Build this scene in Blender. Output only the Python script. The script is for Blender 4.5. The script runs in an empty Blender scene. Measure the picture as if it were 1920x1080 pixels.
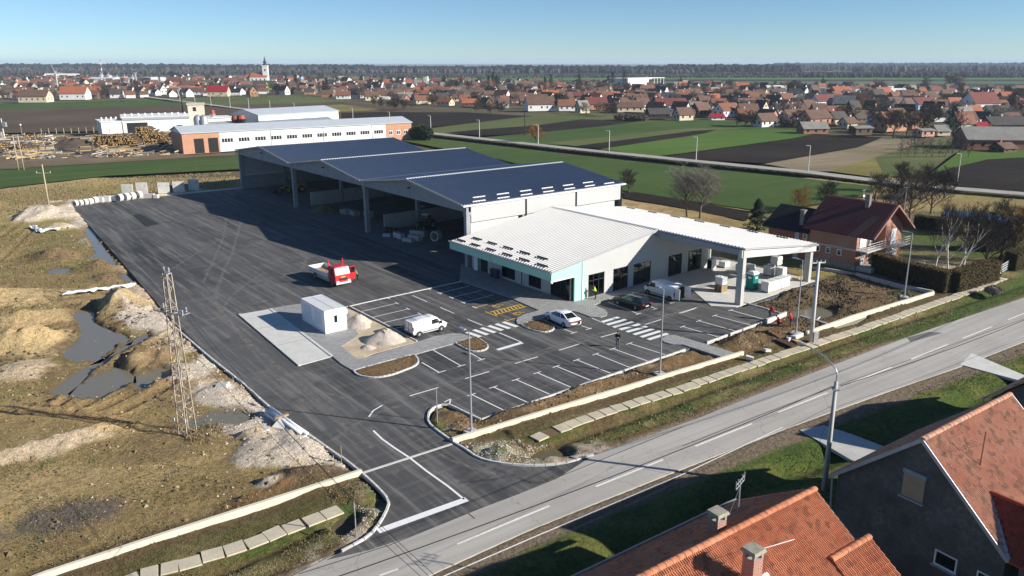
import bpy, bmesh, math, random
import numpy as np
from mathutils import Vector, Matrix
R = math.radians
rnd = random.Random(7)
SC = bpy.context.scene
COL = SC.collection

# ------------------------------------------------------------------ camera
F = 1430.0; CX = 1000.0; CY = 510.0; CAMH = 28.0; YH = 117.0      # measured in the 1920 x 1080 photograph
PIT = math.atan((CY - YH) / F)
cam_d = bpy.data.cameras.new('camera'); cam = bpy.data.objects.new('camera', cam_d); COL.objects.link(cam)
cam.location = (0, 0, CAMH); cam.rotation_euler = (math.pi / 2 - PIT, 0, 0)
cam_d.sensor_width = 36.0; cam_d.lens = F / 1920 * 36.0
cam_d.shift_x = (960 - CX) / 1920.0; cam_d.shift_y = (CY - 540) / 1920.0
cam_d.clip_start = 0.5; cam_d.clip_end = 30000
SC.camera = cam

# ------------------------------------------------------------------ sky, sun, exposure
SUN_EL = R(24.0); SHADOW_AZ = R(165.5)                 # shadows run to the left and slightly away
sdir = Vector((-math.cos(SHADOW_AZ) * math.cos(SUN_EL), -math.sin(SHADOW_AZ) * math.cos(SUN_EL), math.sin(SUN_EL)))
world = bpy.data.worlds.new('World'); SC.world = world; world.use_nodes = True
wn = world.node_tree.nodes; wl = world.node_tree.links
sky_n = wn.new('ShaderNodeTexSky'); sky_n.sky_type = 'NISHITA'; sky_n.sun_disc = False
sky_n.sun_elevation = SUN_EL; sky_n.sun_rotation = math.atan2(sdir.x, sdir.y)
sky_n.altitude = 100; sky_n.air_density = 0.75; sky_n.dust_density = 0.0; sky_n.ozone_density = 4.0
tint = wn.new('ShaderNodeMix'); tint.data_type = 'RGBA'; tint.blend_type = 'MULTIPLY'; tint.inputs[0].default_value = 1.0; tint.inputs[7].default_value = (.85,.98,1.07,1)   # the camera's cool white balance
wl.new(sky_n.outputs[0], tint.inputs[6]); wl.new(tint.outputs[2], wn['Background'].inputs[0]); wn['Background'].inputs[1].default_value = 0.066
sun_d = bpy.data.lights.new('sun', 'SUN'); sun_d.energy = 5.0; sun_d.angle = R(0.5); sun_d.color = (1.0, 0.94, 0.85)
sun = bpy.data.objects.new('sun', sun_d); COL.objects.link(sun); sun.rotation_euler = sdir.to_track_quat('Z', 'Y').to_euler()
sun.location = (60, -40, 60)
vs = SC.view_settings; vs.view_transform = 'Standard'; vs.look = 'None'; vs.gamma = 1; vs.use_curve_mapping = False
vs.exposure = 0.76
SC.cycles.max_bounces = 6; SC.cycles.transparent_max_bounces = 8; SC.cycles.volume_bounces = 0

# ------------------------------------------------------------------ survey: photo pixel -> place on the ground
_cp, _sp = math.cos(PIT), math.sin(PIT)
def _ray(px, py):
    a = (px - CX) / F; b = -(py - CY) / F
    return a, _cp + b * _sp, -_sp + b * _cp
def P(px, py, z=0.0):
    d = _ray(px, py); t = (z - CAMH) / d[2]
    return Vector((d[0] * t, d[1] * t, z))
def zat(px, py, base):
    d = _ray(px, py); return CAMH + d[2] * base[1] / d[1]
def PL(pts, z=0.0): return [P(x, y, z) for x, y in pts]
def scale_at(p): return p[1] / F                                      # about metres per photo pixel there
TH = R(39.6)                                                          # building axes: u right-away, v left-away
OB = P(1076.7, 566.7)
def W(u, v, z=0.0):
    return Vector((OB.x + u * math.cos(TH) - v * math.sin(TH), OB.y + u * math.sin(TH) + v * math.cos(TH), z))
RD = R(35.2)                                                          # direction of the village road
rdir = Vector((math.cos(RD), math.sin(RD), 0)); rnor = Vector((-math.sin(RD), math.cos(RD), 0))
def S(s, t, z=0.0): return Vector((rdir.x * s + rnor.x * t, rdir.y * s + rnor.y * t, z))

# ------------------------------------------------------------------ mesh builder
class MB:
    def __init__(s): s.v = []; s.f = []
    def add(s, vs, fs):
        o = len(s.v); s.v.extend([tuple(v) for v in vs]); s.f.extend([tuple(i + o for i in f) for f in fs]); return s
    def box(s, x0, x1, y0, y1, z0, z1):
        return s.add([(x0,y0,z0),(x1,y0,z0),(x1,y1,z0),(x0,y1,z0),(x0,y0,z1),(x1,y0,z1),(x1,y1,z1),(x0,y1,z1)],
                     [(3,2,1,0),(4,5,6,7),(0,1,5,4),(1,2,6,5),(2,3,7,6),(3,0,4,7)])
    def hexa(s, b, t):                                               # two quads, bottom and top, counter-clockwise
        return s.add(list(b) + list(t), [(3,2,1,0),(4,5,6,7),(0,1,5,4),(1,2,6,5),(2,3,7,6),(3,0,4,7)])
    def poly(s, pts): return s.add(pts, [tuple(range(len(pts)))])
    def prism(s, pts, z0, z1, bottom=False):
        a = sum(pts[i][0]*pts[(i+1)%len(pts)][1]-pts[(i+1)%len(pts)][0]*pts[i][1] for i in range(len(pts)))
        if a < 0: pts = pts[::-1]
        n = len(pts); vs = [(p[0],p[1],z0) for p in pts] + [(p[0],p[1],z1) for p in pts]
        fs = [tuple(range(n, 2*n))] + [(i,(i+1)%n,n+(i+1)%n,n+i) for i in range(n)]
        if bottom: fs.append(tuple(range(n))[::-1])
        return s.add(vs, fs)
    def extrude_y(s, prof, y0, y1):                                  # closed profile in x,z, clockwise or not
        n = len(prof); vs = [(p[0],y0,p[1]) for p in prof] + [(p[0],y1,p[1]) for p in prof]
        a = sum(prof[i][0]*prof[(i+1)%n][1]-prof[(i+1)%n][0]*prof[i][1] for i in range(n))
        fs = [tuple(range(n)), tuple(range(2*n-1, n-1, -1))] + [((i+1)%n, i, n+i, n+(i+1)%n) for i in range(n)]
        if a < 0: fs = [f[::-1] for f in fs]
        return s.add(vs, fs)
    def tube(s, p0, p1, r0, r1=None, n=8, cap=True):
        if r1 is None: r1 = r0
        p0 = Vector(p0); p1 = Vector(p1); d = (p1 - p0)
        if d.length < 1e-6: return s
        d.normalize(); a = d.orthogonal().normalized(); b = d.cross(a)
        vs = []
        for p, r in ((p0, r0), (p1, r1)):
            for i in range(n):
                t = 2 * math.pi * i / n; vs.append(p + (a * math.cos(t) + b * math.sin(t)) * r)
        fs = [(i,(i+1)%n,n+(i+1)%n,n+i) for i in range(n)]
        if cap: fs += [tuple(range(n))[::-1], tuple(range(n, 2*n))]
        return s.add(vs, fs)
    def path(s, pts, r, n=6):
        for a, b in zip(pts[:-1], pts[1:]): s.tube(a, b, r, r, n)
        return s
    def bar(s, p0, p1, w, h):                                        # square bar between two points
        p0 = Vector(p0); p1 = Vector(p1); d = (p1 - p0).normalized()
        up = Vector((0,0,1)) if abs(d.z) < .95 else Vector((1,0,0))
        a = d.cross(up).normalized() * w / 2; b = a.cross(d).normalized() * h / 2
        q = [p0-a-b, p0+a-b, p0+a+b, p0-a+b]; t = [v + (p1 - p0) for v in q]
        return s.add(q + t, [(0,1,2,3),(7,6,5,4),(1,0,4,5),(2,1,5,6),(3,2,6,7),(0,3,7,4)])
    def lathe(s, prof, c=(0,0,0), n=16, axis='z'):                   # prof: (r, h)
        vs = []
        for r, h in prof:
            for i in range(n):
                t = 2*math.pi*i/n; x, y = r*math.cos(t), r*math.sin(t)
                q = (x,y,h) if axis == 'z' else ((x,h,y) if axis == 'y' else (h,x,y))
                vs.append((c[0]+q[0], c[1]+q[1], c[2]+q[2]))
        fs = []
        for k in range(len(prof)-1):
            for i in range(n): fs.append((k*n+i, k*n+(i+1)%n, (k+1)*n+(i+1)%n, (k+1)*n+i))
        return s.add(vs, fs)
    def ball(s, c, rx, ry=None, rz=None, n=10, m=6):
        ry = ry or rx; rz = rz or rx
        vs = [(c[0],c[1],c[2]-rz)]
        for k in range(1, m):
            f = -math.pi/2 + math.pi*k/m
            for i in range(n):
                t = 2*math.pi*i/n; vs.append((c[0]+rx*math.cos(f)*math.cos(t), c[1]+ry*math.cos(f)*math.sin(t), c[2]+rz*math.sin(f)))
        vs.append((c[0],c[1],c[2]+rz)); L = len(vs)-1
        fs = [(0,1+(i+1)%n,1+i) for i in range(n)]
        for k in range(m-2):
            for i in range(n): fs.append((1+k*n+i,1+k*n+(i+1)%n,1+(k+1)*n+(i+1)%n,1+(k+1)*n+i))
        fs += [(L,1+(m-2)*n+i,1+(m-2)*n+(i+1)%n) for i in range(n)]
        return s.add(vs, fs)
    def strip(s, pts, w, z=None):                                    # flat ribbon along a line
        pts = [Vector(p) for p in pts]; n = len(pts); L = []; Rr = []
        for i in range(n):
            d = (pts[min(i+1,n-1)] - pts[max(i-1,0)]); d.z = 0; d.normalize(); q = Vector((-d.y, d.x, 0)) * w / 2
            zz = pts[i].z if z is None else z
            L.append((pts[i].x+q.x, pts[i].y+q.y, zz)); Rr.append((pts[i].x-q.x, pts[i].y-q.y, zz))
        return s.add(L + Rr, [(n+i, n+i+1, i+1, i) for i in range(n-1)])
    def wall(s, pts, w, z0, z1):                                     # upright wall along a line
        pts = [Vector(p) for p in pts]; n = len(pts); L = []; Rr = []
        for i in range(n):
            d = (pts[min(i+1,n-1)] - pts[max(i-1,0)]); d.z = 0; d.normalize(); q = Vector((-d.y, d.x, 0)) * w / 2
            L.append(pts[i] + q); Rr.append(pts[i] - q)
        return s.prism([(p.x,p.y) for p in L] + [(p.x,p.y) for p in Rr[::-1]], z0, z1, True)
    def mesh(s, name, mat=None, smooth=False):
        me = bpy.data.meshes.new(name); me.from_pydata(s.v, [], s.f); me.update()
        if smooth: me.shade_smooth()
        if mat: me.materials.append(mat)
        return me
    def build(s, name, mat, parent=None, smooth=False): return obj(name, s.mesh(name, mat, smooth), parent)
def obj(name, me, parent=None, loc=None, rot=None, scale=None):
    o = bpy.data.objects.new(name, me); COL.objects.link(o)
    if parent is not None: o.parent = parent
    if loc is not None: o.location = loc
    if rot is not None: o.rotation_euler = rot
    if scale is not None: o.scale = scale
    return o
def tag(o, label=None, cat=None, group=None, kind=None):
    if label: o['label'] = label
    if cat: o['category'] = cat
    if group: o['group'] = group
    if kind: o['kind'] = kind
    return o
def thing(name, label, cat, loc=(0,0,0), rz=0.0, group=None):
    o = bpy.data.objects.new(name, None); COL.objects.link(o); o.location = loc; o.rotation_euler = (0,0,rz)
    o.empty_display_size = .3
    return tag(o, label, cat, group)
def struct(o): o['kind'] = 'structure'; return o
def stuff(o, label=None, cat=None): return tag(o, label, cat, None, 'stuff')
def dup(root, loc, rz=0.0, label=None, group=None, sc=1.0):
    r = root.copy(); COL.objects.link(r); r.location = loc; r.rotation_euler = (0,0,rz); r.scale = (sc,)*3 if not isinstance(sc, tuple) else sc
    if label: r['label'] = label
    if group: r['group'] = group
    for ch in KIDS.get(root.name) or root.children:
        c = ch.copy(); COL.objects.link(c); c.parent = r
        for g in ch.children:
            d = g.copy(); COL.objects.link(d); d.parent = c
    return r
KIDS = {}
def ordn(i):
    return {1:'first',2:'second',3:'third',4:'fourth',5:'fifth',6:'sixth',7:'seventh',8:'eighth',9:'ninth',10:'tenth',11:'eleventh',12:'twelfth'}.get(i, '%d%s' % (i, 'th' if 10 <= i % 100 <= 20 else {1:'st',2:'nd',3:'rd'}.get(i % 10, 'th')))

# ------------------------------------------------------------------ materials
def nt(name):
    m = bpy.data.materials.new(name); m.use_nodes = True; t = m.node_tree
    return m, t, t.nodes['Principled BSDF']
def N(t, kind, **kw):
    n = t.nodes.new('ShaderNode' + kind)
    for k, v in kw.items():
        if k in n.inputs: n.inputs[k].default_value = v
        else: setattr(n, k, v)
    return n
def c4(c): return (c[0], c[1], c[2], 1.0)
def mix(t, fac, a, b, mode='MIX'):
    n = t.nodes.new('ShaderNodeMix'); n.data_type = 'RGBA'; n.blend_type = mode; n.clamp_factor = True
    for sock, v in ((n.inputs[0], fac), (n.inputs[6], a), (n.inputs[7], b)):
        if isinstance(v, bpy.types.NodeSocket): t.links.new(v, sock)
        elif isinstance(v, (int, float)): sock.default_value = v
        else: sock.default_value = c4(v)
    return n.outputs[2]
def ramp(t, sock, a, b):
    n = N(t, 'MapRange'); t.links.new(sock, n.inputs[0]); n.inputs[1].default_value = a; n.inputs[2].default_value = b
    return n.outputs[0]
def coord(t, obj_space=False, scale=(1,1,1), rotz=0.0):
    if obj_space: s = N(t, 'TexCoord').outputs['Object']
    else: s = N(t, 'NewGeometry').outputs['Position']
    if rotz:
        r = N(t, 'Mapping'); t.links.new(s, r.inputs[0]); r.inputs['Rotation'].default_value = (0,0,rotz); s = r.outputs[0]
    m = N(t, 'Mapping'); t.links.new(s, m.inputs[0]); m.inputs['Scale'].default_value = scale
    return m.outputs[0]
def noise(t, vec, scale, detail=4, rough=.55):
    n = N(t, 'TexNoise', Scale=scale, Detail=detail, Roughness=rough); t.links.new(vec, n.inputs['Vector']); return n.outputs[0]
def bump(t, bs, h, strength=.4, dist=.05):
    b = N(t, 'Bump', Strength=strength, Distance=dist); t.links.new(h, b.inputs['Height']); t.links.new(b.outputs[0], bs.inputs['Normal'])
MATS = {}
def M(name, col, rough=.8, var=.18, scale=1.5, metal=0.0, bmp=0.0, bscale=None, spec=.3, local=False, col2=None):
    """painted, plastered, rusty or earthy surface: base colour with uneven tone, and fine relief"""
    if name in MATS: return MATS[name]
    m, t, b = nt(name); v = coord(t, local)
    n1 = noise(t, v, scale, 5); n2 = noise(t, v, scale * 7.3, 3)
    lo = [c * (1 - var) for c in col]; hi = [min(1, c * (1 + var)) for c in col] if col2 is None else col2
    c = mix(t, ramp(t, n1, .3, .7), lo, hi)
    c = mix(t, ramp(t, n2, .3, .75), c, [x * (1 - var * .6) for x in col])
    t.links.new(c, b.inputs['Base Color']); b.inputs['Roughness'].default_value = rough; b.inputs['Metallic'].default_value = metal
    b.inputs['Specular IOR Level'].default_value = spec
    if bmp: bump(t, b, noise(t, v, bscale or scale * 6, 5), bmp, .06)
    MATS[name] = m; return m
def glass_mat(name, col=(.012,.014,.016), rough=.04):
    m, t, b = nt(name); b.inputs['Base Color'].default_value = c4(col); b.inputs['Roughness'].default_value = rough
    b.inputs['Specular IOR Level'].default_value = .8; MATS[name] = m; return m
GLASS = glass_mat('window_glass'); CARGLASS = glass_mat('car_glass', (.008,.009,.01))

def asphalt_new():
    m, t, b = nt('asphalt_new'); v = coord(t, rotz=-TH)
    lane = noise(t, coord(t, scale=(.42,.02,1), rotz=-TH), 1.0, 3, .5)
    big = noise(t, v, .06, 4); fine = noise(t, v, 9, 4, .7); streak = noise(t, coord(t, scale=(1.6,.06,1), rotz=-TH), 1.0, 6, .7)
    str2 = noise(t, coord(t, scale=(.09,1.8,1), rotz=-TH), 1.0, 5, .65)
    c = mix(t, ramp(t, lane, .38, .62), (.028,.028,.030), (.10,.098,.096))
    c = mix(t, ramp(t, big, .35, .7), c, (.08,.079,.078))
    c = mix(t, mul(t, ramp(t, streak, .5, .68), .85), c, (.22,.21,.19))
    c = mix(t, mul(t, ramp(t, str2, .52, .75), .5), c, (.20,.19,.175))
    dust = noise(t, v, .22, 7, .75); c = mix(t, mul(t, ramp(t, dust, .54, .72), .6), c, (.19,.182,.168)); wetp = noise(t, v, .12, 6, .7); c = mix(t, mul(t, ramp(t, wetp, .56, .68), .6), c, (.024,.024,.026))
    c = mix(t, mul(t, ramp(t, fine, .4, .75), .35), c, (.11,.108,.105))
    t.links.new(c, b.inputs['Base Color']); b.inputs['Roughness'].default_value = .82; b.inputs['Specular IOR Level'].default_value = .25
    bump(t, b, fine, .25, .02); MATS['asphalt_new'] = m; return m
def mul(t, s, k):
    n = N(t, 'Math', operation='MULTIPLY'); t.links.new(s, n.inputs[0]); n.inputs[1].default_value = k; return n.outputs[0]
ASPH = asphalt_new()
def asphalt_old():
    m, t, b = nt('asphalt_road'); v = coord(t, rotz=-RD)
    long = noise(t, coord(t, scale=(.03,1.1,1), rotz=-RD), 1.0, 4, .6); big = noise(t, v, .12, 5); fine = noise(t, v, 7, 5, .7)
    cr = N(t, 'TexVoronoi', feature='DISTANCE_TO_EDGE', Scale=.13); w = noise(t, v, .8, 4)
    mm = N(t, 'VectorMath', operation='ADD'); t.links.new(v, mm.inputs[0]); ww = N(t, 'VectorMath', operation='SCALE'); t.links.new(w, ww.inputs[0]); ww.inputs['Scale'].default_value = 2.2
    t.links.new(ww.outputs[0], mm.inputs[1]); t.links.new(mm.outputs[0], cr.inputs['Vector'])
    c = mix(t, ramp(t, long, .35, .65), (.30,.285,.255), (.44,.415,.37))
    c = mix(t, mul(t, ramp(t, big, .45, .75), .6), c, (.25,.24,.22))
    c = mix(t, mul(t, ramp(t, fine, .35, .75), .4), c, (.46,.43,.385))
    c = mix(t, mul(t, ramp(t, cr.outputs['Distance'], .004, .0), .6), c, (.11,.105,.10))
    t.links.new(c, b.inputs['Base Color']); b.inputs['Roughness'].default_value = .85; bump(t, b, fine, .25, .02); MATS['asphalt_road'] = m; return m
ROADM = asphalt_old()
def pavers(name, c1, c2, rot, bw=.2, bh=.1):
    m, t, b = nt(name); v = coord(t, rotz=-rot)
    br = N(t, 'TexBrick', Scale=1.0); t.links.new(v, br.inputs['Vector']); br.inputs['Brick Width'].default_value = bw * 2; br.inputs['Row Height'].default_value = bh * 2
    br.inputs['Mortar Size'].default_value = .018; br.inputs['Color1'].default_value = c4(c1); br.inputs['Color2'].default_value = c4(c2); br.inputs['Mortar'].default_value = (.11,.11,.105,1)
    br.inputs['Bias'].default_value = .1
    c = mix(t, mul(t, ramp(t, noise(t, v, .5, 5), .35, .75), .5), br.outputs['Color'], (.30,.29,.27))
    t.links.new(c, b.inputs['Base Color']); b.inputs['Roughness'].default_value = .85; bump(t, b, br.outputs['Fac'], -.4, .02); MATS[name] = m; return m
PAV = pavers('paver_blocks', (.40,.40,.39), (.27,.27,.265), TH)
def brickm(name, c1, c2, mortar, bw=.25, bh=.075, ms=.012, local=True):
    m, t, b = nt(name); tc = N(t, 'TexCoord').outputs['Object']
    # brick courses run level on any upright wall: use x+y along, z up
    sep = N(t, 'SeparateXYZ'); t.links.new(tc, sep.inputs[0]); ad = N(t, 'Math', operation='ADD'); t.links.new(sep.outputs[0], ad.inputs[0]); t.links.new(sep.outputs[1], ad.inputs[1])
    cb = N(t, 'CombineXYZ'); t.links.new(ad.outputs[0], cb.inputs[0]); t.links.new(sep.outputs[2], cb.inputs[1])
    br = N(t, 'TexBrick', Scale=1.0); t.links.new(cb.outputs[0], br.inputs['Vector']); br.inputs['Brick Width'].default_value = bw; br.inputs['Row Height'].default_value = bh
    br.inputs['Mortar Size'].default_value = ms; br.inputs['Color1'].default_value = c4(c1); br.inputs['Color2'].default_value = c4(c2); br.inputs['Mortar'].default_value = c4(mortar)
    c = mix(t, mul(t, ramp(t, noise(t, tc, .7, 5), .4, .75), .45), br.outputs['Color'], [x * .7 for x in c1])
    t.links.new(c, b.inputs['Base Color']); b.inputs['Roughness'].default_value = .9; bump(t, b, br.outputs['Fac'], -.5, .01); MATS[name] = m; return m
def fieldm(name, c1, c2, rot=0.0, rows=.6, big=.03, rowmix=.35, bmp=.5, speck=None):
    m, t, b = nt(name); v = coord(t, rotz=-rot)
    wv = N(t, 'TexWave', wave_type='BANDS', bands_direction='Y', Scale=1 / rows / 3.14, Distortion=1.5, Detail=3); t.links.new(v, wv.inputs['Vector'])
    stretch = noise(t, coord(t, scale=(.02,.45,1), rotz=-rot), 1.0, 4, .6)
    c = mix(t, ramp(t, noise(t, v, big, 5, .6), .35, .68), c1, c2)
    c = mix(t, mul(t, ramp(t, stretch, .4, .7), rowmix), c, [x * .72 for x in c1])
    fn = noise(t, v, 2.2, 5, .75)
    c = mix(t, mul(t, ramp(t, fn, .5, .75), .45), c, speck or [min(1, x * 1.35) for x in c2])
    t.links.new(c, b.inputs['Base Color']); b.inputs['Roughness'].default_value = .95; b.inputs['Specular IOR Level'].default_value = .1
    if bmp: bump(t, b, fn, bmp, .25)
    MATS[name] = m; return m
def tile_far(name, c1, c2, course=.33):
    """roof tiles too far off to tell apart: level courses and mottled age"""
    m, t, b = nt(name); tc = N(t, 'TexCoord').outputs['Object']
    wv = N(t, 'TexWave', wave_type='BANDS', bands_direction='Z', wave_profile='SAW', Scale=1 / course / 3.14 * 1.6); t.links.new(tc, wv.inputs['Vector'])
    oi = N(t, 'ObjectInfo')
    n1 = N(t, 'TexNoise', noise_dimensions='4D', Scale=.35, Detail=5, Roughness=.65); t.links.new(tc, n1.inputs['Vector']); t.links.new(oi.outputs['Random'], n1.inputs['W'])
    c = mix(t, ramp(t, n1.outputs[0], .3, .7), c1, c2)
    c = mix(t, mul(t, ramp(t, noise(t, tc, 2.8, 4, .7), .5, .8), .5), c, [x * .55 for x in c1])
    c = mix(t, mul(t, oi.outputs['Random'], .35), c, [x * .7 for x in c2])
    t.links.new(c, b.inputs['Base Color']); b.inputs['Roughness'].default_value = .85; bump(t, b, wv.outputs[0], .5, .05); MATS[name] = m; return m
WHITEP = M('white_paint', (.78,.78,.76), .6, .1, 3); YELLOWP = M('yellow_paint', (.72,.46,.04), .6, .15, 3)
CONC = M('concrete', (.46,.45,.42), .85, .16, .8, bmp=.15); CONCL = M('concrete_light', (.58,.57,.53), .85, .14, .9, bmp=.12)
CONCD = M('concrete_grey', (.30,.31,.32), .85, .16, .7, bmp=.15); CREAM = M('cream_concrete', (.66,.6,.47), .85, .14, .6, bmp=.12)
KERBM = M('kerb_concrete', (.55,.54,.51), .85, .14, 1.2); SLABM = M('walk_slab', (.52,.46,.34), .9, .2, .9, bmp=.2)
STEEL = M('galvanised_steel', (.48,.49,.50), .45, .12, 2, .6); DARKM = M('dark_metal', (.03,.032,.035), .5, .2, 2, .3)
BLACK = M('black_rubber', (.018,.018,.018), .8, .1, 3); WOOD = M('timber', (.36,.26,.15), .8, .3, 2, bmp=.2); WOODL = M('fresh_timber', (.62,.43,.2), .8, .2, 2)
WHITEM = M('white_metal', (.78,.79,.79), .45, .05, .6); PANELG = M('wall_panel_grey', (.45,.46,.445), .5, .05, .3); PANELW = M('wall_panel_white', (.46,.46,.45), .5, .05, .3)
MINT = M('mint_panel', (.36,.66,.53), .5, .05, .3); GUTTER = M('gutter_white', (.7,.7,.68), .5, .08, 1)
MUD = M('mud', (.16,.105,.055), .9, .45, .7, bmp=.9, bscale=3); MULCH = M('bark_mulch', (.20,.125,.06), .95, .5, 4, bmp=1.0, bscale=9)
GRAVEL = M('pale_gravel', (.52,.45,.38), .95, .3, 3, bmp=.8, bscale=9); SANDM = M('sand', (.52,.42,.29), .95, .3, .6, bmp=.5, bscale=5)
WATER = glass_mat('puddle_water', (.17,.155,.11), .14); WATER.node_tree.nodes['Principled BSDF'].inputs['Specular IOR Level'].default_value = .32

# ================================================================== THE GROUND
def vnoise(x, y, seed=0):
    xi = np.floor(x).astype(np.int64); yi = np.floor(y).astype(np.int64); fx = x - xi; fy = y - yi
    fx = fx*fx*(3-2*fx); fy = fy*fy*(3-2*fy)
    def h(a, b):
        n = (a * 374761393 + b * 668265263 + seed * 974711) & 0x7fffffff
        n = ((n ^ (n >> 13)) * 1274126177) & 0x7fffffff
        return ((n ^ (n >> 16)) & 0xffff) / 65535.0
    return (h(xi,yi)*(1-fx)+h(xi+1,yi)*fx)*(1-fy) + (h(xi,yi+1)*(1-fx)+h(xi+1,yi+1)*fx)*fy
def fbm(x, y, sc, oct=4, seed=0):
    s = np.zeros_like(x); a = .5; tot = 0
    for o in range(oct):
        s += a * vnoise(x*sc*2**o + 17.3*o, y*sc*2**o - 9.1*o, seed+o); tot += a; a *= .52
    return s / tot
def sdf(poly, X, Y):
    """distance to a polygon's outline, negative inside"""
    n = len(poly); d = np.full(X.shape, 1e9); ins = np.zeros(X.shape, bool)
    for i in range(n):
        ax, ay = poly[i][0], poly[i][1]; bx, by = poly[(i+1)%n][0], poly[(i+1)%n][1]
        ex, ey = bx-ax, by-ay; L = ex*ex+ey*ey + 1e-9
        t = np.clip(((X-ax)*ex+(Y-ay)*ey)/L, 0, 1); d = np.minimum(d, np.hypot(X-ax-t*ex, Y-ay-t*ey))
        c = ((ay > Y) != (by > Y)) & (X < (bx-ax)*(Y-ay)/(by-ay+1e-12)+ax); ins ^= c
    return np.where(ins, -d, d)
def ldist(pts, X, Y):
    d = np.full(X.shape, 1e9)
    for a, b in zip(pts[:-1], pts[1:]):
        ex, ey = b[0]-a[0], b[1]-a[1]; L = ex*ex+ey*ey+1e-9
        t = np.clip(((X-a[0])*ex+(Y-a[1])*ey)/L, 0, 1); d = np.minimum(d, np.hypot(X-a[0]-t*ex, Y-a[1]-t*ey))
    return d
def sstep(a, b, x):
    t = np.clip((x-a)/(b-a), 0, 1); return t*t*(3-2*t)

# outlines read off the photograph, laid on the ground
ENTR_L = PL([(640,857),(678,887),(710,917),(727,937),(728,950),(713,980),(690,1007),(640,1035),(612,1050)])
ENTR_R = PL([(1113,853),(1067,867),(1030,873),(973,873),(923,867),(893,857),(873,843),(848,828),(807,797),(803,780),(810,767),(827,760),(843,760),(870,773),(902,788)])
YARD_L = PL([(133,386),(147,400),(233,497),(323,600),(395,668),(460,720),(500,758),(640,857)])
YARD = YARD_L + ENTR_L[1:] + PL([(697,1030),(773,1004),(873,964),(973,926),(1045,897)]) + ENTR_R + PL([(1285,656),(1325,643),(1423,607),(1470,591),(1395,567)]) + [W(14,-14.2), W(32,-14.2), W(32,22), W(31,113), W(-2.5,113)]
ROAD_UP = PL([(547,1080),(690,1007),(873,958),(973,920),(1113,853),(1280,795),(1397,748),(1560,685),(1703,631),(1800,598),(1920,558)])
ROAD_LO = PL([(800,1080),(1010,985),(1280,878),(1475,802),(1660,735),(1800,687),(1920,640)])
def ext(pts, k0, k1):
    a = pts[0] + (pts[0]-pts[1]).normalized()*k0; b = pts[-1] + (pts[-1]-pts[-2]).normalized()*k1
    return [a] + pts + [b]
ROAD_UP = ext(ROAD_UP, 60, 160); ROAD_LO = ext(ROAD_LO, 60, 160)
ROAD = ROAD_UP + ROAD_LO[::-1]
WALL_L = PL([(40,1100),(83,1083),(300,1011),(640,901),(678,888)])
WALL_R = PL([(848,829),(1206,720),(1393,664)]); WALL_R2 = PL([(1512,627),(1600,596),(1750,551)])
WALK_L = PL([(190,1110),(263,1079),(333,1060),(460,1022),(533,993),(640,955)]); WALK_R = PL([(1000,822),(1063,798),(1150,767),(1273,730),(1380,693),(1613,617),(1827,543),(1880,521)])
FIELD_L = PL([(-60,324),(0,318),(200,304),(475,285),(475,316),(200,330),(0,353),(-60,360)])
FIELD_M = PL([(745,262),(800,258),(1067,290),(1280,312),(1513,335),(1655,352),(1600,372),(1440,398),(1170,358),(940,300)])
GARDEN = [P(1397,566), W(31,-13.6), W(44,-13.6)] + PL([(1745,549),(1512,627),(1470,591)])
PUD = [PL(q) for q in (
  [(133,586),(150,576),(176,572),(176,600),(196,612),(225,622),(240,632),(235,640),(214,641),(208,652),(186,668),(150,676),(122,668),(112,652),(138,640),(150,622),(150,605)],
  [(92,732),(120,708),(152,688),(190,668),(236,642),(272,620),(278,628),(240,648),(200,672),(165,698),(128,738)],
  [(186,692),(214,684),(246,690),(248,712),(226,726),(196,738),(150,744),(136,730)],
  [(256,700),(300,684),(318,690),(316,706),(280,722),(250,730)],
  [(158,424),(166,424),(178,440),(196,466),(212,484),(218,498),(206,498),(190,480),(176,482),(160,480),(180,470),(166,448)],
  [(222,508),(236,512),(250,526),(244,528),(228,520)], [(86,505),(105,499),(132,501),(128,508),(100,510)],
  [(352,786),(392,768),(440,764),(470,776),(450,792),(400,790),(364,796)],
  [(1480,582),(1530,572),(1570,578),(1560,590),(1520,596),(1490,592)], [(1556,604),(1600,590),(1625,590),(1606,602),(1570,612)])]
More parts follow.
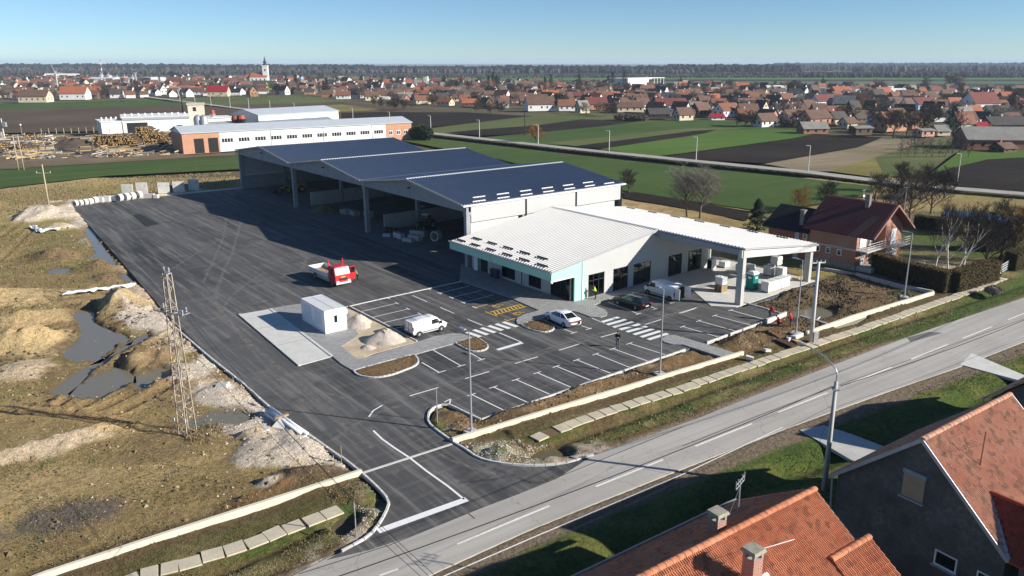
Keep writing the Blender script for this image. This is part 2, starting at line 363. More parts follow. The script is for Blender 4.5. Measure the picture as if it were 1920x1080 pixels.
# heaps: pixel, length, width (m), height, soil, lean of long axis
HEAPS = [(92,405,7.5,5.5,2.3,'gravel',0),(135,392,8,4,1.2,'gravel',.3),(205,376,10,4,1.3,'gravel',.2),(108,428,2.6,2,1.4,'sand',0),(160,420,4,2.5,.5,'gravel',-.8),
  (95,480,4,3,1.1,'dark',0),(120,482,3,2.2,.6,'mud',0),(172,452,4,2,.6,'sand',-.8),(188,498,4,2.2,.8,'mud',-.8),(205,520,3.5,2,.7,'mud',-.8),
  (212,572,3.6,2.4,1.7,'yellow',.2),(240,582,4.2,2.6,1.5,'yellow',-.6),(275,600,5,2.2,.5,'gravel',-.7),(255,552,5,2.5,.5,'sand',-.8),
  (55,600,6.5,3,1.3,'yellow',.3),(28,650,5,3,1.2,'yellow',0),(75,640,4,2.6,1.2,'yellow',.9),(20,560,5,4,1.2,'yellow',0),(30,700,4,3,.8,'sand',0),
  (268,672,3,2.2,1.2,'mud',-.5),(300,660,3,1.8,.6,'mud',-.6),(232,690,1.8,.8,.5,'yellow',1.0),(205,706,1.6,.8,.4,'yellow',.6),(300,720,2.6,.9,.4,'mud',.5),(350,700,3,2,.4,'gravel',-.7),
  (10,862,3.4,1.3,.7,'sand',.3),(60,846,3.2,1.3,.6,'sand',.3),(110,832,3,1.2,.6,'sand',.3),(160,818,2.6,1.1,.6,'sand',.3),(196,808,1.6,1.0,.6,'yellow',.2),
  (515,846,3.4,2.6,1.0,'gravel',-.5),(575,838,2.6,1.6,.6,'gravel',-.6),(455,800,2.5,1.6,.3,'gravel',-.6),(410,740,3,2,.35,'gravel',-.7),(480,815,1.2,.8,.6,'sand',.4),
  (560,900,3.0,2.0,.8,'mud',-.2),(600,890,2.4,1.8,.7,'dark',0),(503,905,.9,.8,.6,'gravel',0),(460,938,1.8,.9,.45,'rust',.6),(510,925,1.9,.9,.5,'rust',.6),
  (660,935,1.6,1.6,.4,'dark',.6),(690,950,1.4,1.2,.35,'gravel',0),(655,985,1.6,1.0,.35,'mud',0),
  (845,782,1.7,1.1,.55,'mud',-.6),(862,800,.9,.8,.4,'gravel',0),(937,847,1.3,.9,.6,'dark',.2),(972,856,1.5,.7,.4,'gravel',.1),(1040,862,1.6,.7,.25,'gravel',.2),
  (945,778,3,.8,.4,'mud',.65),(1010,757,3,.8,.35,'mud',.65),(1075,733,2.5,.8,.3,'gravel',.65),(1130,716,3,.8,.35,'mud',.65),(1200,693,2,.8,.35,'gravel',.65),(1260,676,3,1.0,.5,'dark',.65),
  (1395,640,2.6,1.5,1.1,'brown',.5),(1440,632,1.8,1.0,.9,'dark',.3),(1425,672,1.5,.8,.5,'dark',.6),(1480,548,4,2,.6,'dark',.2),(1520,556,3,2,.7,'brown',.2),(1560,545,4,2.2,.9,'brown',0),(1610,548,3.5,2,.8,'dark',0),
  (1500,606,3,1.6,.7,'dark',.3),(1585,576,4,1.3,.5,'dark',.3),(1650,560,4,1.6,.5,'mud',.3),(1545,530,3,1.4,.5,'brown',0),(1690,548,2.5,1.4,.4,'brown',0)]
SOIL = {'gravel':(.50,.44,.365),'sand':(.45,.36,.25),'yellow':(.42,.315,.165),'mud':(.22,.155,.085),'dark':(.10,.074,.046),'brown':(.20,.14,.075),'rust':(.29,.16,.065)}
RUTS = [[(330,618),(270,650),(200,690),(110,760)],[(345,640),(285,680),(240,712),(140,770)],[(330,690),(270,728),(180,770)],[(335,712),(290,742),(220,775)],[(300,640),(236,676),(170,716),(120,752)],[(40,415),(0,445)],[(70,420),(20,470),(-20,500)],[(0,770),(120,775),(240,800)]]
FOOT = [W(-1,-0.5), W(31,-0.5), W(31,111), W(-1,111)]
def ground(X, Y):
    """height and soil colour of the rough ground round the yard"""
    Z = -.10 + .22*(fbm(X,Y,.09,4,3)-.5); n1 = fbm(X,Y,.055,5,11); n2 = fbm(X,Y,.35,4,21); n3 = fbm(X,Y,1.3,3,31)
    S_ = X*rdir.x+Y*rdir.y; T_ = X*rnor.x+Y*rnor.y
    C = np.zeros(X.shape+(3,))
    def lay(col, w): C[...] = C*(1-w[...,None]) + np.array(col)*w[...,None]
    lay((.150,.112,.050), np.ones(X.shape)); lay((.225,.165,.080), sstep(.42,.62,n1)); lay((.145,.128,.045), sstep(.5,.66,fbm(X,Y,.075,4,57))*.8)
    lay((.115,.080,.042), sstep(.52,.7,n2)*.6)
    wet = sstep(70,62,Y)*0 + sstep(6,0,np.abs(Y-74))*sstep(-20,-28,X)
    lay((.12,.082,.042), wet*sstep(.35,.6,n2)*.7)
    far = sstep(105,135,Y)*sstep(-10,-25,X); lay((.215,.165,.072), far*sstep(.4,.6,n1)*.8); lay((.125,.125,.042), far*sstep(.55,.68,n2)*.6)
    # green tufts on the dirt, nearer the road
    gm = sstep(.56,.68,fbm(X,Y,.16,4,77))*sstep(64,56,Y); lay((.060,.085,.022), gm*.85*sstep(.35,.6,n3))
    # dark tarry stain at the bottom left
    st = sstep(2.6,.8,ldist([tuple(q)[:2] for q in PL([(-10,985),(90,975),(175,955)])],X,Y)); lay((.075,.062,.058), st*sstep(.3,.5,n2)*.85)
    # yard edge: trodden gravel
    ed = ldist([tuple(q)[:2] for q in YARD_L],X,Y); lay(SOIL['gravel'], sstep(5.0,1.2,ed+3*(n2-.5))*sstep(92,78,Y)*.75*sstep(.3,.55,n2))
    lay((.30,.23,.15), sstep(2.5,.8,ed)*sstep(78,92,Y)*.6)
    fb = ldist([tuple(q)[:2] for q in PL([(130,384),(287,366),(447,353)])],X,Y); lay(SOIL['gravel'], sstep(2.2,.6,fb)*.8)
    for rl in RUTS:
        d = ldist([tuple(q)[:2] for q in PL(rl)],X,Y)+.25*(n3-.5)
        Z += -.16*np.exp(-(d/.32)**2) + .13*np.exp(-((d-.75)/.3)**2); lay((.11,.075,.04), np.exp(-(d/.4)**2)*.7); lay((.25,.175,.08), np.exp(-((d-.75)/.25)**2)*.6)
    C *= 1.5
    n4 = fbm(X,Y,.8,3,41); Z += .22*(n2-.5)*sstep(110,60,Y) + .20*np.abs(n4-.5)*sstep(.40,.6,fbm(X,Y,.12,3,43)) + .10*(n3-.5)
    spoil = sstep(-14,-22,X)*sstep(116,100,Y)*sstep(58,64,Y)*sstep(.38,.6,fbm(X,Y,.10,3,63)); Z += spoil*(.5*np.abs(fbm(X,Y,.42,4,65)-.5)+.25*np.abs(n3-.5)); lay((.30,.215,.11), spoil*sstep(.45,.65,n4)*.6); lay((.13,.09,.05), spoil*sstep(.5,.65,n3)*.6)
    # heaps
    for (px,py,a,b,h,so,rot) in HEAPS:
        a *= 1.12; b *= 1.12
        c = P(px,py); dx, dy = X-c.x, Y-c.y; m = (np.abs(dx) < a*2)&(np.abs(dy) < a*2)
        if not m.any(): continue
        u = (dx*math.cos(rot)+dy*math.sin(rot))/a; w = (-dx*math.sin(rot)+dy*math.cos(rot))/b
        r = np.sqrt(u*u+w*w) + .8*(n2-.5)+.55*(n4-.5)+.25*(n3-.5)
        k = np.clip(1-r,0,1); k = k**1.15
        if (px,py) == (515,846): k = np.where(r<.55, k - (.55-r)*1.1, k)
        Z += h*k*(1+.9*(n4-.5)+.5*(n3-.5)) + .22*np.minimum(k*4,1)*np.abs(n4-.5); lay(SOIL[so], sstep(.0,.22,k)*(.75+.25*n3))
        if so in ('mud','dark','brown'): lay((.24,.17,.095), sstep(.05,.5,k)*sstep(.55,.75,n3)*.5)
    # verge of the road: worn edge, ditch, grass; beds on either side of the walk
    vg = sstep(45.8,45.0,T_ - .0*S_)*sstep(38.0,38.6,T_)
    up = ldist([tuple(q)[:2] for q in ROAD_UP],X,Y); side = T_ > 36
    g1 = side*sstep(8.2,7.6,up)
    lay((.115,.085,.042), g1*1.0)
    grass = g1*sstep(.9,1.5,up+.8*(n2-.5)); lay((.105,.108,.034), grass*sstep(.3,.5,n2)); lay((.055,.085,.02), grass*sstep(.5,.65,fbm(X,Y,.22,4,91))*.9); lay((.235,.195,.095), grass*sstep(.5,.66,fbm(X,Y,.4,3,95))*.6)
    lay((.20,.165,.12), g1*sstep(.8,.2,up)*.8)
    dd = up-3.4+.6*(n1-.5); Z += -.42*np.exp(-(dd/.75)**2)*g1*sstep(.2,.5,fbm(X,Y,.05,2,5)+.2)
    ent = ldist([tuple(q)[:2] for q in ENTR_R[:8]],X,Y); lay(SOIL['gravel'], side*sstep(3.0,1.2,ent+1.2*(n2-.5))*.62*sstep(.25,.55,n3)); lay((.07,.056,.045), side*sstep(2.6,.5,ent)*sstep(.55,.7,n2)*.7)
    ent = ldist([tuple(q)[:2] for q in ENTR_L],X,Y); lay(SOIL['gravel'], side*sstep(2.2,1.0,ent+.8*(n2-.5))*.5*sstep(.35,.6,n3))
    for wl_ in (WALK_L, WALK_R):
        d = ldist([tuple(q)[:2] for q in wl_],X,Y); lay((.13,.09,.045), sstep(2.6,1.4,d)*sstep(.75,.95,d)*.6)
    for wl_ in (WALL_R, WALL_R2, WALL_L):
        d = ldist([tuple(q)[:2] for q in wl_],X,Y); lay((.095,.068,.036), sstep(1.7,1.0,d+.5*(n2-.5))*.85)
    hole = np.hypot((X-P(1035,843).x)/1.8, (Y-P(1035,843).y)/1.2); Z += -.9*sstep(1.1,.5,hole)*side
    hole = np.hypot((X-P(648,975).x)/1.0, (Y-P(648,975).y)/1.6); Z += -.8*sstep(1.1,.5,hole)*side
    # strip between parking kerb and wall, and the dug-over plot on the right
    sg = sdf([tuple(q)[:2] for q in GARDEN],X,Y); ing = sstep(.6,-.6,sg)
    lay((.125,.088,.048), ing); lay((.075,.056,.034), ing*sstep(.48,.62,n2)); lay((.19,.15,.085), ing*sstep(.55,.7,n1)*.7); Z += ing*(.35*(n2-.5)+.12*(n3-.5))
    lay((.055,.085,.022), ing*sstep(3,1,np.hypot(X-P(1700,556).x,Y-P(1700,556).y))*sstep(.4,.6,n3))
    pk = [tuple(q)[:2] for q in PL([(902,790),(1285,658),(1423,609),(1470,592),(1510,625),(1393,664),(848,828),(843,762)])]; sp_ = sstep(.5,-.3,sdf(pk,X,Y))
    lay((.150,.098,.048), sp_*.9); lay((.075,.055,.033), sp_*sstep(.5,.65,n2)*.8); lay((.27,.20,.13), sp_*sstep(.58,.72,n3)*.6); Z += sp_*.3*(n2-.45)
    # brick-house garden and lawn, verge beyond
    gd = sdf([tuple(q)[:2] for q in PL([(1640,520),(1870,480),(1925,470),(1990,440),(1880,395),(1640,395),(1380,410),(1200,372),(1440,398)])],X,Y); gi = sstep(1,-1,gd)
    lay((.085,.098,.03), gi); lay((.16,.14,.07), gi*sstep(.45,.62,n1)*.8); lay((.055,.09,.018), gi*sstep(.55,.68,fbm(X,Y,.12,3,45))*.8); lay((.10,.085,.05), gi*sstep(.55,.7,n2)*.6)
    pth = ldist([tuple(q)[:2] for q in PL([(1730,490),(1790,500),(1840,505)])],X,Y); lay((.36,.31,.22), sstep(2.4,1.2,pth)*.8)
    vr = side*sstep(44,50,S_*0+np.hypot(X-P(1860,540).x,0)*0+S_-55); 
    gr2 = sdf([tuple(q)[:2] for q in PL([(1640,640),(1830,548),(1880,530),(2000,485),(2000,545),(1920,552),(1800,600),(1700,640)])],X,Y); lay((.055,.088,.02), sstep(.8,-.8,gr2+1.5*(n2-.5))*.85)
    # lawns on the near side of the road
    lo = ldist([tuple(q)[:2] for q in ROAD_LO],X,Y); nl = (T_ < 35)
    lay((.17,.135,.095), nl*sstep(3.0,2.0,lo)*1.0); lawn = nl*sstep(1.5,2.2,lo+.7*(n2-.5)); lay((.066,.098,.022), lawn); lay((.12,.125,.035), lawn*sstep(.5,.66,n2)*.8); lay((.04,.066,.014), lawn*sstep(.52,.66,fbm(X,Y,.25,4,19))*.7)
    dd = lo-4.6; Z = np.where(nl, -.06-.55*np.exp(-(dd/1.1)**2)+.12*(n2-.5), Z)
    # puddles
    for q in PUD:
        s = sdf([tuple(p)[:2] for p in q],X,Y)+.5*(n3-.5); k = sstep(.5,-.25,s); Z = Z*(1-k) + (-.50)*k; lay((.10,.075,.042), sstep(1.0,.1,s)*.8)
    # keep clear of paved surfaces and fields
    Z = np.where(sdf([tuple(q)[:2] for q in YARD],X,Y) < .25, np.minimum(Z,-.5), Z)
    for q in (ROAD,):
        s = sdf([tuple(p)[:2] for p in q],X,Y); Z = np.where(s < 1.0, np.minimum(Z, -.035-.25*sstep(.15,-.3,s)), Z)
    for q in (FIELD_L, FIELD_M): Z = np.where(sdf([tuple(p)[:2] for p in q],X,Y) < 0, -.4, Z)
    for q in (WALK_L, WALK_R):
        d = ldist([tuple(p)[:2] for p in q],X,Y); Z = np.where(d < 1.0, np.minimum(Z,-.05)-.03, Z)
    return Z, C
def soil_mat():
    m, t, b = nt('soil'); a = N(t, 'Attribute', attribute_name='soil'); v = coord(t)
    f1 = noise(t, v, 2.6, 6, .7); f2 = noise(t, v, 11, 5, .75)
    c = mix(t, 1.0, a.outputs['Color'], mix(t, ramp(t, f1, .3, .72), (.55,.53,.50), (1.75,1.75,1.75)), 'MULTIPLY')
    c = mix(t, mul(t, ramp(t, f2, .42, .75), .6), c, mix(t, 1.0, a.outputs['Color'], (2.3,2.2,2.1), 'MULTIPLY'))
    t.links.new(c, b.inputs['Base Color']); b.inputs['Roughness'].default_value = .95; b.inputs['Specular IOR Level'].default_value = .15
    sm = N(t, 'Math', operation='MULTIPLY_ADD'); t.links.new(f2, sm.inputs[0]); sm.inputs[1].default_value = .4; t.links.new(f1, sm.inputs[2])
    bump(t, b, sm.outputs[0], 1.0, .4); return m
SOILM = soil_mat()
def hf(name, x0, x1, y0, y1, st):
    xs = np.arange(x0, x1+st*.5, st); ys = np.arange(y0, y1+st*.5, st); X, Y = np.meshgrid(xs, ys); Z, C = ground(X, Y); nx, ny = len(xs), len(ys)
    me = bpy.data.meshes.new(name); co = np.stack([X,Y,Z],-1).reshape(-1,3)
    idx = np.arange(nx*ny).reshape(ny,nx); q = np.stack([idx[:-1,:-1],idx[:-1,1:],idx[1:,1:],idx[1:,:-1]],-1).reshape(-1,4)
    me.vertices.add(len(co)); me.vertices.foreach_set('co', co.astype(np.float32).ravel()); me.loops.add(q.size); me.loops.foreach_set('vertex_index', q.astype(np.int32).ravel())
    me.polygons.add(len(q)); me.polygons.foreach_set('loop_start', np.arange(0,q.size,4,dtype=np.int32)); me.polygons.foreach_set('loop_total', np.full(len(q),4,dtype=np.int32))
    me.update(); me.validate(); me.shade_smooth()
    at = me.attributes.new('soil','FLOAT_COLOR','POINT'); at.data.foreach_set('color', np.concatenate([C.reshape(-1,3), np.ones((nx*ny,1))],1).astype(np.float32).ravel())
    me.materials.append(SOILM); return struct(obj(name, me))
hf('near_ground', -80, 92, 26, 92, .27)
hf('rough_ground', -125, 150, 92.0, 192, .5)
# the wide plain, out to the horizon
PLAIN = fieldm('plain_soil', (.10,.085,.05), (.16,.135,.08), .3, 3.0, .004, .4, 0)
g = MB(); g.poly([(-14000,-300,-.62),(14000,-300,-.62),(14000,16000,-.62),(-14000,16000,-.62)]); struct(g.build('plain', PLAIN))
for i, q in enumerate(PUD):
    m = MB(); xs = [p.x for p in q]; ys = [p.y for p in q]; m.poly([(p.x+(p.x-sum(xs)/len(xs))*.15, p.y+(p.y-sum(ys)/len(ys))*.15, -.30) for p in q]); struct(m.build('puddle', WATER))

# ------------------------------------------------------------------ yard, road and their markings
m = MB(); m.prism([(p.x,p.y) for p in YARD], -.45, 0.0); yard = struct(m.build('yard_asphalt', ASPH))
def resample(pts, n):
    acc = [0]
    for a, b in zip(pts[:-1], pts[1:]): acc.append(acc[-1]+(b-a).length)
    out = []
    for k in range(n+1):
        s = acc[-1]*k/n; i = min(next(j for j in range(1,len(acc)) if acc[j] >= s-1e-6), len(acc)-1); t = (s-acc[i-1])/max(1e-6,acc[i]-acc[i-1]); out.append(pts[i-1].lerp(pts[i],t))
    return out
ru, rl = resample(ROAD_UP, 60), resample(ROAD_LO, 60); m = MB(); vs_ = []
for a, b in zip(ru, rl): vs_ += [(a.x,a.y,-.012),(b.x,b.y,-.012),(a.x,a.y,-.3),(b.x,b.y,-.3)]
m.add(vs_, [f for i in range(60) for f in ((i*4,i*4+1,i*4+5,i*4+4),(i*4+2,i*4,i*4+4,i*4+6),(i*4+1,i*4+3,i*4+7,i*4+5))]); road = struct(m.build('village_road', ROADM))
PATCH = M('fresh_asphalt_patch', (.026,.027,.030), .85, .2, 1.2); PATCHG = M('grey_asphalt_patch', (.15,.145,.14), .85, .12, 1.2)
def patch(px, mat=PATCH, par=None, z=.004, name='asphalt_patch'):
    m = MB(); m.poly([(p.x,p.y,z) for p in PL(px)]); return m.build(name, mat, par or yard)
patch([(248,404),(262,401),(299,420),(273,425)])
patch([(1708,641),(1700,633),(1742,622),(1768,624)], PATCHG, road, -.005)
LZ = .007
def line(a, b, w=.12, mat=WHITEP, par=None, z=LZ, name='painted_line'):
    m = MB(); m.strip([P(*a), P(*b)] if not isinstance(a, Vector) else [a, b], w, z); return m.build(name, mat, par or yard)
def tee(p, px, py, ln=.9, ang=None, mat=WHITEP):
    c = P(px, py); d = Vector((math.cos(ang), math.sin(ang), 0)) * ln / 2; line(c-d, c+d, .12, mat, z=LZ+.004)
def s3(x, y, ox, oy, k=3.0): return (ox + x/k, oy + y/k)
def A(x, y): return s3(x, y, 640, 400)
def B_(x, y): return s3(x, y, 1280, 400)
def D(x, y): return s3(x, y, 640, 720)
def E6(x, y): return s3(x, y, 640, 560, 6.0)
def G6(x, y): return s3(x, y, 820, 470, 6.0)
# upper car park, left row and right row
for a, b, t in (((115,552),(315,505),(313,506)),((175,585),(380,537),(375,537)),((240,615),(445,567),(441,565)),((300,648),(380,630),None)):
    line(A(*a), A(*b));  t and tee(0, *A(*t), ang=TH+math.pi/2)
for a, b in (((550,450),(722,408)),((617,475),(787,433)),((683,503),(857,458))): line(A(*a), A(*b)); tee(0, *A(a[0]+2,a[1]), ang=TH+math.pi/2)
for a, b in (((400,462),(482,497)),((557,530),(635,563)),((712,597),(793,630))): line(A(*a), A(*b))
for c in ((748,529),(264,478),(494,428)): tee(0, *A(*c), ang=TH+math.pi/2)
# yellow bays with hatching and wheelchair marks
line(A(755,530), A(920,485), .12, YELLOWP); tee(0, *A(757,529), ang=TH+math.pi/2, mat=YELLOWP)
Y1, Y2, Y3, Y4 = P(*G6(595,690)), P(*G6(935,605)), P(*G6(650,722)), P(*G6(1000,628))
line(Y1, Y2, .14, YELLOWP); line(Y3, Y4, .14, YELLOWP); line(P(*G6(540,686)), P(*G6(678,740)), .14, YELLOWP, z=LZ+.003)
for i in range(9):
    f = (i+.3)/9; line(Y3+(Y4-Y3)*f, Y1+(Y2-Y1)*min(1, f+.06), .16, YELLOWP, z=LZ+.006)
line(P(*G6(785,787)), P(*G6(895,757)), .12, YELLOWP); line(P(*G6(757,770)), P(*G6(795,792)), .12, YELLOWP, z=LZ+.003)
for c in ((670,622),(905,706)):
    o = P(*G6(*c)); m = MB(); z = LZ + .002
    def q(x, y): return Vector((o.x+x*math.cos(TH)-y*math.sin(TH), o.y+x*math.sin(TH)+y*math.cos(TH), z))
    m.strip([q(-.15+.42*math.cos(t), .42*math.sin(t)) for t in [R(k) for k in range(60,331,30)]], .11); m.strip([q(.55,-.1), q(.45,.25), q(.0,.3), q(-.2,.05)], .13); m.strip([q(-.2,.05), q(-.45,.35)], .11)
    m.poly([q(.78+.12*math.cos(R(k)), -.1+.12*math.sin(R(k))) for k in range(0,360,45)]); m.build('wheelchair_symbol', YELLOWP, yard)
# zebra crossings
for a, b in (((705,668),(782,695)),((745,655),(823,683)),((788,644),(865,671)),((829,632),(906,658)),((870,622),(947,648)),((911,611),(989,638))):
    line(A(*a), A(*b), .52, name='crossing_stripe')
for a, b in (((1460,613),(1560,584)),((1495,627),(1600,597)),((1530,641),(1640,610)),((1567,654),(1678,623)),((1606,667),(1718,636)),((1646,682),(1756,649)),((1686,696),(1795,662)),((1726,710),(1836,676))):
    line(A(*a), A(*b), .5, name='crossing_stripe')
line(A(878,768), A(1018,727), .5, name='stop_line'); line(A(888,672), A(1012,724), .14)
# long row along the road
for (a, b) in (((885,740),(944,769)),((926,726),(988,754)),((968,712),(1030,739)),((1008,699),(1070,726)),((1044,687),(1107,713)),((1082,675),(1145,700)),((1118,664),(1181,689)),((1150,654),(1214,677)),((1181,644),(1247,665))):
    line(a, b); tee(0, a[0]-1, a[1], ang=TH)
line((833,754),(845,748)); line((845,748),(843,757))
for a, b in (((385,1027),(545,980)),((697,930),(832,890)),((977,845),(1105,807)),((1225,770),(1340,735)),((1460,697),(1550,672)),((1710,625),(1800,597)),((1900,562),(2000,530))): line(A(*a), A(*b), .14)
# rows beside the entrance and right end
for a, b in (((1112,600),(1310,672)),((1350,632),(1405,650)),((1410,590),(1482,619)),((1500,500),(1672,566)),((1690,450),(1868,505)),((1735,522),(1772,538))): line(A(*a), A(*b))
for c in ((1308,672),(1392,650),(1672,566),(1862,505),(1765,538)): tee(0, *A(*c), ang=TH)
for a, b in (((270,545),(460,597)),((180,575),(395,632)),((90,605),(300,663)),((0,637),(205,697))): line(B_(*a), B_(*b)); tee(0, *B_(*a), ang=TH)
line(B_(160,500), B_(215,485)); line(B_(-5,560), B_(70,536), .14)
for a, b, t in (((905,717),(1100,830),(1130,822)),((1035,580),(1345,755),(1350,755)),((1450,610),(1580,685),(1575,687))): line(E6(*a), E6(*b)); tee(0, *E6(*t), ang=TH)
# entrance
m = MB(); m.strip(PL([D(180,262),D(230,310),D(300,360),D(385,415),D(480,490),D(600,575),D(690,648)]), .16, LZ); m.build('painted_line', WHITEP, yard)
m = MB(); m.strip(PL([D(155,185),D(180,150),D(230,120)]), .14, LZ); m.build('painted_line', WHITEP, yard)
line(D(206,828), D(706,648), .55, name='stop_line')
m = MB(); m.wall([P(*D(122,500)), P(*D(622,338))], .22, -.05, .03); struct(m.build('drain_channel', CONCL))
# road paint
RW = M('worn_road_paint', (.78,.76,.71), .8, .25, 4)
for a, b in (((640+215/3,720+1078/3),(640+320/3,720+1040/3)),(D(650,900),D(1170,685)),(D(1430,577),D(1810,425)),((1280+70/3,720+350/3),(1280+390/3,720+222/3)),((1280+535/3,720+160/3),(1280+815/3,720+48/3)),(B_(945,955),B_(1175,865)),(B_(1285,820),B_(1490,738)),(B_(1575,703),B_(1740,637)),(B_(1830,598),B_(1930,558))):
    line(a, b, .16, RW, road, -.003)
m = MB(); m.strip(PL([(760,1115),(837,1078),(1010,1003),(1280,889),(1467,801)]), .10, -.003); m.build('edge_line', RW, road)
TAR = M('tar_seam', (.05,.05,.05), .6, .2, 2)
for q in ([(560,1076),(730,1022),(900,953),(1100,873),(1280,800)],[(1280,836),(1420,780),(1600,712),(1760,655),(1920,598)],[(873,958),(890,972),(1180,844)][:2]):
    m = MB(); m.strip(PL(q), .07, -.006); m.build('tar_seam', TAR, road)
# pale tyre tracks of dried mud across the new asphalt
def track_mat(name, col, k):
    m, t, b = nt(name); b.inputs['Base Color'].default_value = c4(col); b.inputs['Roughness'].default_value = .95
    n = noise(t, coord(t), 1.6, 8, .8); t.links.new(mul(t, ramp(t, n, .42, .72), k), b.inputs['Alpha']); MATS[name] = m; return m
TRK = track_mat('dried_mud_film', (.28,.26,.235), .75); TRKD = track_mat('rubber_mark', (.03,.03,.03), .7)
def curve_px(pts, n=8):
    pts = [P(*p) for p in pts]; out = []
    for i in range(len(pts)-1):
        p0 = pts[max(i-1,0)]; p1 = pts[i]; p2 = pts[i+1]; p3 = pts[min(i+2,len(pts)-1)]
        for k in range(n):
            t = k/n; out.append(.5*((2*p1)+(p2-p0)*t+(2*p0-5*p1+4*p2-p3)*t*t+(3*p1-p0-3*p2+p3)*t*t*t))
    return out + [pts[-1]]
zz = .0045
for w, pts in ((.5,[(452,398),(448,430),(436,470),(415,520),(404,560),(414,590)]),(.4,[(424,405),(420,440),(404,480),(380,530)]),(.35,[(414,590),(430,560),(465,530),(500,510)]),(.5,[(414,590),(445,620),(500,670),(560,720),(640,790),(700,840)]),(.35,[(330,500),(380,540),(430,600),(500,690),(580,760)]),
               (.3,[(235,420),(265,452),(290,480),(320,520),(360,560),(400,600)]),(.3,[(180,420),(230,470),(280,520),(330,580),(380,650)]),(.35,[(300,520),(360,480),(430,440),(500,420)]),(.35,[(345,610),(400,598),(445,585)]),(.3,[(480,440),(530,460),(570,480),(565,505),(530,520)]),
               (.3,[(560,420),(520,440),(450,470),(380,510)]),(.5,[(770,745),(900,700),(1040,650),(1200,605),(1330,570)]),(.45,[(700,760),(850,712),(1000,668),(1180,615),(1290,580)]),(.5,[(760,760),(720,770),(660,800),(620,830)]),(.3,[(730,780),(780,820),(840,860),(930,890)]),(.4,[(690,800),(760,860),(860,905)]),
               (.4,[(150,394),(240,384),(330,376),(440,366)]),(.4,[(155,402),(250,390),(340,382),(450,372)]),(.3,[(200,402),(300,392),(420,384)]),(.25,[(670,770),(640,745),(590,735),(560,750)])):
    zz += .0001
    m = MB(); m.strip(curve_px(pts), w, zz); stuff(m.build('tyre_track', TRK, yard))
for w, pts in ((.3,[(873,858),(960,892),(1010,905),(1060,880)]),(.25,[(860,905),(930,898),(1000,880)])):
    m = MB(); m.strip(curve_px(pts), w, .0085); stuff(m.build('tyre_track', TRKD, yard if w < .5 else road))

# ------------------------------------------------------------------ kerbs, walls, slabs
_k = MB(); _k.hexa([(-.5,-.5,0),(.5,-.5,0),(.5,.5,0),(-.5,.5,0)], [(-.48,-.42,1),(.48,-.42,1),(.48,.42,1),(-.48,.42,1)]); KERBME = _k.mesh('kerb_stone', KERBM)
def kerb(pts, stone=.9, w=.15, h=.13, name='kerb', gap=.03):
    pts = [Vector((p[0],p[1],0)) for p in pts]
    m = MB(); m.wall(pts, w*.8, -.2, .03); k = struct(m.build(name, CONC))
    # resample
    acc = [0]
    for a, b in zip(pts[:-1], pts[1:]): acc.append(acc[-1]+(b-a).length)
    n = max(1, round(acc[-1]/stone)); L = acc[-1]/n
    def at(s):
        for i in range(len(pts)-1):
            if s <= acc[i+1] or i == len(pts)-2:
                t = (s-acc[i])/max(1e-6, acc[i+1]-acc[i]); return pts[i]+(pts[i+1]-pts[i])*t
    for i in range(n):
        a, b = at(i*L), at((i+1)*L); c = (a+b)/2; d = b-a
        obj('kerb_stone', KERBME, k, (c.x, c.y, 0.0), (0,0,math.atan2(d.y,d.x)), (d.length-gap, w, h+.01*rnd.random()))
    return k
kerb(curve_px([(1113,853),(1067,867),(1030,873),(973,873),(923,867),(893,857),(873,843),(848,828),(807,797),(803,780),(810,767),(827,760),(843,760),(870,773),(902,788)], 4), .8, .17)
kerb(PL([(640,857),(678,887)]) , 1.2); kerb(curve_px([(678,887),(710,917),(727,937),(728,950),(713,980),(690,1007),(640,1035)], 5), .8, .17)
kerb(PL([(330,616),(395,672),(460,723),(500,760),(640,859)]), 2.0, .18)
kerb(PL([(902,788),(1285,656)]), 1.0, .16); kerb(PL([(1325,643),(1423,607),(1462,594)]), 2.0, .16); kerb(PL([(1395,568),(1440,581),(1466,589)]), 2.0, .16)
kerb(PL([(648,576),(700,564),(870,527)]), 4, .2, .06); kerb(PL([(655,575),(718,607),(782,641)]), 1.2, .16)
for q, lab in ((WALL_L,'long low cream concrete plinth wall left of the entrance'),(WALL_R,'low cream concrete plinth wall between car park and slab walk'),(WALL_R2,'low concrete plinth wall along the dug-over plot')):
    m = MB(); m.wall(q, .26, -.3, .34); tag(m.build('plinth_wall', CREAM), lab, 'wall')
m = MB(); m.wall(PL([(1605,517),(1690,540),(1749,551)]), .28, -.3, .45); tag(m.build('plinth_wall', CONC), 'grey concrete plinth wall at the foot of the long hedge', 'wall')
m = MB(); m.wall(PL([(1500,500),(1560,508),(1603,516)]), .25, -.3, .3); tag(m.build('plinth_wall', CONC), 'low grey kerb wall behind the canopy, beside the brick house', 'wall')
m = MB(); m.wall(PL([(1500,596),(1535,606),(1550,611)]), .2, -.3, .3); tag(m.build('plinth_wall', CONC), 'short stub of concrete wall behind the tall concrete pole', 'wall')
m = MB(); m.wall(PL([(1437,606),(1455,600),(1473,592)]), .25, -.3, .5); tag(m.build('plinth_wall', CONCL), 'new concrete block wall where the workers in red stand', 'wall')
m = MB(); m.wall(PL([(1476,640),(1504,630)]), .3, -.3, .4); tag(m.build('plinth_wall', CONCL), 'short concrete wall piece in front of the lamp footing', 'wall')
_s = MB(); _s.hexa([(-.5,-.5,0),(.5,-.5,0),(.5,.5,0),(-.5,.5,0)], [(-.49,-.49,1),(.49,-.49,1),(.49,.49,1),(-.49,.49,1)]); SLABME = _s.mesh('paving_slab', SLABM)
